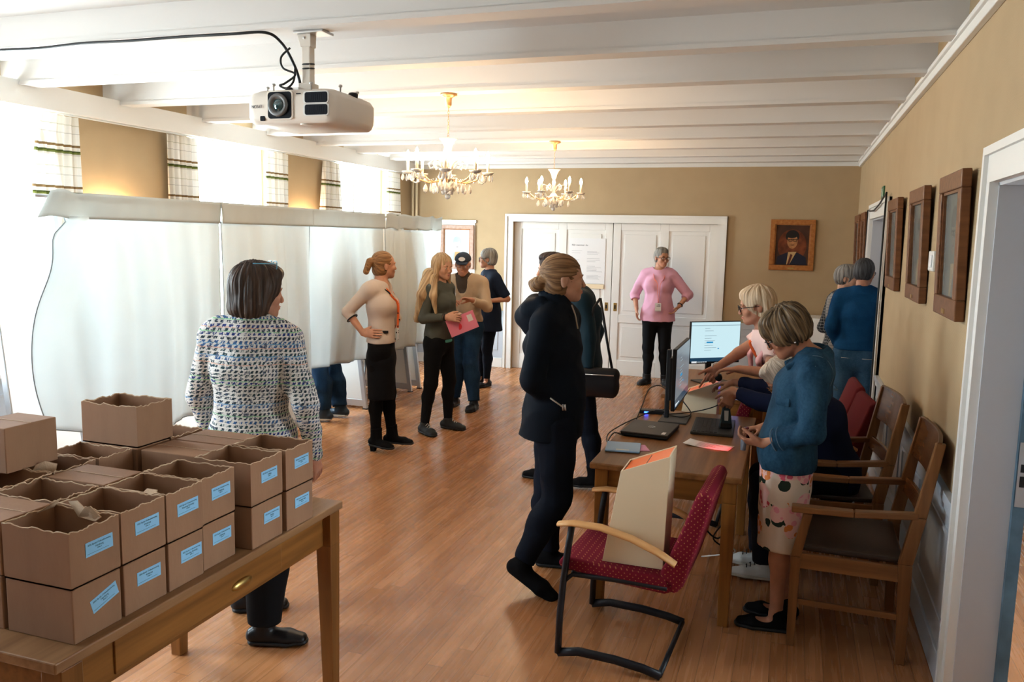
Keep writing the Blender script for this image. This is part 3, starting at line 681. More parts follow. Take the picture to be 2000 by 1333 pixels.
# cables and hub on the near desk
def cable(label, pts, r=.0035, m='black', grp=None, name='cable'):
    P = [Vector(p) for p in pts]; out = []
    for i in range(len(P)-1):
        p0, p1, p2, p3 = P[max(i-1, 0)], P[i], P[i+1], P[min(i+2, len(P)-1)]
        for k in range(8):
            t_ = k/8; out.append(.5*((2*p1)+(-p0+p2)*t_+(2*p0-5*p1+4*p2-p3)*t_*t_+(-p0+3*p1-3*p2+p3)*t_**3))
    out.append(P[-1]); return tag(MB().tube(out, r, 8).build(name, m), label, 'cable', grp)
t = thing('usb_hub', (-.80, 5.00, .73), .2, 'small black hub with a blue light behind the closed laptop', 'hub')
MB().box(-.06, .10, -.03, .03, 0, .022).build('hub_body', 'black', t, bevel=.004); MB().box(-.03, -.005, -.031, -.0295, .006, .014).build('indicator_light', 'bluelight', t)
cable('black cable looping up behind the closed laptop', [(-.83, 4.74, .742), (-.82, 4.85, .80), (-.80, 4.98, .885), (-.74, 5.03, .90), (-.69, 5.0, .86), (-.70, 4.98, .77), (-.76, 4.98, .755)])
cable('black cable running over the left desk edge to the laptop', [(-.78, 4.98, .748), (-.84, 4.80, .736), (-.885, 4.6, .735), (-.925, 4.42, .72), (-.915, 4.32, .70), (-.88, 4.25, .70)])
cable('black cable drooping from the monitor across the ballot box front', [(-.70, 4.93, .742), (-.55, 5.06, .745), (-.42, 5.11, .78), (-.33, 5.18, .83), (-.25, 5.25, .80)])
cable('short black cable curling under the side-on monitor', [(-.60, 5.02, .82), (-.54, 4.96, .76), (-.58, 4.90, .745), (-.67, 4.93, .742)])
cable('black cable at the corner behind the blue folder', [(-.84, 4.33, .74), (-.87, 4.29, .755), (-.882, 4.2, .73), (-.885, 4.15, .66)])
cable('black cables hanging under the near desk', [(-.45, 4.4, .60), (-.40, 4.3, .35), (-.30, 4.35, .22), (-.25, 4.5, .30), (-.35, 4.7, .10), (-.3, 4.8, .01)], .005)
cable('pale cable loop hanging under the near desk', [(-.30, 4.25, .58), (-.24, 4.15, .30), (-.20, 4.2, .22), (-.26, 4.4, .12), (-.4, 4.6, .01)], .004, 'paper')
ld_ = bpy.data.lights.new('scanner_beam', 'AREA'); ld_.shape = 'RECTANGLE'; ld_.size = .10; ld_.size_y = .004; ld_.spread = math.radians(24); ld_.color = (1, .04, .06); ld_.energy = .05
lo_ = bpy.data.objects.new('scanner_beam', ld_); COL.objects.link(lo_); lo_.location = (-.20, 4.10, .855); lo_.rotation_euler = (Vector((-.32, 4.28, .735))-Vector((-.20, 4.10, .855))).to_track_quat('-Z', 'Y').to_euler()
# ballot boxes
def ballot_box(x, y, z, label, letter=True):
    t = thing('ballot_box', (x, y, z), 0, label, 'ballot box', 'cream ballot boxes'); W0, W1, Dp, HL, HR, th = -.255, -.190, .20, .400, .484, .006
    # local: right edge at x=0, left edge slants from W0 (base) to W1 (top); near face y=0
    def slab(p, y0, y1): return MB().prism(p, Matrix.Translation((0, y0, 0)), y1-y0)
    side = [(W0, 0), (0, 0), (0.012, HR), (W1, HL)]
    q = slab(side, 0, th); q.build('side_panel', 'cream', t, bevel=.0015)
    q = slab(side, Dp-th, Dp); q.build('side_panel', 'cream', t, bevel=.0015)
    q = MB(); q.hexa([(-th, th, 0), (0, th, 0), (0, Dp-th, 0), (-th, Dp-th, 0)], [(.012-th, th, HR), (.012, th, HR), (.012, Dp-th, HR), (.012-th, Dp-th, HR)]); q.build('back_panel', 'cream', t)
    q = MB(); q.hexa([(W0, th, 0), (W0+th, th, 0), (W0+th, Dp-th, 0), (W0, Dp-th, 0)], [(W1, th, HL), (W1+th, th, HL), (W1+th, Dp-th, HL), (W1, Dp-th, HL)]); q.build('front_panel', 'cream', t)
    q = MB(); q.box(W0+th, -th, th, Dp-th, 0, th); q.build('bottom', 'cream', t)
    sl = (HR-HL)/(0.012-W1); dz = .010
    q = MB(); q.hexa([(W1+.008, th, HL-dz+.002), (.004, th, HR-dz), (.004, Dp-th, HR-dz), (W1+.008, Dp-th, HL-dz+.002)], [(W1+.008, th, HL-dz+.006), (.004, th, HR-dz+.004), (.004, Dp-th, HR-dz+.004), (W1+.008, Dp-th, HL-dz+.006)]); lid = q.build('orange_lid', 'orange', t)
    xm = (W1+.012)/2; zm = (HL+HR)/2-dz+.0045
    q = MB(); T = Matrix.Translation((xm, Dp/2, zm)) @ Matrix.Rotation(-math.atan(sl), 4, 'Y'); q.box(-.002, .002, -.07, .07, 0, .001, T); q.build('slot', 'black', lid)
    return t, T
ballot_box(-.442, 3.285, .440, 'cream wedge-shaped ballot box with orange lid standing on the near red chair')
bb2, T2 = ballot_box(-.415, 5.185, .440, 'cream ballot box with orange lid behind the keyboard, under the poll worker\'s hand')
# ------------------------------------------------------------------ red conference chairs
def dots_mat():
    m = mat('red_dotted_upholstery', (.17, .008, .02), .9, spec=.2); n, l, b = nodes(m)
    v, x, y, z = xyz(n, l, 'Object'); P_ = .024
    a = mth(n, l, 'FRACT', mth(n, l, 'MULTIPLY', mth(n, l, 'ADD', x, z), 1/P_)); c = mth(n, l, 'FRACT', mth(n, l, 'MULTIPLY', mth(n, l, 'ADD', y, mth(n, l, 'SUBTRACT', x, z)), 1/P_))
    da = mth(n, l, 'SUBTRACT', a, .5); dc = mth(n, l, 'SUBTRACT', c, .5); k = mth(n, l, 'LESS_THAN', mth(n, l, 'ADD', mth(n, l, 'MULTIPLY', da, da), mth(n, l, 'MULTIPLY', dc, dc)), .020)
    l.new(mixc(n, l, k, (.17, .008, .022), (.42, .16, .07)), b.inputs['Base Color']); return m
M['red'] = dots_mat(); M['redplain'] = mat('dark_red_upholstery', (.10, .008, .010), .9, spec=.2, bump=.1, bscale=300)
def red_chair(loc, rz, label, fabric='red', grp='red conference chairs'):
    t = thing('conference_chair', (*loc, 0), rz, label, 'chair', grp)   # local: faces -x
    W = .235
    q = MB(); prof = [(-.255, .440), (-.27, .42), (-.26, .400), (-.1, .375), (.19, .360), (.225, .375), (.235, .42), (.19, .436), (-.1, .440), (-.22, .450)]
    q.prism(prof, Matrix.Translation((0, -W, 0)), 2*W); q.build('seat', fabric, t, bevel=.018, seg=3, smooth=True)
    q = MB(); prof = [(.165, .445), (.19, .385), (.232, .365), (.262, .40), (.318, .60), (.362, .775), (.350, .805), (.320, .808), (.296, .785), (.250, .65), (.20, .52)]
    q.prism(prof, Matrix.Translation((0, -W, 0)), 2*W); q.build('backrest', fabric, t, bevel=.018, seg=3, smooth=True)
    for s_ in (-1, 1):
        y = s_*(W+.024); f_ = MB()
        f_.tube([(-.205, y, .60), (-.218, y, .50), (-.235, y, .35), (-.246, y, .2), (-.25, y, .03)], .018, 10, flat=(.8, 1.2)); f_.build('front_leg', 'blackmetal', t)
        f_ = MB(); f_.tube([(-.25, y, .028), (-.16, y, .05), (0, y, .048), (.12, y, .036), (.195, y, .020)], .018, 10, flat=(1.1, .8)); f_.build('floor_runner', 'blackmetal', t)
        f_ = MB(); f_.tube([(-.235, y, .35), (-.2, y-s_*.02, .38), (0, y-s_*.03, .385), (.2, y-s_*.03, .385)], .011, 8); f_.build('seat_bracket', 'blackmetal', t)
        a = MB(); P = [(-.265, y, .600), (-.20, y, .612), (-.08, y, .612), (.05, y, .585), (.16, y, .545), (.235, y, .505)]; a.tube(P, [.016, .019, .020, .020, .020, .018], 12, flat=(.62, 1.5)); a.build('armrest', 'beech', t)
    MB().tube([(.19, -W-.024, .02), (.19, W+.024, .02)], .011, 10).build('rear_crossbar', 'blackmetal', t)
    MB().tube([(-.2, -W, .385), (-.2, W, .385)], .010, 8).build('seat_crossbar', 'blackmetal', t)
    return t
red_chair((-.60, 3.47), math.radians(-3), 'red dotted chair with beech arms carrying the near ballot box')
red_chair((-.56, 5.40), 0, 'red dotted chair between the two desks carrying the far ballot box')
red_chair((.18, 5.72), math.radians(6), 'dark red armchair behind the woman in the denim jacket', 'redplain', 'dark red armchairs by the wall')
red_chair((.15, 6.34), math.radians(3), 'dark red armchair against the legs of the man in the denim shirt', 'redplain', 'dark red armchairs by the wall')
red_chair((-.05, 6.25+.10), math.radians(90), 'dark red chair pushed under the far desk, mostly hidden', 'redplain') if False else None
# ------------------------------------------------------------------ oak armchairs
def oak_chair(loc, rz, label):
    t = thing('oak_armchair', (*loc, 0), rz, label, 'chair', 'oak armchairs')     # local: faces -x, width along y
    W = .27
    for s_ in (-1, 1):
        q = MB()
        y = s_*W; a = .020
        def sec(x, z, k=a, kx=None): kx = kx or k; return [(x-kx, y-k, z), (x+kx, y-k, z), (x+kx, y+k, z), (x-kx, y+k, z)]
        q.hexa(sec(-.225, 0, .017), sec(-.225, .42, .022)); q.hexa(sec(-.225, .42, .022), sec(-.185, .62, .019)); q.build('leg', 'oak', t, bevel=.004)
        q = MB(); q.hexa(sec(.225, 0, .018, .020), sec(.215, .45, .019, .028)); q.hexa(sec(.215, .45, .019, .028), sec(.255, .66, .018, .026)); q.hexa(sec(.255, .66, .018, .026), sec(.310, .985, .015, .019)); q.build('leg', 'oak', t, bevel=.004)
        q = MB(); q.hexa([(-.255, y-.028, .620), (-.0, y-.026, .628), (-.0, y+.026, .628), (-.255, y+.028, .620)], [(-.255, y-.028, .650), (-.0, y-.026, .655), (-.0, y+.026, .655), (-.255, y+.028, .650)])
        q.hexa([(0, y-.026, .628), (.25, y-.020, .650), (.25, y+.020, .650), (0, y+.026, .628)], [(0, y-.026, .655), (.25, y-.020, .680), (.25, y+.020, .680), (0, y+.026, .655)]); q.build('armrest', 'oak_x', t, bevel=.006)
        q = MB(); q.box(-.21, .20, y-.012, y+.012, .365, .435); q.build('side_rail', 'oak_x', t, bevel=.003)
        q = MB(); q.box(-.21, .21, y-.010, y+.010, .195, .222); q.build('stretcher', 'oak_x', t, bevel=.003)
    q = MB(); q.box(-.235, -.21, -W, W, .365, .435); q.build('front_rail', 'oak', t, bevel=.003)
    q = MB(); q.box(.195, .22, -W, W, .365, .435); q.build('back_rail', 'oak', t, bevel=.003)
    q = MB(); vs = []; fs = []
    for i in range(11):
        for j in range(11):
            u, v = i/10, j/10; vs.append((-.232+.44*u, (-W+.012)+(2*W-.024)*v, .452-.022*math.sin(PI*u)*math.sin(PI*v)))
    for i in range(10):
        for j in range(10): a_ = i*11+j; fs.append((a_, a_+11, a_+12, a_+1))
    q.add(vs, fs, True); q.build('leather_seat', 'leather', t, solid=.022, bevel=.004)
    for nm, z0, z1, x0, bow in (('curved_backrest', .80, .99, .272, .030), ('lower_back_rail', .62, .69, .245, .025)):
        q = MB(); k = 14; vs = []; fs = []
        for i in range(k+1):
            u = i/k; y = -W-.012+(2*W+.024)*u; b_ = bow*math.sin(PI*u)
            for dx, z, lean in ((-.008, z0, 0), (.010, z0, 0), (-.008, z1, (z1-z0)*.17), (.010, z1, (z1-z0)*.17)): vs.append((x0+dx+b_+lean, y, z))
        for i in range(k):
            a_, b2 = 4*i, 4*i+4; fs += [(a_, b2, b2+2, a_+2), (a_+1, a_+3, b2+3, b2+1), (a_+2, b2+2, b2+3, a_+3), (a_, a_+1, b2+1, b2)]
        fs += [(0, 2, 3, 1), (4*k, 4*k+1, 4*k+3, 4*k+2)]; q.add(vs, fs, False); q.build(nm, 'walnut', t, bevel=.003)
    return t
oak_chair((.312, 3.99), math.radians(-1), 'nearest oak armchair with dark leather seat and curved back, against the wainscot')
oak_chair((.25, 4.82), math.radians(5), 'second oak armchair, behind the nearest one and beside the denim jacket')
t = thing('plastic_box', (.53, 5.285, 0), .1, 'clear plastic storage box on the floor by the wainscot behind the second oak armchair', 'box')
M['clearplastic'] = mat('milky_plastic', (.7, .75, .8), .2, alpha=.45)
q = MB(); q.box(-.12, .12, -.14, .14, 0, .004); q.box(-.12, -.116, -.14, .14, 0, .22); q.box(.116, .12, -.14, .14, 0, .22); q.box(-.12, .12, -.14, -.136, 0, .22); q.box(-.12, .12, .136, .14, 0, .22); q.build('tub', 'clearplastic', t)
MB().box(-.125, .125, -.145, .145, .22, .235).build('lid', 'clearplastic', t, bevel=.004)
MB().box(-.08, .08, -.12, .12, .005, .12).build('papers_inside', 'paper', t)

# ------------------------------------------------------------------ pictures
def picture(name, T, w_, h_, label, fm, face, fw=.05, dep=.035, group=None, plate=True, glass=False):
    t = empty(name, (0, 0, 0)); t.matrix_world = T; tag(t, label, 'picture', group)     # local: x right, y up, z out of the wall
    for (x0, x1, y0, y1) in ((-w_/2, w_/2, h_/2-fw, h_/2), (-w_/2, w_/2, -h_/2, -h_/2+fw*1.15), (-w_/2, -w_/2+fw, -h_/2+fw*1.15, h_/2-fw), (w_/2-fw, w_/2, -h_/2+fw*1.15, h_/2-fw)):
        MB().box(x0, x1, y0, y1, 0, dep).build('frame_rail', fm, t, bevel=.005)
    q = MB(); a, c = w_/2-fw, h_/2-fw
    for (x0, x1, y0, y1) in ((-a, a, c-.012, c), (-a, a, -c-.007, -c+.006), (-a, -a+.012, -c, c), (a-.012, a, -c, c)): q.box(x0, x1, y0, y1, dep*.3, dep*.75)
    q.build('inner_slip', 'frame', t) if fm == 'frame' else q.build('inner_slip', 'frame_h', t)
    p = MB().box(-a, a, -c-.007, c, .004, .010).build('portrait_panel', face, t)
    if glass: MB().box(-a+.004, a-.004, -c, c-.004, .016, .0165).build('glazing', glass, t)
    if plate: MB().box(-.035, .035, -h_/2+.014, -h_/2+.034, dep, dep+.002).build('name_plate', 'brass', t)
    return t, p, a, c
M['art_brown'] = mat('portrait_dark_brown_ground', (.055, .022, .012), .5, var=.5, vscale=5)
M['art_face'] = mat('painted_skin', (.36, .16, .06), .6, var=.3, vscale=30); M['art_hair'] = mat('painted_dark_hair', (.010, .008, .007), .6)
M['art_suit'] = mat('painted_navy_suit', (.012, .013, .028), .6); M['art_shirt'] = mat('painted_shirt', (.5, .32, .14), .6); M['art_glow'] = mat('painted_rust_glow', (.14, .035, .012), .6, var=.5, vscale=12); M['art_tie'] = mat('painted_tie', (.09, .02, .012), .6)
def ellipse(cx, cy, rx, ry, z, k=28, a0=0, a1=2*PI): return [(cx+rx*math.cos(a0+(a1-a0)*i/k), cy+ry*math.sin(a0+(a1-a0)*i/k), z) for i in range(k)]
def flat(parent, name, pts, m): return MB().add(pts, [tuple(range(len(pts)))]).build(name, m, parent)
def bust(p, s, glasses=True, fm='art_face', hm='art_hair', sm='art_suit', glow='art_glow', tie=True, oy=0):
    z = .0105
    if glow: flat(p, 'painted_glow', ellipse(.0, -.01*s+oy, .165*s, .20*s, z), glow)
    flat(p, 'painted_suit', [(-.175*s, -.235*s+oy, z+.0004), (.175*s, -.235*s+oy, z+.0004), (.165*s, -.145*s+oy, z+.0004), (.07*s, -.09*s+oy, z+.0004), (-.05*s, -.09*s+oy, z+.0004), (-.165*s, -.14*s+oy, z+.0004)], sm)
    flat(p, 'painted_shirt', [(-.055*s, -.235*s+oy, z+.0008), (-.02*s, -.235*s+oy, z+.0008), (.055*s, -.08*s+oy, z+.0008), (-.04*s, -.085*s+oy, z+.0008)], 'art_shirt')
    if tie: flat(p, 'painted_tie', [(-.045*s, -.235*s+oy, z+.001), (-.02*s, -.235*s+oy, z+.001), (.012*s, -.12*s+oy, z+.001), (-.012*s, -.105*s+oy, z+.001)], 'art_tie')
    flat(p, 'painted_hair', ellipse(.0, .105*s+oy, .078*s, .075*s, z+.0009), hm)
    flat(p, 'painted_face', ellipse(.002*s, .045*s+oy, .060*s, .088*s, z+.0013), fm)
    flat(p, 'painted_fringe', ellipse(-.01*s, .118*s+oy, .066*s, .035*s, z+.0016), hm)
    if glasses:
        q = MB()
        for sx_ in (-1, 1): q.tube([(x, y, z+.0022) for x, y, _ in ellipse(.004*s+sx_*.026*s, .055*s+oy, .020*s, .014*s, 0, 16)], .0025*s, 5, closed=True)
        q.box(-.055*s, .06*s, .066*s+oy, .072*s+oy, z+.0018, z+.0026); q.build('painted_glasses', 'art_hair', p)
    flat(p, 'painted_mouth', ellipse(.004*s, .0*s+oy, .018*s, .0045*s, z+.0018), 'art_tie')
T = frame_T((-.045, YB-.001, 1.765), (1, 0, 0), (0, 0, 1))
t, p, a, c = picture('portrait_painting', T, .515, .61, 'portrait of a person in glasses and navy suit, honey wood frame on the back wall', 'frame_h', 'art_brown', .055, .035)
bust(p, 1.0)
M['art_glare'] = mat('print_with_painted_glare', (.50, .60, .66), .3, var=.12, vscale=5, coat=1); M['art_glare2'] = mat('grey_print_with_painted_glare', (.36, .44, .50), .35, coat=1, var=.2, vscale=9); M['frame_pale'] = wood_mat('pale_frame_wood', (.38, .24, .18), (.50, .34, .27), 'Z', .3)  # pale blue window reflection on the portrait's glass is painted into the print
T = frame_T((-4.43, YB-.012, 1.640), (1, 0, 0), (0, 0, 1))
t, p, a, c = picture('portrait_print', T, .50, .60, 'portrait with painted pale blue window glare in a pale wooden frame behind the man with the cap', 'frame_pale', 'art_glare', .052, .035, plate=False)
bust(p, .8, False, 'art_glare', 'art_glare2', 'art_glare2', None, False)
t = thing('notice_board', (-4.44, YB, 1.62), 0, 'white board with a metal top rail behind the portrait with painted blue glare', 'board')
MB().box(-.30, .27, -.010, 0, -.45, .35).build('board', 'white', t, bevel=.002); MB().box(-.32, .29, -.025, 0, .35, .39).build('top_rail', 'steel', t, bevel=.004)
M['grey_glass'] = mat('grey_picture_glass', (.35, .38, .36), .12, alpha=.35)  # half-clear grey sheet laid over each portrait on the right wall
M['art_dim'] = mat('dim_portrait_ground', (.09, .085, .075), .5, var=.3, vscale=6); M['art_dim2'] = mat('dim_portrait_figure', (.14, .11, .09), .5, var=.3, vscale=9); M['art_face2'] = mat('dim_painted_skin', (.20, .13, .09), .6)
for k, (yc, w_, lb) in enumerate([(4.02, .55, 'largest wood framed portrait on the right wall, nearest the doorway'), (5.08, .58, 'wood framed portrait on the right wall left of the white thermostat'),
      (6.27, .60, 'wood framed portrait on the right wall just beside the far door'), (8.97, .50, 'narrow-looking framed portrait beyond the far door, nearer of the two'), (9.85, .62, 'framed portrait closest to the far right corner of the room')]):
    T = frame_T((XR-.002, yc, 1.80), (0, -1, 0), (0, 0, 1)) @ Matrix.Rotation(math.radians(-1.6), 4, 'X')
    T = frame_T((XR-.012, yc, 1.80), (0, -1, 0), (-.03, 0, 1))
    t, p, a, c = picture('framed_portrait', T, w_, .62, lb, 'frame', 'art_dim', .075, .038, 'dark framed portraits on the right wall', True, 'grey_glass')
    bust(p, .95, k % 2 == 0, 'art_face2', 'art_hair', 'art_dim2', None, False)
# thermostat, exit sign
t = thing('thermostat', (XR, 4.58, 1.72), 0, 'white thermostat box on the right wall between two portraits', 'thermostat')
MB().box(-.028, 0, -.075, .075, -.05, .05).build('housing', 'white', t, bevel=.005); MB().box(-.034, -.028, -.05, -.005, -.03, .03).build('dial', 'paper', t, bevel=.003)
t = thing('exit_sign', (XR, 7.60, 2.225), 0, 'small green exit pictogram sign above the far door', 'sign')
M['green'] = mat('exit_sign_green', (.03, .12, .05), .4); M['signwhite'] = mat('sign_white', (.45, .55, .45), .5)
MB().box(-.012, 0, -.08, .08, -.055, .055).build('sign_plate', 'green', t, bevel=.001)
q = MB(); q.box(-.0135, -.012, -.055, -.02, -.04, .04); q.build('door_pictogram', 'signwhite', t)
q = MB(); q.sph((-.0128, .03, .03), .009, 8, 6); q.tube([(-.013, .03, .02), (-.013, .025, -.008), (-.013, .045, -.035)], .005, 6); q.tube([(-.013, .025, -.008), (-.013, .008, -.025)], .005, 6); q.tube([(-.013, .03, .015), (-.013, .008, .005)], .004, 6); q.build('running_figure', 'signwhite', t)
t = tag(MB().tube([(XR-.028, 8.60, .06), (XR-.028, 8.61, 1.2), (XR-.04, 8.60, 2.12), (XR-.04, 8.35, 2.10), (XR-.04, 7.95, 2.09), (XR-.04, 7.5, 2.12), (XR-.042, 6.91, 2.19), (XR-.045, 6.90, 1.8), (XR-.05, 6.885, 1.0), (XR-.05, 6.87, .4), (XR-.05, 6.86, .01)], .007, 8).build('cable', 'black'), 'black cable draped round the casing of the far door and down to the floor', 'cable')
# poster on the door
t = thing('poster', (-2.602, YB+.058, 1.49), 0, 'large white printed instruction poster on the left leaf of the double door', 'poster')
sh = MB().box(-.25, .245, -.004, 0, -.285, .305).build('sheet', 'paper', t)
for (s_, x, z, tx, m_) in ((.032, -.21, .215, 'Når stemmer du:', 'ink'),):
    text_obj('poster_text', tx, s_, frame_T((x, -.0046, z), (1, 0, 0), (0, 0, 1)), m_, sh, 'LEFT')
q = MB(); rr = random.Random(3)
for z in [.13, .115, .10, .04, .02, .0, -.06, -.078, -.096, -.114, -.132, -.18, -.196, -.212, -.228]: q.box(-.0, .11+rr.random()*.1, -.0046, -.004, z-.002, z+.002)
for z in [.14, .11, .02, -.1]: q.box(-.21, -.06-rr.random()*.05, -.0046, -.004, z-.0015, z+.0015)
q.build('printed_lines', 'ink3', sh)
MB().box(-.25, .24, -.012, .0, -.355, -.295).build('easel_ledge', 'brass' if False else 'cream', t, bevel=.002)
# things by the back wall at right
t = thing('storage_cabinet', (.22, YB-.30, 0), 0, 'low white cabinet by the back wall behind the woman in the tartan jacket', 'cabinet')
MB().box(-.28, .28, -.2, .27, 0, .93).build('cabinet_body', 'white', t, bevel=.004)
for s_ in (-1, 1):
    d_ = MB().box(.01*s_ if s_ > 0 else -.27, .27 if s_ > 0 else -.01, -.215, -.2, .05, .90).build('door', 'white', t, bevel=.003); MB().sph((s_*.04, -.225, .5), .012).build('knob', 'steel', d_)
M['yellow'] = mat('yellow_box', (.75, .42, .05), .6); t = thing('small_table', (.15, 9.0, 0), 0, 'small side table behind the seated poll workers', 'table')
MB().box(-.25, .25, -.2, .2, .66, .69).build('table_top', 'white', t, bevel=.003)
for x in (-.22, .22):
    for y in (-.17, .17): MB().box(x-.015, x+.015, y-.015, y+.015, 0, .66).build('leg', 'steel', t)
tag(MB().box(-.06, .06, -.05, .05, 0, .06).build('yellow_carton', 'yellow', bevel=.003), 'small yellow box on the side table behind the tartan jacket', 'box'); bpy.data.objects['yellow_carton'].location = (.20, 8.93, .69)
t = sheet('paper_stack', 'white papers beside the yellow box', (.08, 8.98), .3, .2, .15, z=.6905, text=False)
# ------------------------------------------------------------------ chandeliers
M['crystal'] = mat('cut_crystal', (1, .96, .90), .06, trans=.45, ior=1.5, spec=.8)
M['milk'] = mat('frosted_glass_cup', (.95, .9, .8), .3, trans=.4, ior=1.3)
M['gilt'] = mat('gilded_metal', (.70, .42, .20), .35, .8)
def drop_mesh(s):
    vs = [(0, 0, 0)]; k = 6
    for rr, z in ((.30, -.25), (.5, -.6), (.36, -.85)):
        vs += [(rr*s*.55*math.cos(2*PI*j/k), rr*s*.3*math.sin(2*PI*j/k), z*s) for j in range(k)]
    vs.append((0, 0, -s)); fs = [(0, 1+(j+1) % k, 1+j) for j in range(k)]
    for r_ in range(2): fs += [(1+r_*k+j, 1+r_*k+(j+1) % k, 1+(r_+1)*k+(j+1) % k, 1+(r_+1)*k+j) for j in range(k)]
    fs += [(1+2*k+j, 1+2*k+(j+1) % k, 3*k+1) for j in range(k)]
    return vs, fs
def chandelier(x, y, narm, R, zt, zarm, label, unlit=()):
    t = thing('chandelier', (x, y, zarm), 0, label, 'chandelier', 'crystal chandeliers')
    up = zt-zarm
    MB().lathe([(.055, 0), (.06, -.012), (.035, -.022), (.022, -.03), (.020, -.075), (.012, -.09), (1e-5, -.095)], (0, 0, up), 20).build('ceiling_cap', 'gilt', t)
    q = MB(); z = up-.095
    while z > .235:
        a = 0 if int(z*1000/14) % 2 else PI/2
        q.tube([(.006*math.cos(u)*math.cos(a), .006*math.cos(u)*math.sin(a), z-.010+.012*math.sin(u)) for u in [2*PI*i/10 for i in range(10)]], .0014, 5, closed=True); z -= .018
    q.build('chain', 'gilt', t)
    MB().lathe([(.012, .13), (.022, .15), (.028, .18), (.045, .215), (.062, .23), (.058, .232), (.04, .21), (.022, .18), (.01, .16)], (0, 0, 0), 24, lobes=8, lamp=.06).build('glass_cup', 'milk', t)
    MB().lathe([(1e-5, -.13), (.012, -.12), (.02, -.10), (.012, -.08), (.026, -.05), (.045, -.035), (.03, -.01), (.014, .01), (.02, .04), (.012, .08), (.018, .11), (.010, .14), (1e-5, .24)], (0, 0, 0), 16).build('centre_column', 'crystal', t)
    MB().lathe([(.016, -.06), (.055, -.045), (.065, -.03), (.058, -.03), (.02, -.045)], (0, 0, 0), 20, lobes=10, lamp=.05).build('centre_bowl', 'crystal', t)
    dv, df = drop_mesh(.050); dm = bpy.data.meshes.new('crystal_drop'); dm.from_pydata(dv, [], df); dm.materials.append(M['crystal'])
    dv, df = drop_mesh(.066); dm2 = bpy.data.meshes.new('crystal_drop'); dm2.from_pydata(dv, [], df); dm2.materials.append(M['crystal'])
    rr = random.Random(int(y*10)); nd = 0
    def drop(px_, py_, pz, m_, par=t):
        o = bpy.data.objects.new('crystal_drop', m_); COL.objects.link(o); o.parent = par; o.location = (px_, py_, pz); o.rotation_euler = (rr.uniform(-.1, .1), rr.uniform(-.1, .1), rr.uniform(0, 3))
    for k in range(narm):
        a = 2*PI*k/narm+.35; c, s_ = math.cos(a), math.sin(a)
        def pt(r_, z_): return (r_*c, r_*s_, z_)
        ar = MB().tube([pt(.02, -.02), pt(.07, -.055), pt(.13, -.065), pt(.19, -.045), pt(.235, -.01), pt(R, .0)], [.006, .0055, .005, .005, .005, .006], 8).build('arm', 'gilt', t)
        MB().tube([pt(.03, .02), pt(.06, .07), pt(.10, .085), pt(.13, .06), pt(.12, .03), pt(.10, .04)], .0055, 8).build('scroll', 'crystal', ar)
        MB().lathe([(.008, -.012), (.03, -.006), (.042, .008), (.040, .010), (.026, .0), (.01, -.004)], pt(R, 0), 20, lobes=8, lamp=.08).build('drip_pan', 'crystal', ar)
        MB().lathe([(.0095, 0), (.0105, .085), (.004, .088)], pt(R, 0), 12).build('candle_sleeve', 'sleeve', ar)
        if k not in unlit:
            MB().lathe([(.005, .086), (.013, .100), (.0145, .112), (.009, .135), (1e-5, .152)], pt(R, 0), 12).build('bulb', 'bulb', ar)
        for j in range(4):
            b_ = a+2*PI*j/4+.4; drop(R*c+.036*math.cos(b_), R*s_+.036*math.sin(b_), -.006, dm); nd += 1
        drop(.15*c, .15*s_, -.07, dm2); nd += 1
        drop(.10*c, .10*s_, -.085 if k % 2 else -.06, dm); nd += 1
        ch = MB(); mid = a+PI/narm
        A, B = Vector(pt(R, .0)), Vector((R*math.cos(a+2*PI/narm), R*math.sin(a+2*PI/narm), 0))
        for i in range(1, 12):
            u = i/12; p = A.lerp(B, u); p.z -= .06*math.sin(PI*u); ch.sph(p, .0055, 6, 4)
        ch.build('bead_swag', 'crystal', ar)
        P, Q_ = Vector((.058*c, .058*s_, -.035)), Vector((0, 0, -.13))
        drop(.045*math.cos(mid), .045*math.sin(mid), -.055, dm2); nd += 1
    for k in range(14): a = 2*PI*k/14; drop(.085*math.cos(a), .085*math.sin(a), -.045+.01*(k % 2), dm2 if k % 2 else dm)
    for k in range(8): a = 2*PI*k/8; drop(.035*math.cos(a), .035*math.sin(a), -.095, dm)
    MB().sph((0, 0, -.155), .019, 12, 8).build('finial_ball', 'crystal', t)
    return t
chandelier(-2.26, 5.20, 8, .27, 2.74, 2.215, 'nearer and larger crystal chandelier with lit candle bulbs, right of the projector')
chandelier(-2.31, 7.95, 6, .27, 2.74, 2.235, 'farther crystal chandelier hanging before the double door')

# ------------------------------------------------------------------ ceiling projector (hung upside down)
PX, PY, PZ = -2.25, 3.335, 2.30
t = thing('projector', (PX, PY, PZ), math.radians(1), 'white ceiling projector with round lens and two black vents', 'projector')
def rrect(x0, x1, y0, y1, r_, k=5):
    out = []
    for cx, cy, a0 in ((x1-r_, y1-r_, 0), (x0+r_, y1-r_, PI/2), (x0+r_, y0+r_, PI), (x1-r_, y0+r_, 1.5*PI)):
        out += [(cx+r_*math.cos(a0+PI/2*i/k), cy+r_*math.sin(a0+PI/2*i/k)) for i in range(k+1)]
    return out
W, Dd, Hh = .240, .42, .155
rows = []
for z, g, rr_ in ((0, .022, .05), (.012, .008, .055), (.03, .0, .055), (.115, .0, .055), (.14, .014, .05), (Hh, .045, .045)): rows.append([(x, y, z) for x, y in rrect(-W+g, W-g, g*.8, Dd-g, rr_)])
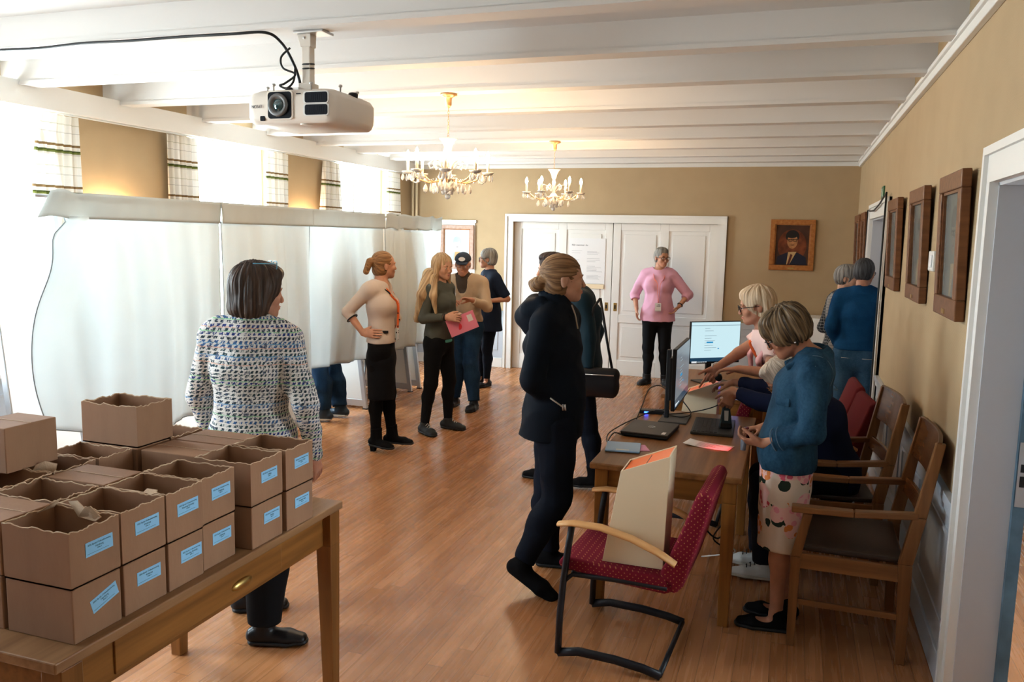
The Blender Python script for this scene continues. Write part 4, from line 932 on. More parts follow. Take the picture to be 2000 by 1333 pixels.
vs = [p for r_ in rows for p in r_]; k = len(rows[0]); fs = [(i*k+j, i*k+(j+1) % k, (i+1)*k+(j+1) % k, (i+1)*k+j) for i in range(len(rows)-1) for j in range(k)]+[tuple(range(k-1, -1, -1)), tuple((len(rows)-1)*k+j for j in range(k))]
MB().add(vs, fs, True).build('projector_body', 'projector', t, bevel=.004)
M['lensgrey'] = mat('grey_lens_barrel', (.16, .16, .16), .35, .3); M['vent'] = mat('black_vent', (.004, .006, .010), .5, spec=.15); M['lens'] = mat('lens_glass', (.01, .05, .06), .03, coat=1, spec=1)
def plate(x0, x1, z0, z1, y, r_, dep): return MB().prism([(a, b_) for a, b_ in rrect(x0, x1, z0, z1, r_)], Matrix.Translation((0, y, 0)), dep)
plate(-.115, .024, .014, .146, -.006, .018, .02).build('lens_bezel', 'projector', t, bevel=.002)
plate(-.108, .017, .020, .140, -.0075, .015, .02).build('lens_recess', 'vent', t)
TL = Matrix.Translation((-.050, -.006, .080)) @ Matrix.Rotation(PI/2, 4, 'X')
ln = MB().lathe([(.052, 0), (.052, .012), (.046, .018), (.034, .014), (.031, .006)], T=TL, n=32).build('lens_ring', 'lensgrey', t)
MB().lathe([(.031, .003), (.024, .010), (.012, .0135), (1e-5, .0145)], T=TL, n=28).build('lens_glass', 'lens', t)
for z0, z1 in ((.088, .134), (.033, .079)):
    plate(.076, .208, z0-.004, z1+.004, -.003, .012, .01).build('vent_bezel', 'white', t)
    v_ = plate(.086, .203, z0, z1, -.0045, .010, .01).build('vent', 'vent', t)
    q = MB(); [q.box(.090+i*.0105, .091+i*.0105, -.0052, -.004, z0+.004, z1-.004) for i in range(11)]; q.build('vent_fins', 'blackmetal', v_)
plate(.038, .062, .128, .132, -.001, .0015, .004).build('slot', 'vent', t)
plate(-.155, -.130, .012, .034, -.0012, .004, .004).build('sensor_window', 'vent', t)
tx = text_obj('brand_lettering', 'EPSON', .020, Matrix.Identity(4), 'ink', None)
tx.matrix_world = frame_T((-.197, .0, .075), (-1, 0.12, 0), (0, 0, -1)); tx.parent = t; tx.location = (-.172, -.003, .078)
q = MB(); q.lathe([(.026, 0), (.028, -.004), (.020, -.006), (1e-5, -.006)], (.06, .05, .001), 20); q.build('foot_pad', 'projector', t)
for x, y in ((-.18, .10), (-.10, .03), (.10, .03), (.20, .12), (.19, .30), (-.18, .32)):
    q = MB(); q.lathe([(.0035, Hh-.02), (.0035, Hh+.018), (.009, Hh+.02), (.009, Hh+.028), (.004, Hh+.031)], (x, y, 0), 10); q.build('adjusting_screw', 'steel', t)
for x, y in ((-.03, .06), (.20, .24)): MB().lathe([(.022, Hh-.02), (.024, Hh+.006), (.018, Hh+.013), (1e-5, Hh+.013)], (x, y, 0), 16).build('levelling_foot', 'black', t)
q = MB(); q.box(-.15, .15, .14, .17, Hh, Hh+.012); q.box(-.02, .02, .05, .33, Hh, Hh+.014); q.build('mount_bracket', 'steel', t)
t2 = thing('projector_mount', (-2.25, 3.50, PZ+Hh+.014), 0, 'beige ceiling pole and bracket holding the white projector', 'bracket')
hp = 2.74-PZ-Hh-.014
MB().box(-.022, .022, -.022, .022, .012, hp-.012).build('pole', 'projector', t2, bevel=.004)
MB().box(-.035, .035, -.035, .035, .0, .035).build('lower_clamp', 'projector', t2, bevel=.004)
MB().box(-.05, .11, -.05, .05, hp-.012, hp).build('ceiling_plate', 'steel', t2, bevel=.003)
q = MB(); q.hexa([(-.028, -.024, hp-.07), (.028, -.024, hp-.07), (.028, .024, hp-.07), (-.028, .024, hp-.07)], [(-.045, -.026, hp-.01), (.03, -.026, hp-.01), (.03, .026, hp-.01), (-.045, .026, hp-.01)]); q.build('upper_clamp', 'projector', t2, bevel=.003)
for z in (hp-.03, .025): MB().sph((-.005, -.027, z), .006, 8, 6).build('bolt', 'steel', t2)
for z in (.105, .125): MB().tube([(.026*math.cos(a)*1.05, .026*math.sin(a)*1.05, z+.004*math.sin(a)) for a in [2*PI*i/16 for i in range(16)]], .0035, 6, closed=True).build('cable_strap', 'black', t2)
yb = 3.385
pts = [(-5.0, yb-.01, 2.735)]+[(-5.0+i*.30, yb-.012+.010*math.sin(i*1.9), 2.732-.008*abs(math.sin(i*1.3))) for i in range(1, 9)]+[(-2.42, yb+.02, 2.728), (-2.37, 3.46, 2.69), (-2.32, 3.48, 2.60), (-2.30, 3.50, 2.52), (-2.30, 3.50, 2.475)]
cable('twin black cable clipped along the ceiling beam to the projector', pts, .007)
cable('black cable loop tied beside the projector pole', [(-2.31, 3.44, 2.66), (-2.36, 3.44, 2.62), (-2.35, 3.44, 2.57), (-2.29, 3.45, 2.54), (-2.34, 3.44, 2.50), (-2.37, 3.44, 2.49), (-2.33, 3.44, 2.477), (-2.30, 3.45, 2.51), (-2.29, 3.45, 2.57)], .005)
# ================================================================== figures: smooth bodies grown from distance fields
V3 = lambda *a: np.array(a, float)
def nrm(v): v = np.asarray(v, float); return v/(np.linalg.norm(v)+1e-12)
class Field:
    def __init__(s): s.p = []
    # tapered limb/loft segment with an elliptical section: radii (ra, fa) at a to (rb, fb) at b; R = direction of first radius
    def seg(s, a, b, ra, rb, fa=None, fb=None, R=None, k=.02, op='add', cap0=False, cap1=False):
        a, b = V3(*a), V3(*b); fa = ra if fa is None else fa; fb = rb if fb is None else fb
        ax = b-a; L = np.linalg.norm(ax); ax = ax/L if L > 1e-6 else V3(0, 0, 1)
        R = V3(1, 0, 0) if R is None else V3(*R)
        R = R-ax*R.dot(ax)
        if np.linalg.norm(R) < 1e-3: R = V3(0, 1, 0)-ax*ax[1]
        R = nrm(R); F = np.cross(ax, R); m = max(ra, rb, fa, fb)+k+.012
        lo, hi = np.minimum(a, b)-m, np.maximum(a, b)+m
        def fn(P):
            q = P-a; t_ = q@ax; t = np.clip(t_/max(L, 1e-6), 0, 1)
            u = q@R; v = q@F; w = t_-t*L; r1 = ra+(rb-ra)*t; r2 = fa+(fb-fa)*t; mn = np.minimum(r1, r2)
            d = (np.sqrt((u/r1)**2+(v/r2)**2+(w/mn)**2)-1)*mn
            if cap0: d = np.maximum(d, -t_)
            if cap1: d = np.maximum(d, t_-L)
            return d
        s.p.append((lo, hi, fn, k, op)); return s
    def ell(s, c, r, Rm=None, k=.015, op='add'):
        c = V3(*c); r = V3(*r) if hasattr(r, '__len__') else V3(r, r, r); Rm = np.eye(3) if Rm is None else Rm   # rows of Rm = local axes
        m = max(r)+k+.012
        def fn(P):
            q = (P-c)@Rm.T; k0 = np.sqrt(((q/r)**2).sum(-1)); k1 = np.sqrt(((q/r**2)**2).sum(-1))+1e-9
            return k0*(k0-1)/k1
        s.p.append((c-m, c+m, fn, k, op)); return s
    def half(s, pt, n, k=.004):                # keep the side opposite to n
        pt, n = V3(*pt), nrm(n); s.p.append((None, None, lambda P: (P-pt)@n, k, 'cut')); return s
    def mesh(s, h, noise=0, seed=0, nscale=1.0, relax=2):
        L = np.min([p[0] for p in s.p if p[4] == 'add'], 0)-.02; H = np.max([p[1] for p in s.p if p[4] == 'add'], 0)+.02
        n = np.ceil((H-L)/h).astype(int)+1; D = np.full(n, .5, np.float32)
        ax = [L[i]+np.arange(n[i])*h for i in range(3)]
        for lo, hi, fn, k, op in s.p:
            if lo is None: i0, i1 = np.zeros(3, int), n
            else: i0 = np.clip(np.floor((lo-L)/h).astype(int), 0, n); i1 = np.clip(np.ceil((hi-L)/h).astype(int)+1, 0, n)
            if (i1 <= i0).any(): continue
            sl = tuple(slice(i0[i], i1[i]) for i in range(3))
            P = np.stack(np.meshgrid(*[ax[i][sl[i]] for i in range(3)], indexing='ij'), -1)
            d = fn(P).astype(np.float32); A = D[sl]
            if op == 'add':
                g = np.clip(.5+.5*(A-d)/k, 0, 1); D[sl] = A*(1-g)+d*g-k*g*(1-g)
            else:
                if op == 'sub': d = -d
                g = np.clip(.5-.5*(A-d)/k, 0, 1); D[sl] = A*(1-g)+d*g+k*g*(1-g)
        if noise:
            rs = np.random.RandomState(seed)
            near = np.abs(D) < noise*3+2*h; idx = np.argwhere(near); P = L+idx*h; nz = np.zeros(len(P))
            for i in range(7):
                dv = rs.normal(size=3)*V3(1, 1, .8); f_ = (14+20*rs.rand())*nscale; wv = rs.normal(size=3)*7; gate = .5+.5*np.sin(P@(rs.normal(size=3)*6)+rs.rand()*6)
                nz += (2*np.abs(np.sin(P@(nrm(dv)*f_)+1.3*np.sin(P@wv)+rs.rand()*6))-1.1)*gate
            D[near] += (noise*.55*nz/1.5).astype(np.float32)
        return surf_net(D, L, h, relax)
def surf_net(D, L, h, relax):
    ins = D < 0; n = D.shape
    c = np.zeros((n[0]-1, n[1]-1, n[2]-1), np.uint8)
    sl = lambda a, m: slice(a, m-1+a)
    for i in (0, 1):
        for j in (0, 1):
            for k in (0, 1): c += ins[sl(i, n[0]), sl(j, n[1]), sl(k, n[2])]
    act = (c > 0) & (c < 8); idx = np.argwhere(act); vid = np.full(act.shape, -1, np.int64); vid[act] = np.arange(len(idx))
    acc = np.zeros((len(idx), 3)); cnt = np.zeros(len(idx))
    C = [(i, j, k) for i in (0, 1) for j in (0, 1) for k in (0, 1)]
    vals = {q: D[idx[:, 0]+q[0], idx[:, 1]+q[1], idx[:, 2]+q[2]].astype(float) for q in C}
    for a in C:
        for d in range(3):
            if a[d]: continue
            b = tuple(a[x]+(1 if x == d else 0) for x in range(3)); va, vb = vals[a], vals[b]; m = (va < 0) != (vb < 0)
            t = np.where(m, va/(va-vb+1e-12), 0); p = np.tile(V3(*a), (len(idx), 1)); p[:, d] += t; acc[m] += p[m]; cnt[m] += 1
    V = L+(idx+acc/np.maximum(cnt, 1)[:, None])*h
    F = []
    for d in range(3):
        e1, e2 = [(1, 2), (2, 0), (0, 1)][d]
        a = ins[tuple(slice(0, n[x]-1) if x == d else slice(1, n[x]-1) for x in range(3))]; b = ins[tuple(slice(1, n[x]) if x == d else slice(1, n[x]-1) for x in range(3))]
        q = np.argwhere(a != b); 
        if not len(q): continue
        fl = a[tuple(q.T)]; q = q.copy()
        for x in range(3):
            if x != d: q[:, x] += 1
        def g(o1, o2): w = q.copy(); w[:, e1] -= o1; w[:, e2] -= o2; return vid[tuple(w.T)]
        f = np.stack([g(1, 1), g(0, 1), g(0, 0), g(1, 0)], 1); f[~fl] = f[~fl][:, ::-1]; F.append(f)
    F = np.concatenate(F); F = F[(F >= 0).all(1)]
    for _ in range(relax):
        S = np.zeros_like(V); N = np.zeros(len(V))
        for i in range(4):
            a, b = F[:, i], F[:, (i+1) % 4]
            for x in range(3): S[:, x] += np.bincount(a, V[b, x], len(V))+np.bincount(b, V[a, x], len(V))
            N += np.bincount(a, minlength=len(V))+np.bincount(b, minlength=len(V))
        V = V*.5+.5*S/np.maximum(N, 1)[:, None]
    return V, F
def field_obj(name, fld, m, h, parent=None, noise=0, seed=0, nscale=1.0, relax=2, world=None):
    V, F = fld.mesh(h, noise, seed, nscale, relax)
    if world is not None: V = (V-world[0])@world[1].T         # to the figure's own frame
    me = bpy.data.meshes.new(name); me.vertices.add(len(V)); me.vertices.foreach_set('co', V.ravel())
    me.loops.add(F.size); me.loops.foreach_set('vertex_index', F.ravel().astype(np.int32))
    me.polygons.add(len(F)); me.polygons.foreach_set('loop_start', np.arange(0, F.size, 4, dtype=np.int32)); me.polygons.foreach_set('loop_total', np.full(len(F), 4, dtype=np.int32))
    me.update(calc_edges=True); me.validate(); me.polygons.foreach_set('use_smooth', np.ones(len(me.polygons), bool))
    me.materials.append(M[m] if isinstance(m, str) else m)
    o = bpy.data.objects.new(name, me); COL.objects.link(o)
    if parent is not None: o.parent = parent
    return o

def rotz(a): return np.array([[math.cos(a), -math.sin(a), 0], [math.sin(a), math.cos(a), 0], [0, 0, 1]])
def axes(yaw, pitch=0, roll=0):
    """columns right, forward, up; yaw 0 faces +y, positive turns left; pitch<0 looks down"""
    R = rotz(yaw); cp, sp = math.cos(pitch), math.sin(pitch); Rx = np.array([[1, 0, 0], [0, cp, -sp], [0, sp, cp]])
    cr_, sr = math.cos(roll), math.sin(roll); Ry = np.array([[cr_, 0, sr], [0, 1, 0], [-sr, 0, cr_]]); return R@Rx@Ry
D2R = math.radians

def smooth_path(pts, n=6):
    P = [V3(*p) for p in pts]; out = []
    for i in range(len(P)-1):
        a, b, c, d = P[max(i-1, 0)], P[i], P[i+1], P[min(i+2, len(P)-1)]
        for k in range(n): t = k/n; out.append(.5*(2*b+(c-a)*t+(2*a-5*b+4*c-d)*t*t+(3*b-a-3*c+d)*t**3))
    return out+[P[-1]]

class Person:
    """A standing or seated figure. J holds world joints; S scale (height/1.70)."""
    def __init__(s, x, y, yaw, h=1.70, lean=0, girth=1.0, head=None, z0=0, female=True, tilt=0, **J):
        s.h = h; s.S = h/1.70; s.o = V3(x, y, z0); s.yaw = yaw; s.B = axes(yaw); s.g = girth; s.f = female
        S = s.S; W = lambda a, b, c: s.o+s.B@V3(a*S, b*S, c*S)
        s.W = W; ln = lean
        s.J = dict(pel=W(0, 0, .90), waist=W(tilt*.3, ln*.3, 1.05), chest=W(tilt*.7, ln*.7, 1.24), neck=W(tilt, ln, 1.42),
                   shL=W(-.165+tilt, ln, 1.365), shR=W(.165+tilt, ln, 1.365), elL=W(-.215+tilt, ln-.02, 1.09), elR=W(.215+tilt, ln-.02, 1.09), wrL=W(-.22+tilt, ln+.05, .85), wrR=W(.22+tilt, ln+.05, .85),
                   hipL=W(-.088, 0, .87), hipR=W(.088, 0, .87), knL=W(-.095, .02, .475), knR=W(.095, .02, .475), anL=W(-.10, -.02, .085), anR=W(.10, -.02, .085))
        s.head_ax = s.B; s.fingers = {}
        s.toe = {'L': s.B@V3(-.12, 1, 0), 'R': s.B@V3(.12, 1, 0)}
        for k, v in J.items(): s.J[k] = V3(*v)
        s.hp = None
        if head is not None: s.set_head(*head)
        else: s.set_head(0, 0)
    def set_head(s, dyaw, pitch=0, roll=0, off=(0, 0, 0), scale=1.0):
        s.H = axes(s.yaw+dyaw, pitch, roll); s.hs = s.S*scale
        s.hc = s.J['neck']+s.B@(V3(*off)*s.S)+s.H@(V3(0, .028, .158)*s.S)
    def hw(s, a, b, c): return s.hc+s.H@(V3(a, b, c)*s.hs)
    # ---- head shape (local: x right, y forward, z up, origin at middle of the head; eyes at z = 0)
    def add_head(s, F):
        Rm = s.H.T; k = s.hs; E = lambda c, r, kk=.012, op='add': F.ell(s.hw(*c), [x*k for x in r], Rm, kk, op)
        E((0, -.012, .035), (.073, .093, .082)); E((0, .030, .02), (.064, .062, .080), .02)
        E((0, .035, -.045), (.052, .055, .062), .02); E((0, .060, -.082), (.026, .028, .024), .02)
        F.seg(s.hw(-.042, .015, -.055), s.hw(-.012, .066, -.088), .018*k, .015*k, k=.02); F.seg(s.hw(.042, .015, -.055), s.hw(.012, .066, -.088), .018*k, .015*k, k=.02)
        for sx_ in (-1, 1):
            E((sx_*.031, .094, .0), (.017, .010, .010), .008, 'sub'); E((sx_*.030, .080, .0), (.0125, .0125, .0125), .003)
            E((sx_*.030, .085, .021), (.022, .009, .007), .012); E((sx_*.038, .066, -.028), (.022, .018, .020), .02)
            E((sx_*.074, -.008, -.008), (.008, .018, .030), .005); E((sx_*.079, -.013, .004), (.005, .013, .018), .003)
            E((sx_*.009, .102, -.034), (.008, .009, .007), .006)
        F.seg(s.hw(0, .090, .010), s.hw(0, .108, -.028), .0065*k, .0088*k, k=.010)
        E((0, .090, -.055), (.021, .009, .0055), .006); E((0, .089, -.065), (.019, .009, .0055), .006); E((0, .098, -.0600), (.017, .004, .0015), .002, 'sub')
        n0 = s.J['neck']; nb = s.hw(0, -.028, -.075)
        F.seg(n0-s.B@V3(0, 0, .05*s.S), nb, .058*s.S, .051*s.S, .054*s.S, .052*s.S, R=s.B[:, 0], k=.025)
    def torso(s, F, e=0, k=.04, hips=True, bust=None, belly=0):
        S, g, J = s.S, s.g, s.J; R = s.B[:, 0]; sh = J['shR']-J['shL']; R2 = nrm(sh)
        F.seg(J['pel']-s.B@V3(0, 0, .03*S), J['pel']+s.B@V3(0, 0, .05*S), .158*S*g+e, .150*S*g+e, .108*S*g+e, .105*S*g+e, R, k)
        F.seg(J['pel']+s.B@V3(0, 0, .05*S), J['waist'], .150*S*g+e, .122*S*g+e, .105*S*g+e, .092*S*g+e, R, k)
        F.seg(J['waist'], J['chest'], .122*S*g+e, .142*S*g+e, .092*S*g+e, .108*S*g+e, (R+R2), k)
        F.seg(J['chest'], J['neck']-s.B@V3(0, 0, .075*S), .142*S*g+e, .105*S+e, .108*S*g+e, .078*S+e, R2, k)
        F.seg(J['shL']+(J['neck']-J['shL'])*.1, J['shR']+(J['neck']-J['shR'])*.1, .055*S+e, .055*S+e, k=.05)
        F.seg(J['shL']+(J['neck']-J['shL'])*.35+V3(0, 0, .01), J['neck']-V3(0, 0, .005), .045*S+e, .056*S+e, k=.04); F.seg(J['shR']+(J['neck']-J['shR'])*.35+V3(0, 0, .01), J['neck']-V3(0, 0, .005), .045*S+e, .056*S+e, k=.04)
        bust = s.f if bust is None else bust
        if bust:
            up = nrm(J['neck']-J['chest']); fw = nrm(np.cross(up, R2))
            for sx_ in (-1, 1): F.ell(J['chest']+R2*sx_*.066*S*g+fw*(.070*S*g)+up*.012, (.056*S*g+e*.8, .054*S*g+e*.8, .060*S*g+e*.8), k=.055)
        if belly: F.ell(J['waist']+s.B@V3(0, .05*S, -.02*S), (.12*S+e, .075*S+belly+e, .13*S+e), s.B.T, k=.05)
    def arm(s, F, c, e=0, upto=2.0, e1=None, k=.025, rs=1.0):
        """upto 1..2: fraction past the elbow"""
        S, J = s.S*rs, s.J; a, b, w = J['sh'+c], J['el'+c], J['wr'+c]; e1 = e if e1 is None else e1
        F.seg(a, b, .047*S+e, .038*S+e, k=max(.014, k-.006)) if upto >= 1 else F.seg(a, a+(b-a)*upto, .050*S+e, .043*S+e, k=k+.02, cap1=True)
        if upto > 1:
            t = upto-1; en = b+(w-b)*t; F.seg(b, en, .037*S+e, (.036+(.024-.036)*t)*S+e1, k=min(k, .012), cap1=t < 1.0)
    def hand(s, F, c, dr, palm, pose='relax', spread=.0):
        """dr = direction the fingers point, palm = palm normal"""
        S = s.S*1.0; w = s.J['wr'+c]; dr = nrm(dr); pn = V3(*palm); pn = nrm(pn-dr*pn.dot(dr)); side = np.cross(dr, pn)*(1 if c == 'R' else -1)   # side = thumb side
        pc = w+dr*.052*S; F.seg(w, w+dr*.025*S, .025*S, .030*S, .019*S, .016*S, side, k=.012)
        F.seg(w+dr*.025*S, w+dr*.082*S, .032*S, .040*S, .014*S, .012*S, side, k=.012)
        curl = {'relax': (.25, .45, .5), 'flat': (.03, .06, .05), 'grip': (.8, 1.2, .8), 'fist': (1.2, 1.5, 1.1), 'hold': (.55, .75, .4), 'point': (.1, .1, .1)}[pose]
        for i, (off, ln) in enumerate(((.030, .078), (.010, .086), (-.011, .080), (-.031, .064))):
            b = w+dr*.086*S+side*off*S; d = nrm(dr+side*(off*spread*8)); ang = 0; r0 = .0088*S; cu = curl
            if pose == 'point' and i > 0: cu = (1.3, 1.5, 1.0)
            for j, q in enumerate((.44, .31, .25)):
                ang += cu[j]; dd = nrm(d*math.cos(ang)+pn*math.sin(ang)); e = b+dd*ln*q*S; F.seg(b, e, r0, r0*.93, k=.0035 if j == 0 else .002); b = e; r0 *= .92
        b = w+dr*.022*S+side*.026*S+pn*.004; d = nrm(dr*.75+side*.62+pn*.35)
        F.seg(b, b+d*.038*S, .0145*S, .0115*S, k=.012); b = b+d*.038*S; cc = .6 if pose in ('grip', 'fist', 'hold') else .2
        d = nrm(d*math.cos(cc)+(pn*.5+dr*.6-side*.2)*math.sin(cc)); F.seg(b, b+d*.030*S, .0105*S, .0095*S, k=.003); b = b+d*.030*S; F.seg(b, b+nrm(d+dr*.2)*.020*S, .0095*S, .0080*S, k=.002)
    def legs(s, F, e=0, k=.03, bare=False, upto=1.0, lowr=1.0, thick=1.0, cap=True, es=None):
        S, J, g = s.S, s.J, (.6+.4*s.g)*thick; es = e if es is None else es
        for c in 'LR':
            h_, n_, a_ = J['hip'+c], J['kn'+c], J['an'+c]; sx_ = -1 if c == 'L' else 1
            F.seg(h_, n_, .088*S*g+e, .058*S*g+e, .092*S*g+e, .060*S*g+e, s.B[:, 0], k=.04)
            m_ = n_+(a_-n_)*.33-nrm(V3(*s.toe[c]))*.012; F.seg(n_, m_, .054*S*g+e, .053*S*g*lowr+es, k=k); en = n_+(a_-n_)*upto
            F.seg(m_, en, .052*S*g*lowr+es, .036*S*lowr+es, k=k, cap1=cap and upto <= 1.0)
    def foot(s, F, c, e=0, flat=True, heel=0, lift=0, pitch=0):
        S, J = s.S, s.J; a = J['an'+c]; t = V3(*s.toe[c]); t = nrm(t); z = a[2]
        hl = a-t*.035*S; hl[2] = max(z-.050*S, .03)+0; up = V3(0, 0, 1); tz = math.sin(pitch)
        ball = a+t*.105*S+V3(0, 0, -.055*S+.105*tz*S); toe = a+t*.165*S+V3(0, 0, -.062*S+.16*tz*S); hl = a-t*.045*S+V3(0, 0, -.045*S-.03*tz)
        F.seg(a, a+V3(0, 0, -.02*S), .036*S+e, .036*S+e, k=.02)
        F.seg(hl, ball, .032*S+e, .040*S+e, .030*S+e, .026*S+e, np.cross(t, up), k=.02); F.seg(ball, toe, .040*S+e, .030*S+e, .024*S+e, .017*S+e, np.cross(t, up), k=.015)
        return t, hl, toe
    def frame(s): return (s.o, s.B.T)
    def root(s, label, group=None, skin='skin', h=.005, hands=('relax', 'relax'), hdir=None, hpalm=None, legs_up=1.0, extra=None):
        F = Field(); s.torso(F, -.006, bust=False); s.legs(F, -.006, cap=False)
        for i, c in enumerate('LR'):
            s.foot(F, c, -.004, pitch=getattr(s, 'pitch', {}).get(c, 0)); s.arm(F, c)
            d = nrm(s.J['wr'+c]-s.J['el'+c]); dr = (hdir or {}).get(c, d); pn = (hpalm or {}).get(c, s.B@V3(1 if c == 'L' else -1, .2, 0))
            s.hand(F, c, dr, pn, hands[i] if isinstance(hands, tuple) else hands)
        s.add_head(F)
        if extra: extra(F)
        o = field_obj('person', F, skin, h, None, relax=1, world=s.frame()); o.location = s.o; o.rotation_euler = (0, 0, s.yaw)
        tag(o, label, 'person', group); s.ob = o; return o
    def part(s, name, F, m, h=.006, noise=0, seed=0, nscale=1.0, relax=2): return field_obj(name, F, m, h, s.ob, noise, seed, nscale, relax, world=s.frame())
    def mbpart(s, name, q, m, **kw):           # MB in world coordinates -> child in the figure's frame
        o_, R = s.frame(); q.v = [tuple(R@(V3(*v)-o_)) for v in q.v]; return q.build(name, m, s.ob, **kw)
    # ---- garments
    def top(s, name, m, e=.012, hem=.83, sleeve=1.9, es=None, ec=None, h=.006, noise=.0035, seed=1, neck=None, vneck=None, flare=0, bust=None, belly=0, collar=0, open_front=0, capz=None, skirtlen=None):
        F = Field(); s.torso(F, e, bust=bust, belly=belly); S, J = s.S, s.J; es = e if es is None else es
        if isinstance(sleeve, (int, float)): sleeve = (sleeve, sleeve)
        for c, u in zip('LR', sleeve): s.arm(F, c, es, u, e1=es if ec is None else ec, k=.03)
        zb = J['pel']-s.B@V3(0, 0, .03*S)
        if hem < .84:
            b = s.o+s.B@V3(0, 0, hem*S); F.seg(zb, b, .160*S*s.g+e, .165*S*s.g+e+flare, .112*S*s.g+e, .118*S*s.g+e+flare, s.B[:, 0], k=.04, cap1=True)
        F.half(s.o+s.B@V3(0, 0, hem*S), -s.B[:, 2])
        nk = J['neck']; up = nrm(nk-J['chest'])
        F.seg(nk-up*.012*S, nk+up*.14*S, (.060+(neck or 0))*S, .09*S, k=.008, op='sub') if collar == 0 else None
        if collar:
            F.seg(nk-up*.02*S, nk+up*collar*S, .068*S+e*.5, .066*S+e*.5, k=.02, cap1=True); F.seg(nk-up*.03, nk+up*(collar+.08)*S, (.056)*S, .062*S, k=.004, op='sub')
        if vneck:
            fw = s.B[:, 1]; F.seg(nk+fw*.02*S+up*.03, J['chest']+fw*(.14+e)*S+up*(.17-vneck)*S, .062*S, .006, k=.006, op='sub')
        return s.part(name, F, m, h, noise, seed)
    def trousers(s, m, e=.008, hem=.94, thick=1.0, low=1.0, waist=.99, h=.006, noise=.003, seed=2, name='trousers', es=None):
        F = Field(); S, J = s.S, s.J; s.legs(F, e, upto=hem, thick=thick, lowr=low, es=es)
        F.seg(J['pel']-s.B@V3(0, 0, .045*S), J['pel']+s.B@V3(0, 0, (waist-.90)*S), .156*S*s.g+e, .146*S*s.g+e, .108*S*s.g+e, .102*S*s.g+e, s.B[:, 0], k=.05, cap1=True)
        return s.part(name, F, m, h, noise, seed)
    def shoes(s, m, e=.006, sole='black', heel=0, h=.005, name='shoe', pitch=None, boot=0, solem=None, open_top=False):
        for c in 'LR':
            F = Field(); t, hl, toe = s.foot(F, c, e, pitch=(pitch or {}).get(c, 0)); a = s.J['an'+c]; up = V3(0, 0, 1)
            if boot: F.seg(a, a+(s.J['kn'+c]-a)*boot, .040*s.S+e, .044*s.S+e, k=.02, cap1=True)
            if open_top: F.seg(a+t*.03+up*.02, a+t*.01+up*.12, .040, .06, k=.004, op='sub'); F.ell(a+t*.05+up*(-.012), (.050, .050, .030), k=.004, op='sub')
            zb = a[2]-.085*s.S+.002
            if not (pitch or {}).get(c, 0): F.half((0, 0, max(zb, .001)+.016), (0, 0, -1))
            o = s.part(name, F, m, h)
            if not (pitch or {}).get(c, 0):
                G = Field(); r_ = .033*s.S+e; z_ = zb+.012+r_*0; G.seg(hl*V3(1, 1, 0)+up*(z_), (a+t*.105*s.S)*V3(1, 1, 0)+up*z_, r_, .043*s.S+e, .03, .03, np.cross(t, up), k=.01); G.seg((a+t*.105*s.S)*V3(1, 1, 0)+up*z_, toe*V3(1, 1, 0)+up*z_, .043*s.S+e, .030*s.S+e, .03, .03, np.cross(t, up), k=.01)
                G.half((0, 0, zb+.020), (0, 0, 1)); G.half((0, 0, zb+.0015), (0, 0, -1)); s_ = s.part('sole', G, solem or sole, h, relax=1); s_.parent = o
    def laces(s, m):
        for c in 'LR':
            a = s.J['an'+c]; t = nrm(V3(*s.toe[c])); sd = np.cross(t, V3(0, 0, 1)); q = MB()
            for i in range(4):
                b = a+t*(.052+.020*i)+V3(0, 0, .012-.013*i); q.tube([b-sd*.024-V3(0, 0, .012), b+V3(0, 0, .004), b+sd*.024-V3(0, 0, .012)+t*.008], .0028, 5)
            s.mbpart('laces', q, m)
    def hair(s, m, pieces=(), flow='crown', front=.045, vol=.012, low=-.02, h=.004, noise=.0015, seed=5, nscale=2.5, cut=None, nape=-.06, face=None):
        F = Field(); Rm = s.H.T; k = s.hs
        F.ell(s.hw(0, -.014, .036), [(.073+vol)*k, (.093+vol)*k, (.084+vol)*k], Rm, .01); F.ell(s.hw(0, -.035, nape+.05), [(.066+vol)*k, (.062+vol)*k, .065*k], Rm, .02)
        for p in pieces:
            if p[0] == 'e': F.ell(s.hw(*p[1]), [x*k for x in p[2]], Rm, p[3] if len(p) > 3 else .012)
            if p[0] == 'w': F.seg(p[1], p[2], p[3], p[4], k=.015)
            if p[0] == 's': F.seg(s.hw(*p[1]), s.hw(*p[2]), p[3]*k, p[4]*k, p[5]*k if len(p) > 5 else None, p[6]*k if len(p) > 6 else None, R=s.H[:, 0], k=.012)
        fz = front
        fc = face or ((0, .10, fz-.095), (.066, .085, .105))
        F.ell(s.hw(*fc[0]), [x*k for x in fc[1]], Rm, .008, 'sub')
        for sx_ in (-1, 1):
            if low > -.05: F.ell(s.hw(sx_*.078, .006, -.022), [.024*k, .030*k, .040*k], Rm, .006, 'sub')
        F.half(s.hw(0, 0, nape), -s.H[:, 2]) if cut is None else F.half(s.hw(0, 0, cut), -s.H[:, 2])
        o = s.part('hair', F, m, h, 0, seed, nscale, relax=1); me = o.data; n_ = len(me.vertices)
        co = np.empty(n_*3); me.vertices.foreach_get('co', co); co = co.reshape(-1, 3); nm = np.empty(n_*3); me.vertices.foreach_get('normal', nm); nm = nm.reshape(-1, 3)
        L = ((co@s.B.T+s.o)-s.hc)@s.H/s.hs; tied = flow == 'tied'
        if tied: a, b, e_ = L[:, 0], L[:, 2]-.045, L[:, 1]
        else: a, b, e_ = L[:, 0], L[:, 1]+.03, L[:, 2]
        rho = np.sqrt(a*a+b*b)+.012; hv = np.stack([a/rho*.09, b/rho*.09, e_*.10+rho*.06], 1)
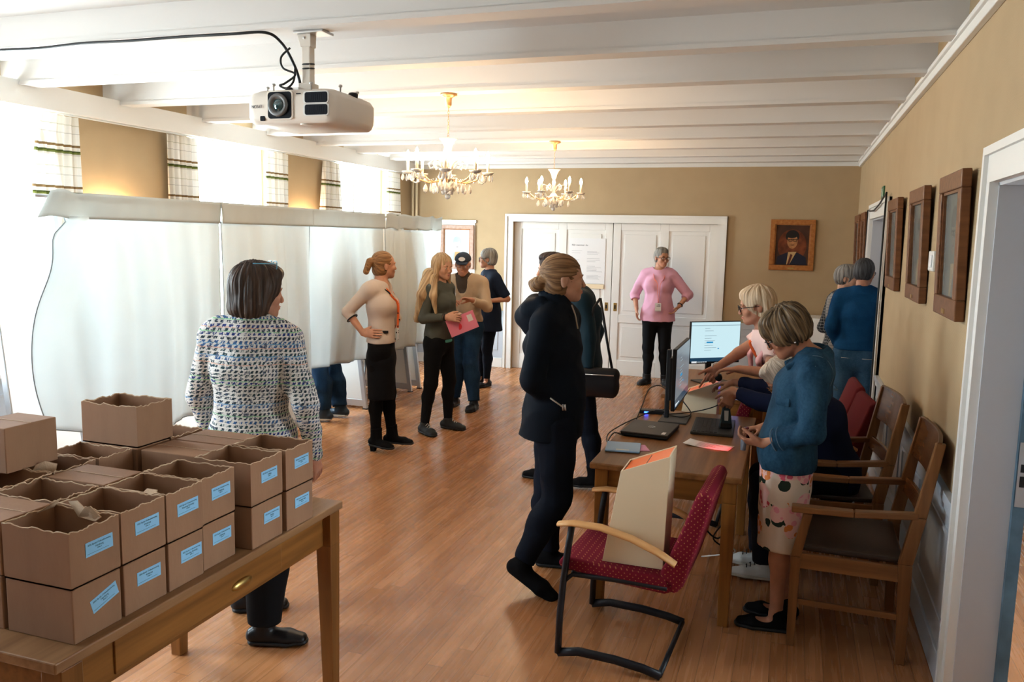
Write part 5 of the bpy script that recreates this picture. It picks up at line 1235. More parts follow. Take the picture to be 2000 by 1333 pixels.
        at = me.attributes.new('hv', 'FLOAT_VECTOR', 'POINT'); at.data.foreach_set('vector', hv.ravel())
        rs = np.random.RandomState(seed); dz = np.zeros(n_)
        for i in range(9):
            d_ = rs.normal(size=3)*V3(1, 1, .5); dz += (2*np.abs(np.sin(hv@(nrm(d_)*(90+260*rs.rand()))+rs.rand()*6))-1.2)
        co -= 0; co += nm*(dz*noise*.45)[:, None]; me.vertices.foreach_set('co', co.ravel()); me.update(); return o
    def face(s, eyes=True, lips=True, brow='brow', lipm='lip'):
        q = MB(); k = s.hs
        if eyes:
            for sx_ in (-1, 1):
                T = Matrix([[*r_, 0] for r_ in s.H.tolist()]+[[0, 0, 0, 1]]).to_3x3()
                q.sph(s.hw(sx_*.030, .0835, .0), .0100*k, 10, 8)
            s.mbpart('eyes', q, 'eyewhite')
            q = MB()
            for sx_ in (-1, 1): q.sph(s.hw(sx_*.030, .0898, -.0005), .0048*k, 8, 6)
            s.mbpart('irises', q, 'iris')
        q = MB()
        for sx_ in (-1, 1): q.tube([s.hw(sx_*.016, .096, .020), s.hw(sx_*.030, .095, .025), s.hw(sx_*.044, .086, .021)], .0024*k, 6)
        s.mbpart('eyebrows', q, brow)
        if lips:
            q = MB(); q.tube([s.hw(-.018, .091, -.059), s.hw(-.007, .0978, -.0565), s.hw(.007, .0978, -.0565), s.hw(.018, .091, -.059)], [.001, .0026*k, .0026*k, .001], 8)
            q.tube([s.hw(-.016, .091, -.0610), s.hw(0, .0978, -.0655), s.hw(.016, .091, -.0610)], [.001, .0034*k, .001], 8); s.mbpart('lips', q, lipm)
    def glasses(s, m='glasses', rnd_=False, up=(0, 0, 0), name='glasses'):
        q = MB(); u = V3(*up)
        for sx_ in (-1, 1):
            pts = []
            for i in range(20):
                a = 2*PI*i/20; c_, s_ = math.cos(a), math.sin(a); ex = 1 if rnd_ else .6
                px_ = (abs(c_)**ex)*(1 if c_ > 0 else -1); pz_ = (abs(s_)**ex)*(1 if s_ > 0 else -1)
                pts.append(s.hw(*(V3(sx_*.033+.026*px_, .108-.004*abs(px_), -.001+.018*pz_)+u)))
            q.tube(pts, .0022*s.hs, 6, closed=True)
            q.tube([s.hw(*(V3(sx_*.059, .103, .006)+u)), s.hw(*(V3(sx_*.077, .06, .006)+u)), s.hw(*(V3(sx_*.082, -.005, .004)+u))], .0022*s.hs, 6)
        q.tube([s.hw(*(V3(-.008, .110, .004)+u)), s.hw(*(V3(0, .112, .007)+u)), s.hw(*(V3(.008, .110, .004)+u))], .002, 6)
        return s.mbpart(name, q, m)
    def band(s, name, pts, r, m, flat=(1, .25)): q = MB(); q.tube(smooth_path(pts), r, 8, flat=flat); return s.mbpart(name, q, m)
    def lanyard(s, drop=.34, badge=True, m='lanyard', fw=.0, lat=.0):
        S, J = s.S, s.J; up = nrm(J['neck']-J['chest']); f_ = s.B[:, 1]; R = s.B[:, 0]; n0 = J['neck']
        end = J['chest']+f_*(.15*s.g*S+fw)+up*(.22-drop)*S+R*lat
        for sx_ in (-1, 1):
            s.band('lanyard_strap', [n0-f_*.05*S+up*.012+R*sx_*.02, n0+R*sx_*.066*S+up*.006-f_*.015, n0+R*sx_*.070*S+f_*(.055*S)-up*.03, n0+R*sx_*.055*S+f_*(.112*S*s.g+fw*.5)-up*.10*S, J['chest']+f_*(.152*S*s.g+fw)+R*sx_*.018+R*lat*.7+up*.02, end+R*sx_*.004], .0085, m)
        if badge:
            T = Matrix(((R[0], f_[0], up[0], end[0]), (R[1], f_[1], up[1], end[1]), (R[2], f_[2], up[2], end[2]), (0, 0, 0, 1)))
            q = MB(); q.box(-.036, .036, .0, .004, -.105, -.005, T); b = s.mbpart('name_badge', q, 'paper'); q = MB()
            q.box(-.028, .006, .004, .0046, -.030, -.022, T); q.box(-.028, .018, .004, .0046, -.045, -.038, T); q.box(-.036, .036, .004, .0046, -.100, -.097, T); b2 = s.mbpart('badge_print', q, 'ink'); b2.parent = b
for nm, c in dict(skin=(.50, .25, .16), skin2=(.47, .22, .14), skin3=(.56, .31, .21), skin_tan=(.42, .19, .115)).items():
    m_ = mat(nm, c, .5, var=.10, vscale=25, bump=.08, bscale=300); nodes(m_)[2].inputs['Subsurface Weight'].default_value = .0; M[nm] = m_
M['eyewhite'] = mat('eye_white', (.7, .68, .65), .3); M['iris'] = mat('dark_iris', (.02, .018, .015), .2); M['brow'] = mat('eyebrow_hair', (.10, .06, .035), .8); M['lip'] = mat('lip', (.42, .12, .10), .5); M['lip2'] = mat('pale_lip', (.45, .19, .14), .5); M['browgrey'] = mat('grey_eyebrow', (.22, .18, .15), .8)
M['glasses'] = mat('dark_glasses_frame', (.015, .012, .014), .25); M['glassesbrown'] = mat('amber_glasses_frame', (.22, .11, .05), .25); M['wire'] = mat('thin_metal_frame', (.35, .3, .26), .3, 1)
M['lanyard'] = mat('orange_lanyard', (.85, .16, .04), .6)
def hair_mat(name, c1, c2, coord_scale=(60, 60, 8), rough=.5):
    m = mat(name, c1, rough, spec=.3); n, l, b = nodes(m); at = n.new('ShaderNodeAttribute'); at.attribute_name = 'hv'
    mp = n.new('ShaderNodeMapping'); mp.inputs['Scale'].default_value = (150, 150, 60); l.new(at.outputs['Vector'], mp.inputs[0]); f_ = noise(n, l, mp.outputs[0], 1.0, 4)
    l.new(ramp(n, l, f_, [(.38, c1), (.66, c2)]), b.inputs['Base Color']); u = n.new('ShaderNodeBump'); u.inputs['Strength'].default_value = .6; u.inputs['Distance'].default_value = .004; l.new(f_, u.inputs['Height']); l.new(u.outputs[0], b.inputs['Normal']); return m
M['h_dark'] = hair_mat('dark_brown_hair', (.018, .010, .007), (.070, .038, .024)); M['h_ginger'] = hair_mat('ginger_blonde_hair', (.12, .055, .022), (.34, .18, .075), (70, 70, 40))
M['h_blonde'] = hair_mat('long_blonde_hair', (.27, .16, .075), (.60, .43, .25), (90, 90, 6)); M['h_brownblonde'] = hair_mat('light_brown_hair', (.13, .065, .030), (.34, .19, .09), (70, 70, 20))
M['h_grey'] = hair_mat('short_grey_hair', (.10, .095, .09), (.34, .32, .29), (110, 110, 70)); M['h_white'] = hair_mat('white_grey_hair', (.42, .38, .33), (.78, .73, .66), (110, 110, 60)); M['h_whiteblond'] = hair_mat('white_blonde_hair', (.40, .28, .17), (.74, .60, .44), (80, 80, 30))
M['h_streak'] = hair_mat('brown_hair_with_blonde_streaks', (.022, .015, .010), (.24, .16, .085), (46, 46, 12)); M['h_darkgrey'] = hair_mat('dark_greying_hair', (.020, .020, .022), (.085, .085, .09), (140, 140, 90)); M['h_black'] = hair_mat('near_black_hair', (.012, .008, .010), (.04, .022, .025))
# ------------------------------------------------------------------ cloth materials
def tweed_mat():
    m = mat('multicolour_boucle_tweed', (.7, .7, .68), .95); n, l, b = nodes(m)
    v, x, y, z = xyz(n, l, 'Object')
    wob = mth(n, l, 'MULTIPLY', mth(n, l, 'SUBTRACT', noise(n, l, v, 30, 2), .5), .010)
    u = mth(n, l, 'ADD', mth(n, l, 'ADD', x, y), wob); zz = mth(n, l, 'ADD', z, wob)
    row = mth(n, l, 'FLOOR', mth(n, l, 'MULTIPLY', zz, 1/.0170)); fr = mth(n, l, 'FRACT', mth(n, l, 'MULTIPLY', zz, 1/.0170))
    fu = mth(n, l, 'FRACT', mth(n, l, 'ADD', mth(n, l, 'MULTIPLY', u, 1/.0235), mth(n, l, 'MULTIPLY', fr, -.5)))
    wn = n.new('ShaderNodeTexWhiteNoise'); wn.noise_dimensions = '1D'; l.new(row, wn.inputs['W'])
    dashc = ramp(n, l, wn.outputs[0], [(0, (.018, .035, .05)), (.35, (.012, .03, .17)), (.52, (.02, .05, .06)), (.8, (.03, .10, .25))], 'CONSTANT')
    linec = ramp(n, l, wn.outputs[0], [(0, (.72, .70, .66)), (.3, (.25, .5, .28)), (.45, (.70, .66, .62)), (.62, (.62, .36, .28)), (.74, (.70, .70, .68)), (.9, (.12, .3, .5))], 'CONSTANT')
    dash = mth(n, l, 'MULTIPLY', mth(n, l, 'LESS_THAN', fu, .56), mth(n, l, 'LESS_THAN', fr, .66))
    thin = mth(n, l, 'GREATER_THAN', fr, .76)
    c = mixc(n, l, thin, (.60, .58, .55), linec); c = mixc(n, l, dash, c, dashc)
    sp = mth(n, l, 'GREATER_THAN', noise(n, l, v, 110, 3), .57); c = mixc(n, l, mth(n, l, 'MULTIPLY', sp, .75), c, (.72, .70, .68)); s2 = mth(n, l, 'LESS_THAN', noise(n, l, v, 75, 3), .40); c = mixc(n, l, mth(n, l, 'MULTIPLY', s2, .8), c, (.04, .06, .12))
    l.new(c, b.inputs['Base Color']); u2 = n.new('ShaderNodeBump'); u2.inputs['Strength'].default_value = .6; u2.inputs['Distance'].default_value = .004; l.new(noise(n, l, v, 220, 2), u2.inputs['Height']); l.new(u2.outputs[0], b.inputs['Normal']); return m
def tartan_mat():
    m = mat('black_and_grey_check', (.3, .3, .3), .9); n, l, b = nodes(m); v, x, y, z = xyz(n, l, 'Object')
    u = mth(n, l, 'ADD', x, mth(n, l, 'MULTIPLY', y, .8))
    def st(s_, p, wdt): return mth(n, l, 'LESS_THAN', mth(n, l, 'FRACT', mth(n, l, 'MULTIPLY', s_, 1/p)), wdt)
    gx, gz = st(u, .026, .10), st(z, .026, .10); bx_, bz = st(u, .17, .35), st(z, .24, .28)
    c = mixc(n, l, mth(n, l, 'MAXIMUM', gx, gz), (.012, .015, .02), (.30, .30, .29)); c = mixc(n, l, bx_, c, mixc(n, l, gz, (.30, .29, .28), (.05, .05, .06))); l.new(c, b.inputs['Base Color']); return m
def denim_mat(name, c1, c2):
    m = mat(name, c1, .9, spec=.12); n, l, b = nodes(m); v, x, y, z = xyz(n, l, 'Object')
    v2 = xyz(n, l, 'Object', (1, 1, .45))[0]; f1 = mth(n, l, 'ADD', mth(n, l, 'MULTIPLY', noise(n, l, v2, 13, 5), .7), mth(n, l, 'MULTIPLY', noise(n, l, v, 90, 3), .3)); f2 = noise(n, l, v, 400, 1)
    c = ramp(n, l, f1, [(.32, c1), (.68, c2)]); l.new(c, b.inputs['Base Color']); u = n.new('ShaderNodeBump'); u.inputs['Strength'].default_value = .25; u.inputs['Distance'].default_value = .003; l.new(f2, u.inputs['Height']); l.new(u.outputs[0], b.inputs['Normal']); return m
def floral_mat():
    m = mat('cream_floral_skirt_fabric', (.7, .6, .5), .7); n, l, b = nodes(m); v, x, y, z = xyz(n, l, 'Object')
    def vor(sc_, feat='F1', off=(0, 0, 0)):
        mp = n.new('ShaderNodeMapping'); mp.inputs['Location'].default_value = off; l.new(v, mp.inputs[0])
        d_ = n.new('ShaderNodeTexNoise'); d_.inputs['Scale'].default_value = 26; l.new(mp.outputs[0], d_.inputs[0])
        mx = n.new('ShaderNodeMix'); mx.data_type = 'RGBA'; mx.inputs[0].default_value = .02; l.new(mp.outputs[0], mx.inputs[6]); l.new(d_.outputs[1], mx.inputs[7])
        vo = n.new('ShaderNodeTexVoronoi'); vo.inputs['Scale'].default_value = sc_; l.new(mx.outputs[2], vo.inputs['Vector']); return vo
    a = vor(8.5); lf = vor(13, off=(3.1, 1.7, .4)); st_ = vor(30, off=(.3, .2, .1))
    zone = mth(n, l, 'GREATER_THAN', noise(n, l, v, 6, 1), .36)
    leaf = mth(n, l, 'MULTIPLY', mth(n, l, 'LESS_THAN', lf.outputs['Distance'], .40), zone); fl = mth(n, l, 'MULTIPLY', mth(n, l, 'LESS_THAN', a.outputs['Distance'], .50), zone)
    pet = ramp(n, l, a.outputs['Color'], [(0, (.62, .10, .16)), (.4, (.75, .30, .36)), (.6, (.68, .22, .06)), (.8, (.55, .05, .08))], 'CONSTANT')
    pet2 = mixc(n, l, mth(n, l, 'GREATER_THAN', st_.outputs['Distance'], .42), pet, (.80, .50, .48))
    c = mixc(n, l, leaf, (.70, .59, .49), (.012, .030, .022)); c = mixc(n, l, fl, c, pet2); l.new(c, b.inputs['Base Color']); return m
M['tweed'] = tweed_mat(); M['tartan'] = tartan_mat(); M['floral'] = floral_mat()
M['denim'] = denim_mat('blue_denim_jacket_cloth', (.007, .029, .062), (.030, .085, .145)); M['jeans'] = denim_mat('blue_jeans_cloth', (.008, .022, .052), (.018, .048, .095)); M['jeans2'] = denim_mat('mid_blue_jeans_cloth', (.014, .045, .090), (.04, .095, .165)); M['shirtblue'] = denim_mat('blue_chambray_shirt', (.004, .034, .092), (.007, .052, .135))
M['navy'] = mat('black_navy_softshell', (.004, .0075, .014), .75, spec=.12, bump=.15, bscale=40); M['navytr'] = mat('dark_navy_trousers', (.005, .008, .016), .8, spec=.12, bump=.2, bscale=60); M['blacktr'] = mat('black_trousers', (.006, .007, .009), .8, spec=.12)
M['teal'] = mat('dark_teal_raincoat', (.008, .024, .038), .6, spec=.12, bump=.2, bscale=25); M['cardigan'] = mat('beige_fine_knit', (.58, .49, .43), .9, bump=.1, bscale=300); M['sagegrey'] = mat('grey_green_jersey', (.085, .092, .080), .9, spec=.12, bump=.08, bscale=200)
M['tan'] = mat('tan_blouson', (.46, .34, .23), .85, bump=.15, bscale=60); M['brownshirt'] = mat('dark_brown_shirt', (.07, .05, .038), .9); M['navydress'] = mat('navy_tunic', (.010, .016, .032), .85, spec=.12); M['lilac'] = mat('lilac_pink_sweater', (.70, .38, .52), .9, bump=.08, bscale=200)
M['palepink'] = mat('pale_pink_shirt', (.82, .60, .57), .85); M['rose'] = mat('rose_pink_cardigan', (.78, .42, .44), .9, bump=.1, bscale=200); M['navysw'] = mat('navy_blue_sweater', (.008, .014, .045), .9, spec=.12, bump=.1, bscale=200); M['print'] = mat('small_print_blouse', (.35, .37, .42), .8, var=.8, vscale=90)
M['whiteshoe'] = mat('white_leather', (.68, .70, .70), .5); M['blackleather'] = mat('black_leather', (.008, .008, .010), .35); M['greyshoe'] = mat('dark_grey_hiking_shoe', (.02, .022, .024), .7); M['blueboot'] = mat('dark_blue_rubber', (.018, .035, .055), .4); M['whitesole'] = mat('off_white_sole', (.55, .52, .46), .6); M['suede'] = mat('black_suede', (.005, .005, .006), .95, spec=.12)
M['zip'] = mat('pale_zip_tape', (.42, .38, .32), .5); M['teallight'] = mat('mint_hem', (.10, .40, .33), .8); M['neon'] = mat('lime_patch', (.22, .33, .02), .7); M['cap'] = mat('navy_cap_cloth', (.025, .035, .055), .9); M['blueglasses'] = mat('light_blue_sunglasses', (.12, .35, .50), .2)

# === 1. woman in the tweed jacket, back turned
p = Person(-2.21, 2.97, D2R(14), h=1.66, girth=1.06, lean=.02, toe=None) if False else None
def person(*a, **k): return Person(*a, **k)
p = person(-2.215, 2.97, D2R(16), 1.665, girth=1.08, anL=(-2.37, 3.12, .085), knL=(-2.37, 3.10, .47), anR=(-2.105, 2.88, .085), knR=(-2.09, 2.92, .47),
           elL=(-2.475, 2.95, 1.06), wrL=(-2.47, 3.04, .83), elR=(-1.955, 2.99, 1.06), wrR=(-1.955, 3.06, .83))
p.toe = {'L': (.9, .55, 0), 'R': (.93, .35, 0)}
p.set_head(D2R(-52), D2R(-3), 0, (0, 0, -.010), 1.04)
p.root('woman in a multicoloured tweed jacket seen from behind, sunglasses pushed up in her bob', skin='skin2', h=.0055)
p.top('jacket', 'tweed', .022, .80, (2, 2), es=.022, ec=.014, noise=.006, seed=3, collar=.030, flare=.03)
p.trousers('blacktr', .010, .97, low=1.35, es=.024); p.shoes('blackleather', .008)
p.hair('h_dark', [('e', (0, -.035, -.035), (.094, .082, .085), .03), ('e', (-.055, -.005, -.045), (.042, .07, .075), .02), ('e', (.050, -.030, -.04), (.040, .050, .075), .02), ('e', (0, .055, .085), (.062, .05, .035), .02)], vol=.020, low=-.2, nape=-.112, noise=.0025, face=((0, .115, -.05), (.066, .078, .10)))
p.glasses('blueglasses', up=(0, -.045, .122), name='sunglasses'); p.face(eyes=False)

# === 2. woman in the beige cardigan
p = person(-3.185, 5.99, D2R(-72), 1.66, girth=.93, shR=(-3.235, 5.86, 1.345), elR=(-3.405, 5.83, 1.165), wrR=(-3.265, 5.83, 1.00), elL=(-3.16, 6.20, 1.10), wrL=(-3.22, 6.14, .90),
           anL=(-3.13, 6.08, .12), anR=(-3.20, 5.93, .12), knL=(-3.15, 6.06, .48), knR=(-3.20, 5.94, .48))
p.toe = {'L': (.95, .12, 0), 'R': (.93, -.25, 0)}
p.set_head(D2R(32), D2R(2), 0, (0, .0, .0), .98)
p.root('woman in beige cardigan and black skirt, hand on hip, ginger ponytail, orange lanyard', skin='skin', hands=('relax', 'flat'), hdir={'R': V3(.97, .05, .02)}, hpalm={'R': V3(.0, 1, -.2)})
o = p.top('cardigan', 'cardigan', .013, .935, (1.30, 1.30), es=.010, vneck=.13, noise=.0035, seed=4, h=.005)
q = MB(); d_ = p.J['elR']+(p.J['wrR']-p.J['elR'])*.30; ax_ = nrm(p.J['wrR']-p.J['elR']); a1 = nrm(np.cross(ax_, V3(0, 1, 0))); a2 = np.cross(ax_, a1)
q.tube([d_+(a1*math.cos(t)+a2*math.sin(t))*.046 for t in [2*PI*i/20 for i in range(20)]], .006, 6, closed=True); p.mbpart('cuff_trim', q, 'black')
f_ = p.B[:, 1]; R_ = p.B[:, 0]
q = MB(); [q.sph(p.W(.012, .155-.012*abs(i-2), 1.24-i*.055), .0065, 8, 6) for i in range(6)]; p.mbpart('buttons', q, 'black')
q = MB(); T = Matrix([[f_[0], R_[0], 0, p.W(.125, .045, 1.035)[0]], [f_[1], R_[1], 0, p.W(.125, .045, 1.035)[1]], [f_[2], R_[2], 1, p.W(.125, .045, 1.035)[2]], [0, 0, 0, 1]]); q.box(-.035, .035, -.006, .006, -.010, .012, T); p.mbpart('pocket_bow', q, 'black')
F = Field(); S = p.S; F.seg(p.J['waist'], p.J['pel']+V3(0, 0, .02), .112*S, .143*S, .085*S, .108*S, p.B[:, 0], k=.02); F.seg(p.J['pel']+V3(0, 0, .02), p.o+V3(0, 0, .80*S), .143*S, .158*S, .108*S, .120*S, p.B[:, 0], k=.02); F.seg(p.o+V3(0, 0, .80*S), p.o+V3(0, 0, .45*S), .158*S, .132*S, .120*S, .112*S, p.B[:, 0], k=.03, cap1=True); F.half(p.o+V3(0, 0, .99*S), (0, 0, 1)); p.part('skirt', F, 'blacktr', .006, .002, 7)
p.trousers('suede', .003, 1.0, name='tights', noise=0, waist=.93)
for c in 'LR': p.J['an'+c][2] = .125
p.shoes('suede', .006, boot=.22, name='ankle_boot')
for c in 'LR':
    a = p.J['an'+c]; t_ = nrm(V3(*p.toe[c])); q = MB(); b_ = a-t_*.032; q.hexa([(b_[0]-.018, b_[1]-.018, 0), (b_[0]+.018, b_[1]-.018, 0), (b_[0]+.018, b_[1]+.018, 0), (b_[0]-.018, b_[1]+.018, 0)], [(b_[0]-.028, b_[1]-.028, .08), (b_[0]+.028, b_[1]-.028, .08), (b_[0]+.028, b_[1]+.028, .08), (b_[0]-.028, b_[1]+.028, .08)]); p.mbpart('boot_heel', q, 'suede')
p.hair('h_ginger', flow='tied', pieces=[('e', (0, -.115, .045), (.022, .02, .022)), ('s', (0, -.125, .04), (0, -.160, -.045), .030, .026)], vol=.006, nape=-.085, low=-.02, noise=.001)
q = MB(); q.tube([p.hw(.020*math.cos(t), -.122, .043+.020*math.sin(t)) for t in [2*PI*i/14 for i in range(14)]], .006, 6, closed=True); p.mbpart('hair_tie', q, 'black')
for sd in (-1, 1): p.band('neck_trim', [p.J['neck']-f_*.070+V3(0, 0, .0), p.J['neck']+R_*.072*sd-f_*.03+V3(0, 0, -.008), p.J['neck']+R_*.080*sd+f_*.045-V3(0, 0, .035), p.J['neck']+R_*.052*sd+f_*.098-V3(0, 0, .085), p.W(.006*sd, .142, 1.262)], .0055, 'black', (1, .6))
p.face(); p.lanyard(.40, True)

# === 3. blonde woman with the pink folder
p = person(-3.02, 6.78, D2R(-98), 1.635, girth=.97, shR=(-3.03, 6.63, 1.31), elR=(-3.09, 6.60, 1.06), wrR=(-2.86, 6.58, 1.085), shL=(-2.985, 6.92, 1.31), elL=(-2.97, 6.95, 1.05), wrL=(-2.82, 6.78, 1.09),
           anR=(-3.10, 6.66, .085), knR=(-3.05, 6.68, .46), anL=(-2.98, 6.92, .085), knL=(-2.97, 6.92, .46))
p.toe = {'R': (.80, -.55, 0), 'L': (.98, -.1, 0)}
p.set_head(D2R(-18), D2R(-6), 0, (0, 0, 0), 1.0)
p.root('woman with very long blonde hair in grey green top holding a pink folder', skin='skin3', hands=('hold', 'hold'), hdir={'R': V3(.95, .1, 0), 'L': V3(.85, -.4, -.05)}, hpalm={'R': V3(.1, .9, -.3), 'L': V3(0, -.3, -1)})
p.top('jersey_top', 'sagegrey', .011, .90, (1.72, 1.9), es=.012, noise=.0055, seed=9, neck=.006, h=.0055, belly=.005)
F = Field(); S = p.S; F.seg(p.o+V3(0, 0, .91*S), p.o+V3(0, 0, .87*S), .166*S, .168*S, .118*S, .120*S, p.B[:, 0], cap1=True); F.half(p.o+V3(0, 0, .902*S), (0, 0, 1)); p.part('undershirt', F, 'teallight', .006)
p.trousers('blacktr', .006, .97, noise=.002, waist=.95); p.shoes('greyshoe', .010); p.laces('paper')
p.hair('h_blonde', [('s', (-.02, -.07, .03), (-.03, -.11, -.20), .075, .070, .06, .040), ('s', (-.03, -.11, -.20), (-.05, -.13, -.46), .070, .035, .040, .022), ('s', (.066, -.01, .02), (.080, .02, -.16), .032, .028), ('s', (.080, .02, -.16), (.062, .085, -.34), .028, .014), ('s', (-.062, -.01, .02), (-.085, .0, -.20), .030, .030), ('s', (-.085, 0, -.2), (-.08, .05, -.34), .030, .014), ('s', (.055, -.06, -.1), (.04, -.09, -.42), .035, .02),
        ('w', (-3.08, 6.72, 1.44), (-3.10, 6.60, 1.27), .060, .055), ('w', (-3.10, 6.60, 1.27), (-3.155, 6.62, 1.06), .052, .034), ('w', (-3.155, 6.62, 1.06), (-3.175, 6.64, .93), .032, .012), ('w', (-3.02, 6.66, 1.42), (-2.985, 6.575, 1.27), .034, .036), ('w', (-2.985, 6.575, 1.27), (-2.955, 6.57, 1.12), .032, .012), ('w', (-3.12, 6.78, 1.44), (-3.165, 6.74, 1.1), .06, .05)],
       vol=.012, low=-.2, cut=-.52, noise=.0035, seed=3, nscale=1.6, face=((0, .110, -.03), (.058, .075, .098)))
p.face(); q = MB()
w_ = p.J['wrR']-V3(.012, 0, 0); q.tube([w_+V3(0, math.cos(t), math.sin(t))*.030 for t in [2*PI*i/16 for i in range(16)]], .008, 6, closed=True); p.mbpart('wrist_watch', q, 'black')
t = thing('pink_folder', (-2.735, 6.66, 1.035), 0, 'pink plastic folder held by the long-haired blonde woman', 'folder')
M['pinkfolder'] = mat('pink_plastic_folder', (.80, .25, .36), .3)
T = Matrix.Translation((0, 0, 0)) @ Matrix.Rotation(D2R(28), 4, 'Z') @ Matrix.Rotation(D2R(-22), 4, 'Y'); q = MB(); q.box(-.14, .12, -.003, .003, -.085, .075, T); q.build('folder_cover', 'pinkfolder', t)
q = MB(); q.box(.05, .095, -.0045, -.003, -.01, .05, T); q.build('label', 'paper', t)
q = MB(); q.sph(T @ Vector((-.04, -.004, -.02)), .022, 12, 8, (1, .15, 1.3)); q.build('red_mark', 'uired' if 'uired' in M else M.setdefault('redmark', mat('red_print', (.6, .03, .05), .5)), t)
t = thing('mobile_phone', (-2.765, 6.70, 1.105), 0, 'black phone in the hands of the blonde woman', 'phone'); T = Matrix.Rotation(.3, 4, 'Z') @ Matrix.Rotation(-.3, 4, 'Y'); q = MB(); q.box(-.035, .07, -.034, .034, -.004, .004, T); q.build('phone_body', 'black', t, bevel=.002)

# === 4. elderly man in cap
p = person(-3.225, 7.93, D2R(-172), 1.665, girth=1.0, female=False, shL=(-3.05, 7.95, 1.30), shR=(-3.405, 7.90, 1.30), elL=(-2.965, 7.87, 1.07), wrL=(-3.06, 7.68, 1.155), elR=(-3.44, 7.86, 1.06), wrR=(-3.30, 7.66, 1.12),
           anR=(-3.33, 7.90, .085), knR=(-3.31, 7.90, .46), anL=(-3.07, 7.80, .085), knL=(-3.13, 7.84, .47), neck=(-3.235, 7.88, 1.365))
p.toe = {'L': (.05, -1, 0), 'R': (-.1, -1, 0)}
p.set_head(D2R(8), D2R(-12), 0, (0, .01, -.01), 1.0)
p.root('elderly man in dark cap and tan jacket looking down at papers', skin='skin2', hands=('hold', 'hold'), hdir={'L': V3(-.75, -.45, .15), 'R': V3(.6, -.6, .2)}, hpalm={'L': V3(-.3, -.5, -.7), 'R': V3(.4, .2, -.8)})
p.top('shirt', 'brownshirt', .010, .90, (.5, .5), noise=.001, collar=.055, h=.0055)
F = Field(); p.torso(F, .026, belly=.012)
for c in 'LR': p.arm(F, c, .020, 1.92, e1=.014, k=.03)
zb = p.J['pel']; F.half(p.o+V3(0, 0, .93*p.S), (0, 0, -1)); fw = p.B[:, 1]
F.seg(p.J['neck']+fw*.03+V3(0, 0, .04), p.J['neck']+fw*.17-V3(0, 0, .30), .075, .012, k=.006, op='sub'); F.seg(p.J['neck']-V3(0, 0, .0), p.J['neck']+V3(0, 0, .15), .070, .1, k=.006, op='sub')
p.part('jacket', F, 'tan', .0055, .007, 11)
p.trousers('jeans', .018, .98, low=1.25, noise=.007); p.shoes('blackleather', .010)
p.hair('h_white', [], vol=.004, nape=-.07, front=.03)
F = Field(); F.ell(p.hw(0, -.012, .058), [.084, .104, .072], p.H.T); F.half(p.hw(0, 0, .046), -p.H[:, 2]); p.part('cap', F, 'cap', .004, relax=1)
F = Field(); F.seg(p.hw(0, .07, .046), p.hw(0, .125, .034), .070, .055, .010, .006, R=p.H[:, 0]); cb_ = p.part('cap_visor', F, 'cap', .004, relax=1)
q = MB(); T = frame_T(tuple(p.hw(0, .088, .080)), tuple(-p.H[:, 0]), tuple(nrm(p.H[:, 2]-p.H[:, 1]*.35))); q.add([T @ Vector(v) for v in ellipse(0, 0, .034, .021, .010)], [tuple(range(28))]); em = p.mbpart('cap_emblem', q, 'paper')
p.face(lipm='lip2', brow='browgrey'); p.glasses('wire')
t = thing('leaflets', (-3.245, 7.60, 1.21), 0, 'grey and blue leaflets held up by the elderly man in the cap', 'papers'); M['leaflet'] = mat('blue_grey_leaflet', (.22, .26, .33), .6); T = Matrix.Rotation(.25, 4, 'Z') @ Matrix.Rotation(-.25, 4, 'X')
q = MB(); q.box(-.07, .035, -.002, .002, -.10, .08, T); q.build('leaflet', 'leaflet', t); q = MB(); q.box(-.05, .04, -.006, -.003, -.14, .02, T @ Matrix.Rotation(.15, 4, 'Y')); q.build('leaflet', M.setdefault('leaf2', mat('pale_leaflet', (.42, .46, .52), .6)), t)

# === 5. woman in the navy tunic
p = person(-3.42, 9.15, D2R(122), 1.645, girth=1.12, elL=(-3.16, 9.05, 1.07), wrL=(-3.33, 8.90, 1.05), shL=(-3.30, 9.02, 1.29), elR=(-3.50, 9.42, 1.06), wrR=(-3.66, 9.2, 1.0), anL=(-3.42, 9.10, .085), anR=(-3.54, 9.22, .085), knL=(-3.42, 9.10, .46), knR=(-3.54, 9.22, .46))
p.toe = {'L': (-.3, -.95, 0), 'R': (-.6, -.8, 0)}; p.set_head(D2R(-16), 0, 0)
p.root('grey-haired woman in a navy tunic behind the man in the cap', skin='skin', h=.006, hdir={'L': V3(-.9, -.2, 0)})
p.top('tunic', 'navydress', .016, .70, (.9, .9), es=.022, noise=.003, flare=.02, belly=.02, h=.007)
p.trousers('navytr', .006, .97); p.shoes('blackleather', .006, open_top=True, name='sandal')
p.hair('h_grey', [('e', (0, -.04, .08), (.07, .06, .05), .02)], vol=.016, nape=-.075); p.face(); p.glasses(); p.lanyard(.3, False)
q = MB(); w_ = p.J['wrL']; q.tube([w_+V3(.02, math.cos(t)*.03, math.sin(t)*.03) for t in [2*PI*i/14 for i in range(14)]], .006, 6, closed=True); p.mbpart('bracelet', q, 'paper')

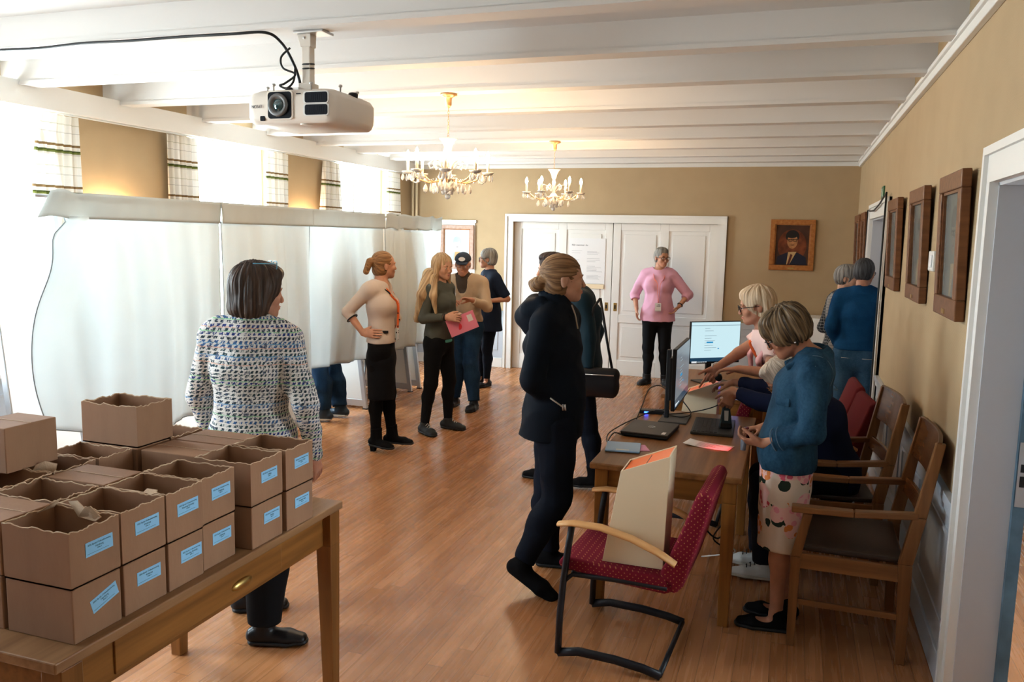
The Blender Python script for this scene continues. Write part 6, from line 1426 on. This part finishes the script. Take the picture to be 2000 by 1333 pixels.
# === 6. woman in the long navy soft-shell jacket
p = person(-1.135, 4.02, D2R(-84), 1.715, girth=1.10, neck=(-1.145, 4.02, 1.435), chest=(-1.15, 4.02, 1.25), shR=(-1.15, 3.865, 1.37), shL=(-1.12, 4.17, 1.37), elR=(-1.19, 3.80, 1.10), wrR=(-1.10, 3.93, .95), elL=(-1.15, 4.27, 1.10), wrL=(-1.10, 4.10, .95),
           hipR=(-1.10, 3.94, .88), knR=(-1.075, 3.90, .47), anR=(-1.215, 3.80, .155), hipL=(-1.15, 4.10, .88), knL=(-1.19, 4.14, .47), anL=(-1.185, 4.18, .085))
p.toe = {'L': (.97, .2, 0), 'R': (.93, -.1, 0)}
p.set_head(D2R(20), D2R(1), 0, (0, .012, -.008), 1.02)
p.pitch = {'R': D2R(-32)}
p.root('woman in a long black navy hooded jacket with low hair bun, hand in pocket', skin='skin3', hands=('relax', 'relax'), h=.0055)
F = Field(); S = p.S; p.torso(F, .022, bust=False, belly=.012)
for c in 'LR': p.arm(F, c, .024, 2, e1=.024, k=.03)
F.seg(p.J['pel'], p.o+V3(-.02, 0, .765), .175, .195, .150, .165, p.B[:, 0], k=.05, cap1=True); F.half((0, 0, .775), (0, 0, -1))
nk = p.J['neck']; F.seg(nk-V3(0, 0, .02), nk+V3(-.01, 0, .055), .078, .082, k=.03); F.seg(nk+V3(0, 0, .0), nk+V3(.0, 0, .2), .058, .075, k=.006, op='sub')
bk = -p.B[:, 1]
p.part('jacket', F, 'navy', .006, .004, 21)
F = Field(); F.seg(nk+bk*.03+p.B[:, 0]*.125+V3(0, 0, -.01), nk+bk*.095+p.B[:, 0]*.04-V3(0, 0, .06), .036, .058, k=.03); F.seg(nk+bk*.03-p.B[:, 0]*.125+V3(0, 0, -.01), nk+bk*.095-p.B[:, 0]*.04-V3(0, 0, .06), .036, .058, k=.03); F.seg(nk+bk*.09, nk+bk*.10-V3(0, 0, .10), .055, .050, k=.03)
F.seg(nk+bk*.06+p.B[:, 0]*.08+V3(0, 0, .03), nk+bk*.105-V3(0, 0, .04), .045, .055, k=.03); F.seg(nk+bk*.06-p.B[:, 0]*.08+V3(0, 0, .03), nk+bk*.105-V3(0, 0, .04), .045, .055, k=.03); F.seg(nk+p.B[:, 0]*.09+V3(0, 0, .02), nk+p.B[:, 0]*.05-bk*.075-V3(0, 0, .03), .034, .02, k=.02); F.seg(nk-p.B[:, 0]*.09+V3(0, 0, .02), nk-p.B[:, 0]*.05-bk*.075-V3(0, 0, .03), .034, .02, k=.02)
F.seg(nk+bk*.10+V3(0, 0, .02), nk+bk*.155-V3(0, 0, .045), .060, .058, k=.03); F.seg(nk+bk*.11+p.B[:, 0]*.07-V3(0, 0, .0), nk+bk*.12-V3(0, 0, .10), .055, .045, k=.03)
p.part('hood', F, 'navy', .005, .004, 22)
p.trousers('navytr', .014, .97, low=1.15, noise=.007, seed=8)
p.shoes('suede', .012, pitch={'R': D2R(-32)})
sp_ = lambda a, b, c: p.W(a, b, c)
q = MB(); q.tube([p.W(.205, .015, 1.005), p.W(.20, .075, .965)], .0042, 6); p.mbpart('pocket_zip', q, 'zip')
q = MB(); q.tube([p.W(.19, .075, .975), p.W(.192, .078, .945)], .005, 6); q.tube([p.W(.19, .085, .975), p.W(.192, .09, .945)], .005, 6); p.mbpart('zip_pull', q, 'steel')
q = MB(); q.tube([p.W(.03, .080, 1.45), p.W(.02, .098, 1.40), p.W(.01, .112, 1.33)], .004, 6); p.mbpart('front_zip', q, 'zip')
p.hair('h_brownblonde', flow='tied', pieces=[('e', (0, -.118, -.020), (.042, .040, .036), .010), ('e', (0, -.135, -.030), (.032, .030, .030), .006), ('s', (.02, -.10, -.0), (-.02, -.15, -.02), .02, .02)], vol=.009, nape=-.085, noise=.0016, seed=6)
p.face()

# === 7. person in the dark teal raincoat with the shoulder bag
p = person(-1.41, 5.66, D2R(98), 1.695, girth=1.0, elL=(-1.31, 5.46, 1.12), wrL=(-1.30, 5.42, .90), elR=(-1.36, 5.88, 1.12), wrR=(-1.42, 5.9, .88), shL=(-1.37, 5.50, 1.35), neck=(-1.555, 5.66, 1.41),
           anL=(-1.27, 5.63, .10), knL=(-1.33, 5.60, .48), anR=(-1.66, 5.74, .085), knR=(-1.56, 5.72, .49))
p.toe = {'L': (-.95, -.2, 0), 'R': (-.97, -.1, 0)}; p.set_head(D2R(6), D2R(-4), 0, (0, .045, 0), .98)
p.root('dark-haired person in teal hooded raincoat walking left behind the woman in navy', skin='skin3', h=.006)
F = Field(); p.torso(F, .030)
for c in 'LR': p.arm(F, c, .026, 1.95, e1=.020, k=.03)
F.seg(p.J['pel'], p.o+V3(0, 0, .74), .17, .19, .14, .16, p.B[:, 0], k=.05, cap1=True); F.half((0, 0, .75), (0, 0, -1)); nk = p.J['neck']; F.seg(nk, nk+V3(0, 0, .2), .06, .08, k=.006, op='sub'); p.part('raincoat', F, 'teal', .007, .008, 31)
bk = -p.B[:, 1]; F = Field(); F.seg(nk+bk*.06+p.B[:, 0]*.11-V3(0, 0, .02), nk+bk*.17-V3(0, 0, .08), .040, .058, k=.03); F.seg(nk+bk*.06-p.B[:, 0]*.11-V3(0, 0, .02), nk+bk*.17-V3(0, 0, .08), .040, .058, k=.03); F.seg(nk+bk*.165-V3(0, 0, .06), nk+bk*.17-V3(0, 0, .15), .055, .042, k=.03); p.part('hood', F, 'teal', .006, .004, 32)
F = Field(); F.ell(p.W(-.165, .02, 1.365), (.05, .06, .05)); p.part('lime_patch', F, 'neon', .007)
p.trousers('navytr', .012, .97, noise=.003); p.shoes('suede', .010, boot=.2); p.hair('h_black', [('e', (0, .03, .10), (.06, .06, .03), .02)], vol=.014, nape=-.08); p.face()
t = thing('shoulder_bag', (-1.215, 5.42, .83), D2R(8), 'black shoulder bag carried by the person in the teal raincoat', 'bag')
F = Field(); F.seg((-.09, 0, -.03), (.09, 0, -.03), .085, .085, .05, .05, R=(0, 0, 1)); F.seg((-.10, 0, .05), (.10, 0, .05), .045, .045, .04, .04, R=(0, 0, 1)); o = field_obj('bag_body', F, 'blackleather', .006, t, .002, 4)
q = MB(); q.tube([(-.09, 0, .06), (-.10, .03, .28), (-.06, .06, .50), (-.02, .10, .56)], .009, 6, flat=(1, .4)); q.tube([(.09, 0, .06), (.04, .03, .28), (0, .06, .48), (-.02, .10, .56)], .009, 6, flat=(1, .4)); q.build('strap', 'blackleather', t)
MB().tube([(-.10, -.045, .05), (.10, -.045, .05)], .004, 6).build('zip', 'steel', t)

# === 8. woman in the lilac sweater at the door
p = person(-1.565, 10.13, D2R(-171), 1.70, girth=1.12, shR=(-1.735, 10.14, 1.36), shL=(-1.40, 10.16, 1.36), elR=(-1.865, 10.16, 1.12), wrR=(-1.815, 10.05, .945), elL=(-1.215, 10.20, 1.135), wrL=(-1.30, 10.08, 1.0),
           anR=(-1.67, 10.14, .085), knR=(-1.665, 10.13, .46), anL=(-1.45, 10.18, .085), knL=(-1.465, 10.15, .46))
p.toe = {'R': (-.35, -.94, 0), 'L': (.35, -.94, 0)}; p.set_head(D2R(30), D2R(-3), 0)
p.root('woman in lilac pink sweater with orange lanyard standing against the double door', skin='skin', h=.006, hdir={'R': V3(.1, -.2, -1), 'L': V3(-.5, -.35, -.75)})
p.top('sweater', 'lilac', .020, .80, (1.38, 1.38), es=.024, noise=.006, seed=13, flare=.01, neck=.014, belly=.012, h=.006)
p.trousers('blacktr', .010, .97, noise=.003); p.shoes('blackleather', .010, boot=.12)
p.hair('h_grey', [('e', (0, -.0, .09), (.065, .08, .04), .02)], vol=.009, nape=-.06); p.face(); p.glasses(); p.lanyard(.42, True, fw=.03)
q = MB(); w_ = p.J['wrL']; ax_ = nrm(p.J['wrL']-p.J['elL']); a1 = nrm(np.cross(ax_, V3(0, 0, 1))); a2 = np.cross(ax_, a1); q.tube([w_-ax_*.02+(a1*math.cos(t)+a2*math.sin(t))*.031 for t in [2*PI*i/14 for i in range(14)]], .007, 6, closed=True); p.mbpart('wrist_watch', q, 'black')
M['stitch'] = mat('pale_denim_stitching', (.10, .16, .22), .9)
# === 9. poll worker in pale pink, leaning over the ballot box
p = person(.05, 5.20, D2R(96), 1.66, girth=.98, waist=(.02, 5.20, 1.02), chest=(-.06, 5.20, 1.15), neck=(-.14, 5.18, 1.285), shR=(-.13, 5.34, 1.22), shL=(-.07, 5.03, 1.21), elR=(-.30, 5.30, 1.10), wrR=(-.425, 5.24, 1.005), elL=(-.10, 4.94, 1.04), wrL=(-.275, 5.02, 1.04),
           hipL=(.04, 5.12, .87), hipR=(.04, 5.28, .87), knL=(.02, 5.13, .475), knR=(.02, 5.28, .475), anL=(.06, 5.13, .085), anR=(.06, 5.28, .085))
p.toe = {'L': (-1, 0, 0), 'R': (-1, .1, 0)}; p.set_head(D2R(4), D2R(-10), 0, (0, .01, -.022), 1.0)
p.root('poll worker with white blonde hair in pale pink, reaching over the ballot box', skin='skin2', hands=('relax', 'point'), hdir={'R': V3(-.45, -.15, -.9), 'L': V3(-.95, .1, -.1)}, hpalm={'R': V3(-.1, -.9, .1), 'L': V3(0, 0, -1)})
p.top('shirt', 'palepink', .010, .80, (.55, .55), es=.022, noise=.005, seed=14, neck=.01, h=.0055)
F = Field(); nk, J = p.J['neck'], p.J
for c, s_ in (('R', 1), ('L', -1)):
    F.seg(nk+V3(.05, s_*.03, .03), J['sh'+c]+V3(-.03, -s_*.05, .035), .040, .050, .022, .022, R=(1, .3, 0)); F.seg(J['sh'+c]+V3(-.03, -s_*.05, .035), J['sh'+c]+V3(-.10, -s_*.065, -.12), .052, .045, .020, .016, R=(0, 1, 0)); F.seg(J['sh'+c]+V3(-.10, -s_*.065, -.12), J['sh'+c]+V3(-.08, -s_*.09, -.24), .045, .03, .016, .012, R=(0, 1, 0))
F.seg(J['shR']+V3(-.02, .0, .03), J['shR']+V3(-.07, .02, -.06), .06, .045, .05, .035, R=(0, 1, 0)); p.part('draped_cardigan', F, 'rose', .005, .003, 3, 1.6)
p.trousers('navytr', .010, .97); p.shoes('blackleather', .008)
p.hair('h_whiteblond', [('e', (0, -.05, .02), (.082, .070, .085), .02), ('e', (0, .05, .085), (.055, .04, .028), .02)], vol=.018, nape=-.075, low=-.02, noise=.002); p.face(lipm='lip'); p.glasses(); p.lanyard(.44, False, fw=.01)
q = MB(); w_ = p.J['wrR']; q.tube([w_+V3(math.cos(t)*.026, .012*math.cos(t), math.sin(t)*.024+.01) for t in [2*PI*i/16 for i in range(16)]], .004, 6, closed=True); p.mbpart('bracelet', q, 'paper')
t = thing('hand_scanner', (-.40, 5.13, .965), 0, 'black round-ended hand scanner gripped over the far ballot box', 'scanner')
q = MB(); q.lathe([(1e-5, -.002), (.020, 0), (.023, .008), (.021, .03), (.014, .05), (.012, .10), (1e-5, .103)], T=RT((0, -.03, .0), 0, -PI/2)); q.build('scanner_body', 'black', t)
t = thing('scanner_cradle', (-.30, 5.72, .73), 0, 'dark rounded scanner base with glowing blue ring light on the far desk', 'scanner'); F = Field(); F.ell((0, 0, .035), (.075, .055, .045)); F.half((0, 0, .001), (0, 0, -1)); field_obj('cradle_body', F, 'black', .005, t)
q = MB(); q.tube([(.062*math.cos(a), -.046*math.sin(a)-.003, .052+.022*math.sin(a)) for a in [PI*(.15+.7*i/12) for i in range(13)]], .0045, 6); q.sph((.02, -.052, .038), .014, 10, 6, (1, .5, .7)); q.build('ring_light', 'bluelight', t)

# === 10. white-haired poll worker in navy, bent over the scanner
p = person(.29, 4.76, D2R(97), 1.60, girth=1.05, z0=-.335, waist=(.235, 4.74, .70), chest=(.19, 4.70, .85), neck=(.125, 4.64, .99), shR=(.12, 4.80, .95), shL=(.10, 4.50, .93), elR=(-.13, 4.93, .955), wrR=(-.30, 5.04, .955), elL=(-.13, 4.60, .93), wrL=(-.285, 4.68, .965),
           hipL=(.27, 4.67, .535), hipR=(.27, 4.84, .535), knL=(-.09, 4.45, .52), knR=(-.10, 4.62, .52), anL=(-.055, 4.42, .085), anR=(-.085, 4.60, .085))
p.toe = {'L': (-1, 0, 0), 'R': (-1, 0, 0)}; p.set_head(D2R(10), D2R(-46), D2R(8), (0, .02, -.005), .98)
p.root('seated poll worker with white cropped hair and navy sweater, half hidden behind the denim jacket', skin='skin', hands=('hold', 'relax'), hdir={'L': V3(-.35, .05, -.9), 'R': V3(-.85, .2, -.2)}, hpalm={'L': V3(-.2, .9, 0), 'R': V3(0, 0, -1)})
F = Field(); p.torso(F, .014)
for c in 'LR': p.arm(F, c, .016, 1.80, e1=.014)
nk = p.J['neck']; F.seg(nk, nk+nrm(p.hc-nk)*.2, .058, .08, k=.006, op='sub'); p.part('sweater', F, 'navysw', .006, .006, 19)
p.trousers('navytr', .012, .97, name='trousers', es=.03, waist=.93); p.shoes('whiteshoe', .006, sole='whitesole'); p.laces('black')
p.hair('h_white', [('e', (0, .04, .10), (.06, .05, .03), .02)], vol=.014, nape=-.06); p.face(); p.glasses('glassesbrown')
t = thing('barcode_scanner', (-.318, 4.71, .7475), D2R(12), 'dark blue barcode scanner standing on the keyboard under a hand', 'scanner')
M['scanblue'] = mat('dark_petrol_plastic', (.015, .035, .05), .3)
q = MB(); q.hexa([(-.038, -.03, 0), (.038, -.03, 0), (.032, .03, 0), (-.032, .03, 0)], [(-.020, -.012, .125), (.020, -.012, .125), (.018, .025, .125), (-.018, .025, .125)]); q.build('scanner_body', 'scanblue', t, bevel=.008, seg=3)
q = MB(); q.box(-.030, .030, -.0335, -.029, .004, .03); q.build('scanner_window', 'black', t, bevel=.002); q = MB(); q.hexa([(-.010, -.0295, .045), (.010, -.0295, .045), (.010, -.026, .045), (-.010, -.026, .045)], [(-.012, -.017, .10), (.012, -.017, .10), (.012, -.014, .10), (-.012, -.014, .10)]); q.build('scanner_badge', 'steel', t)

# === 11. woman in the denim jacket
p = person(.02, 3.93, D2R(93), 1.60, girth=.98, waist=(.035, 3.93, 1.0), chest=(.07, 3.93, 1.14), neck=(.105, 3.92, 1.285), shL=(.11, 3.775, 1.225), shR=(.10, 4.09, 1.225), elL=(.115, 3.735, .98), wrL=(-.085, 3.83, .885), elR=(.08, 4.15, 1.0), wrR=(-.085, 4.03, .92),
           hipL=(.02, 3.85, .84), hipR=(.02, 4.01, .84), knL=(.0, 3.86, .455), knR=(.01, 4.0, .455), anL=(.015, 3.85, .075), anR=(.045, 4.0, .075))
p.toe = {'L': (-1, -.05, 0), 'R': (-1, .05, 0)}; p.set_head(D2R(4), D2R(-30), D2R(-3), (0, .025, -.010), 1.0)
p.root('woman in a blue denim jacket and floral skirt, streaked short hair, working at the desk', skin='skin_tan', hands=('hold', 'hold'), h=.005, hdir={'L': V3(-.95, .25, -.02), 'R': V3(-.9, -.3, -.15)}, hpalm={'L': V3(.05, .5, .8), 'R': V3(-.1, -.2, -1)})
p.top('denim_jacket', 'denim', .022, .812, (1.72, 1.72), es=.022, ec=.022, noise=.006, seed=17, collar=.045, h=.005, flare=-.008, bust=False)
el, wr = p.J['elL'], p.J['wrL']; ax_ = nrm(wr-el); c_ = el+(wr-el)*.71; a1 = nrm(np.cross(ax_, V3(0, 0, 1))); a2 = np.cross(ax_, a1)
q = MB(); q.tube([c_+(a1*math.cos(t)+a2*math.sin(t))*.0565 for t in [2*PI*i/24 for i in range(24)]], .0028, 6, closed=True); q.tube([c_+ax_*-.03+(a1*math.cos(t)+a2*math.sin(t))*.0575 for t in [2*PI*i/24 for i in range(24)]], .0016, 6, closed=True); p.mbpart('cuff_seam', q, 'stitch')
q = MB(); shc = p.J['shL']+V3(-.0, .025, -.005); q.tube([shc+V3(math.cos(t)*.078, 0, math.sin(t)*.090)+V3(0, -.02*math.sin(t), 0) for t in [2*PI*i/30 for i in range(30)]], .0022, 6, closed=True); p.mbpart('armhole_seam', q, 'stitch')
q = MB(); q.tube(smooth_path([p.J['neck']+V3(.03, -.085, -.01), p.J['shL']+V3(.01, .01, .078), p.J['shL']+V3(.0, -.055, .045)]), .0018, 6); p.mbpart('shoulder_seam', q, 'stitch')
F = Field(); nk = p.J['neck']; up = nrm(p.hc-nk); bkv = -p.B[:, 1]
for sd in (-1, 1): F.seg(nk+bkv*.062+p.B[:, 0]*.02*sd+V3(0, 0, .030), nk+p.B[:, 0]*.085*sd+bkv*.02+V3(0, 0, .012), .030, .030, .012, .012, R=(0, 0, 1), k=.01); F.seg(nk+p.B[:, 0]*.085*sd+bkv*.02+V3(0, 0, .012), nk+p.B[:, 0]*.060*sd-bkv*.105-V3(0, 0, .055), .032, .030, .010, .009, R=(0, .6*sd, 1), k=.01)
p.part('collar', F, 'denim', .005, .0015, 4)
F = Field(); F.seg(p.W(-.150, .015, 1.16), p.W(-.095, .068, 1.16), .024, .024, .007, .007, R=(0, 0, 1), k=.004); p.part('pocket_flap', F, 'denim', .004, 0, 2, relax=1)
q = MB(); q.tube(smooth_path([p.J['shL']+V3(.085, .03, -.06), p.J['shL']+V3(.105, .12, -.075), p.J['shR']+V3(.085, -.03, -.06)]), .0020, 6); p.mbpart('yoke_seam', q, 'stitch')
q = MB(); [q.sph(p.W(-.02, .118-.016*i, .86+.085*i), .006, 8, 6) for i in range(5)]; p.mbpart('jacket_buttons', q, 'brass')
F = Field(); S = p.S; F.seg(p.J['waist'], p.J['pel'], .13*S, .170*S, .10*S, .13*S, p.B[:, 0], k=.03); F.seg(p.J['pel'], p.o+V3(0, 0, .385), .170*S, .150*S, .128*S, .118*S, p.B[:, 0], k=.03, cap1=True); F.half(p.o+V3(0, 0, .96*S), (0, 0, 1)); p.part('floral_skirt', F, 'floral', .006, .003, 5)
p.shoes('suede', .007, open_top=True, name='ballet_flat')
p.hair('h_streak', [('e', (0, -.045, .045), (.088, .075, .082), .03), ('e', (0, .045, .085), (.068, .05, .035), .02), ('e', (-.066, .03, .01), (.022, .045, .050), .015), ('e', (.066, .03, .01), (.022, .045, .050), .015), ('e', (0, .088, .050), (.045, .020, .026), .015)], vol=.020, nape=-.062, low=-.2, noise=.004, nscale=1.6, face=((0, .125, -.058), (.062, .070, .075)))
p.face(); p.glasses(); q = MB(); q.sph(p.hw(-.080, -.008, -.040), .005, 8, 6); p.mbpart('pearl_earring', q, 'paper')
t = thing('ink_stamp', (-.165, 3.99, .89), 0, 'small dark red stamp handle in the hand of the woman in denim', 'stamp'); M['darkred'] = mat('dark_red_plastic', (.06, .005, .012), .2)
q = MB(); q.lathe([(1e-5, .03), (.016, .026), (.020, .012), (.012, -.004), (.010, -.02), (.020, -.026), (.020, -.034), (1e-5, -.034)]); q.build('stamp_handle', 'darkred', t)
t = thing('glue_stick', (-.175, 3.865, .865), 0, 'small grey blue tube held between her fingers above the voting card', 'stamp'); q = MB(); q.lathe([(1e-5, -.028), (.012, -.028), (.013, .02), (.010, .026), (1e-5, .027)]); q.build('tube_body', 'leaflet', t)

# === 12. woman in the checked blazer
p = person(.43, 8.02, D2R(-118), 1.60, girth=1.05, elR=(.28, 7.93, 1.04), wrR=(.46, 7.80, 1.01), elL=(.64, 8.05, 1.04), wrL=(.47, 7.82, 1.06))
p.set_head(D2R(14), 0, 0)
p.root('woman in black and grey checked blazer facing the man in the denim shirt', skin='skin3', h=.006, hdir={'R': V3(.8, .0, .1), 'L': V3(-.7, -.3, 0)})
p.top('blazer', 'tartan', .020, .76, (1.9, 1.9), es=.020, noise=.003, vneck=.2, flare=.01, h=.007); p.trousers('navytr', .010, .97); p.shoes('blackleather', .008)
p.hair('h_grey', [('e', (0, .02, .09), (.065, .07, .04), .02)], vol=.017, nape=-.06); p.face()
# === 13. man in the denim shirt
p = person(.545, 7.45, D2R(-6), 1.675, girth=1.10, female=False, elL=(.325, 7.41, 1.10), wrL=(.41, 7.53, .90), elR=(.765, 7.45, 1.10), wrR=(.73, 7.58, .92))
p.set_head(D2R(-14), D2R(-2), 0, (0, 0, 0), 1.03)
p.root('man with dark greying hair in blue denim shirt and jeans, back to the camera', skin='skin_tan', h=.006)
p.top('shirt', 'shirtblue', .016, .925, (1.85, 1.85), es=.020, noise=.006, seed=23, collar=.035, h=.006, bust=False); p.trousers('jeans2', .012, .98, low=1.2, noise=.007); p.shoes('blackleather', .01)
q = MB(); q.tube([p.W(.158*1.12*math.cos(a), .112*1.1*math.sin(a), .955) for a in [2*PI*i/40 for i in range(40)]], .012, 6, closed=True, flat=(1.2, .5)); p.mbpart('belt', q, 'leather')
q = MB(); q.tube([p.W(-.12, -.118, .86), p.W(-.045, -.125, .86)], .0022, 5); q.tube([p.W(.12, -.118, .86), p.W(.045, -.125, .86)], .0022, 5); q.tube([p.W(0, -.118, .94), p.W(0, -.125, .83)], .002, 5); p.mbpart('jeans_stitching', q, 'zip')
p.hair('h_darkgrey', [], vol=.007, nape=-.055); p.glasses('glasses'); p.face(eyes=False, lips=False)
# === 14. voter in the third booth
p = person(-4.30, 6.82, D2R(84), 1.74, girth=1.0, female=False, lean=.06, knL=(-4.23, 6.72, .48), anL=(-4.18, 6.71, .10), knR=(-4.22, 6.93, .48), anR=(-4.13, 6.93, .10), elL=(-4.50, 6.62, 1.12), elR=(-4.50, 7.02, 1.12), wrL=(-4.70, 6.72, 1.12), wrR=(-4.70, 6.9, 1.12))
p.toe = {'L': (-.95, -.25, 0), 'R': (-.97, -.1, 0)}; p.root('voter inside the third booth, only jeans and dark rubber boots showing below the curtain', skin='skin', h=.008)
p.top('sweater', 'navysw', .014, .84, (1.9, 1.9), h=.010); p.trousers('jeans', .022, .95, low=1.3, noise=.010); p.shoes('blueboot', .012, boot=.25, sole='whitesole', name='boot'); p.hair('h_dark')
# === 15. seated voter in the last booth
p = person(-4.38, 8.12, D2R(150), 1.66, z0=-.34, girth=.95, waist=(-4.39, 8.11, .72), chest=(-4.40, 8.10, .90), neck=(-4.40, 8.09, 1.08), hipL=(-4.31, 8.14, .555), hipR=(-4.47, 8.14, .555), pel=(-4.38, 8.14, .56), knL=(-4.19, 7.90, .53), knR=(-4.50, 7.80, .53), anL=(-4.10, 7.90, .085), anR=(-4.5, 7.82, .085),
           shL=(-4.25, 8.12, 1.02), shR=(-4.55, 8.06, 1.02), elL=(-4.24, 7.98, .80), elR=(-4.58, 7.95, .80), wrL=(-4.35, 7.85, .86), wrR=(-4.48, 7.83, .86))
p.toe = {'L': (-.85, -.4, 0), 'R': (-.95, 0, 0)}; p.root('voter seated in the last booth, only black trousers and a white shoe visible', skin='skin', h=.008)
F = Field(); p.torso(F, .014)
for c in 'LR': p.arm(F, c, .014, 1.9)
nk = p.J['neck']; F.seg(nk, nk+V3(0, 0, .2), .058, .08, k=.006, op='sub'); p.part('sweater', F, 'blacktr', .010); p.trousers('blacktr', .016, .97, low=1.3, waist=.93, es=.03); p.shoes('whiteshoe', .012, sole='whitesole'); p.hair('h_grey')
t = thing('stool', (-4.39, 8.14, 0), 0, 'dark stool under the seated voter in the last booth', 'stool'); MB().lathe([(.15, .40), (.17, .41), (.17, .435), (.15, .445), (1e-5, .445)]).build('seat', 'black', t)
for k in range(4): a = PI/4+k*PI/2; MB().tube([(.12*math.cos(a), .12*math.sin(a), .40), (.16*math.cos(a), .16*math.sin(a), .012)], .011, 8).build('leg', 'steel', t)
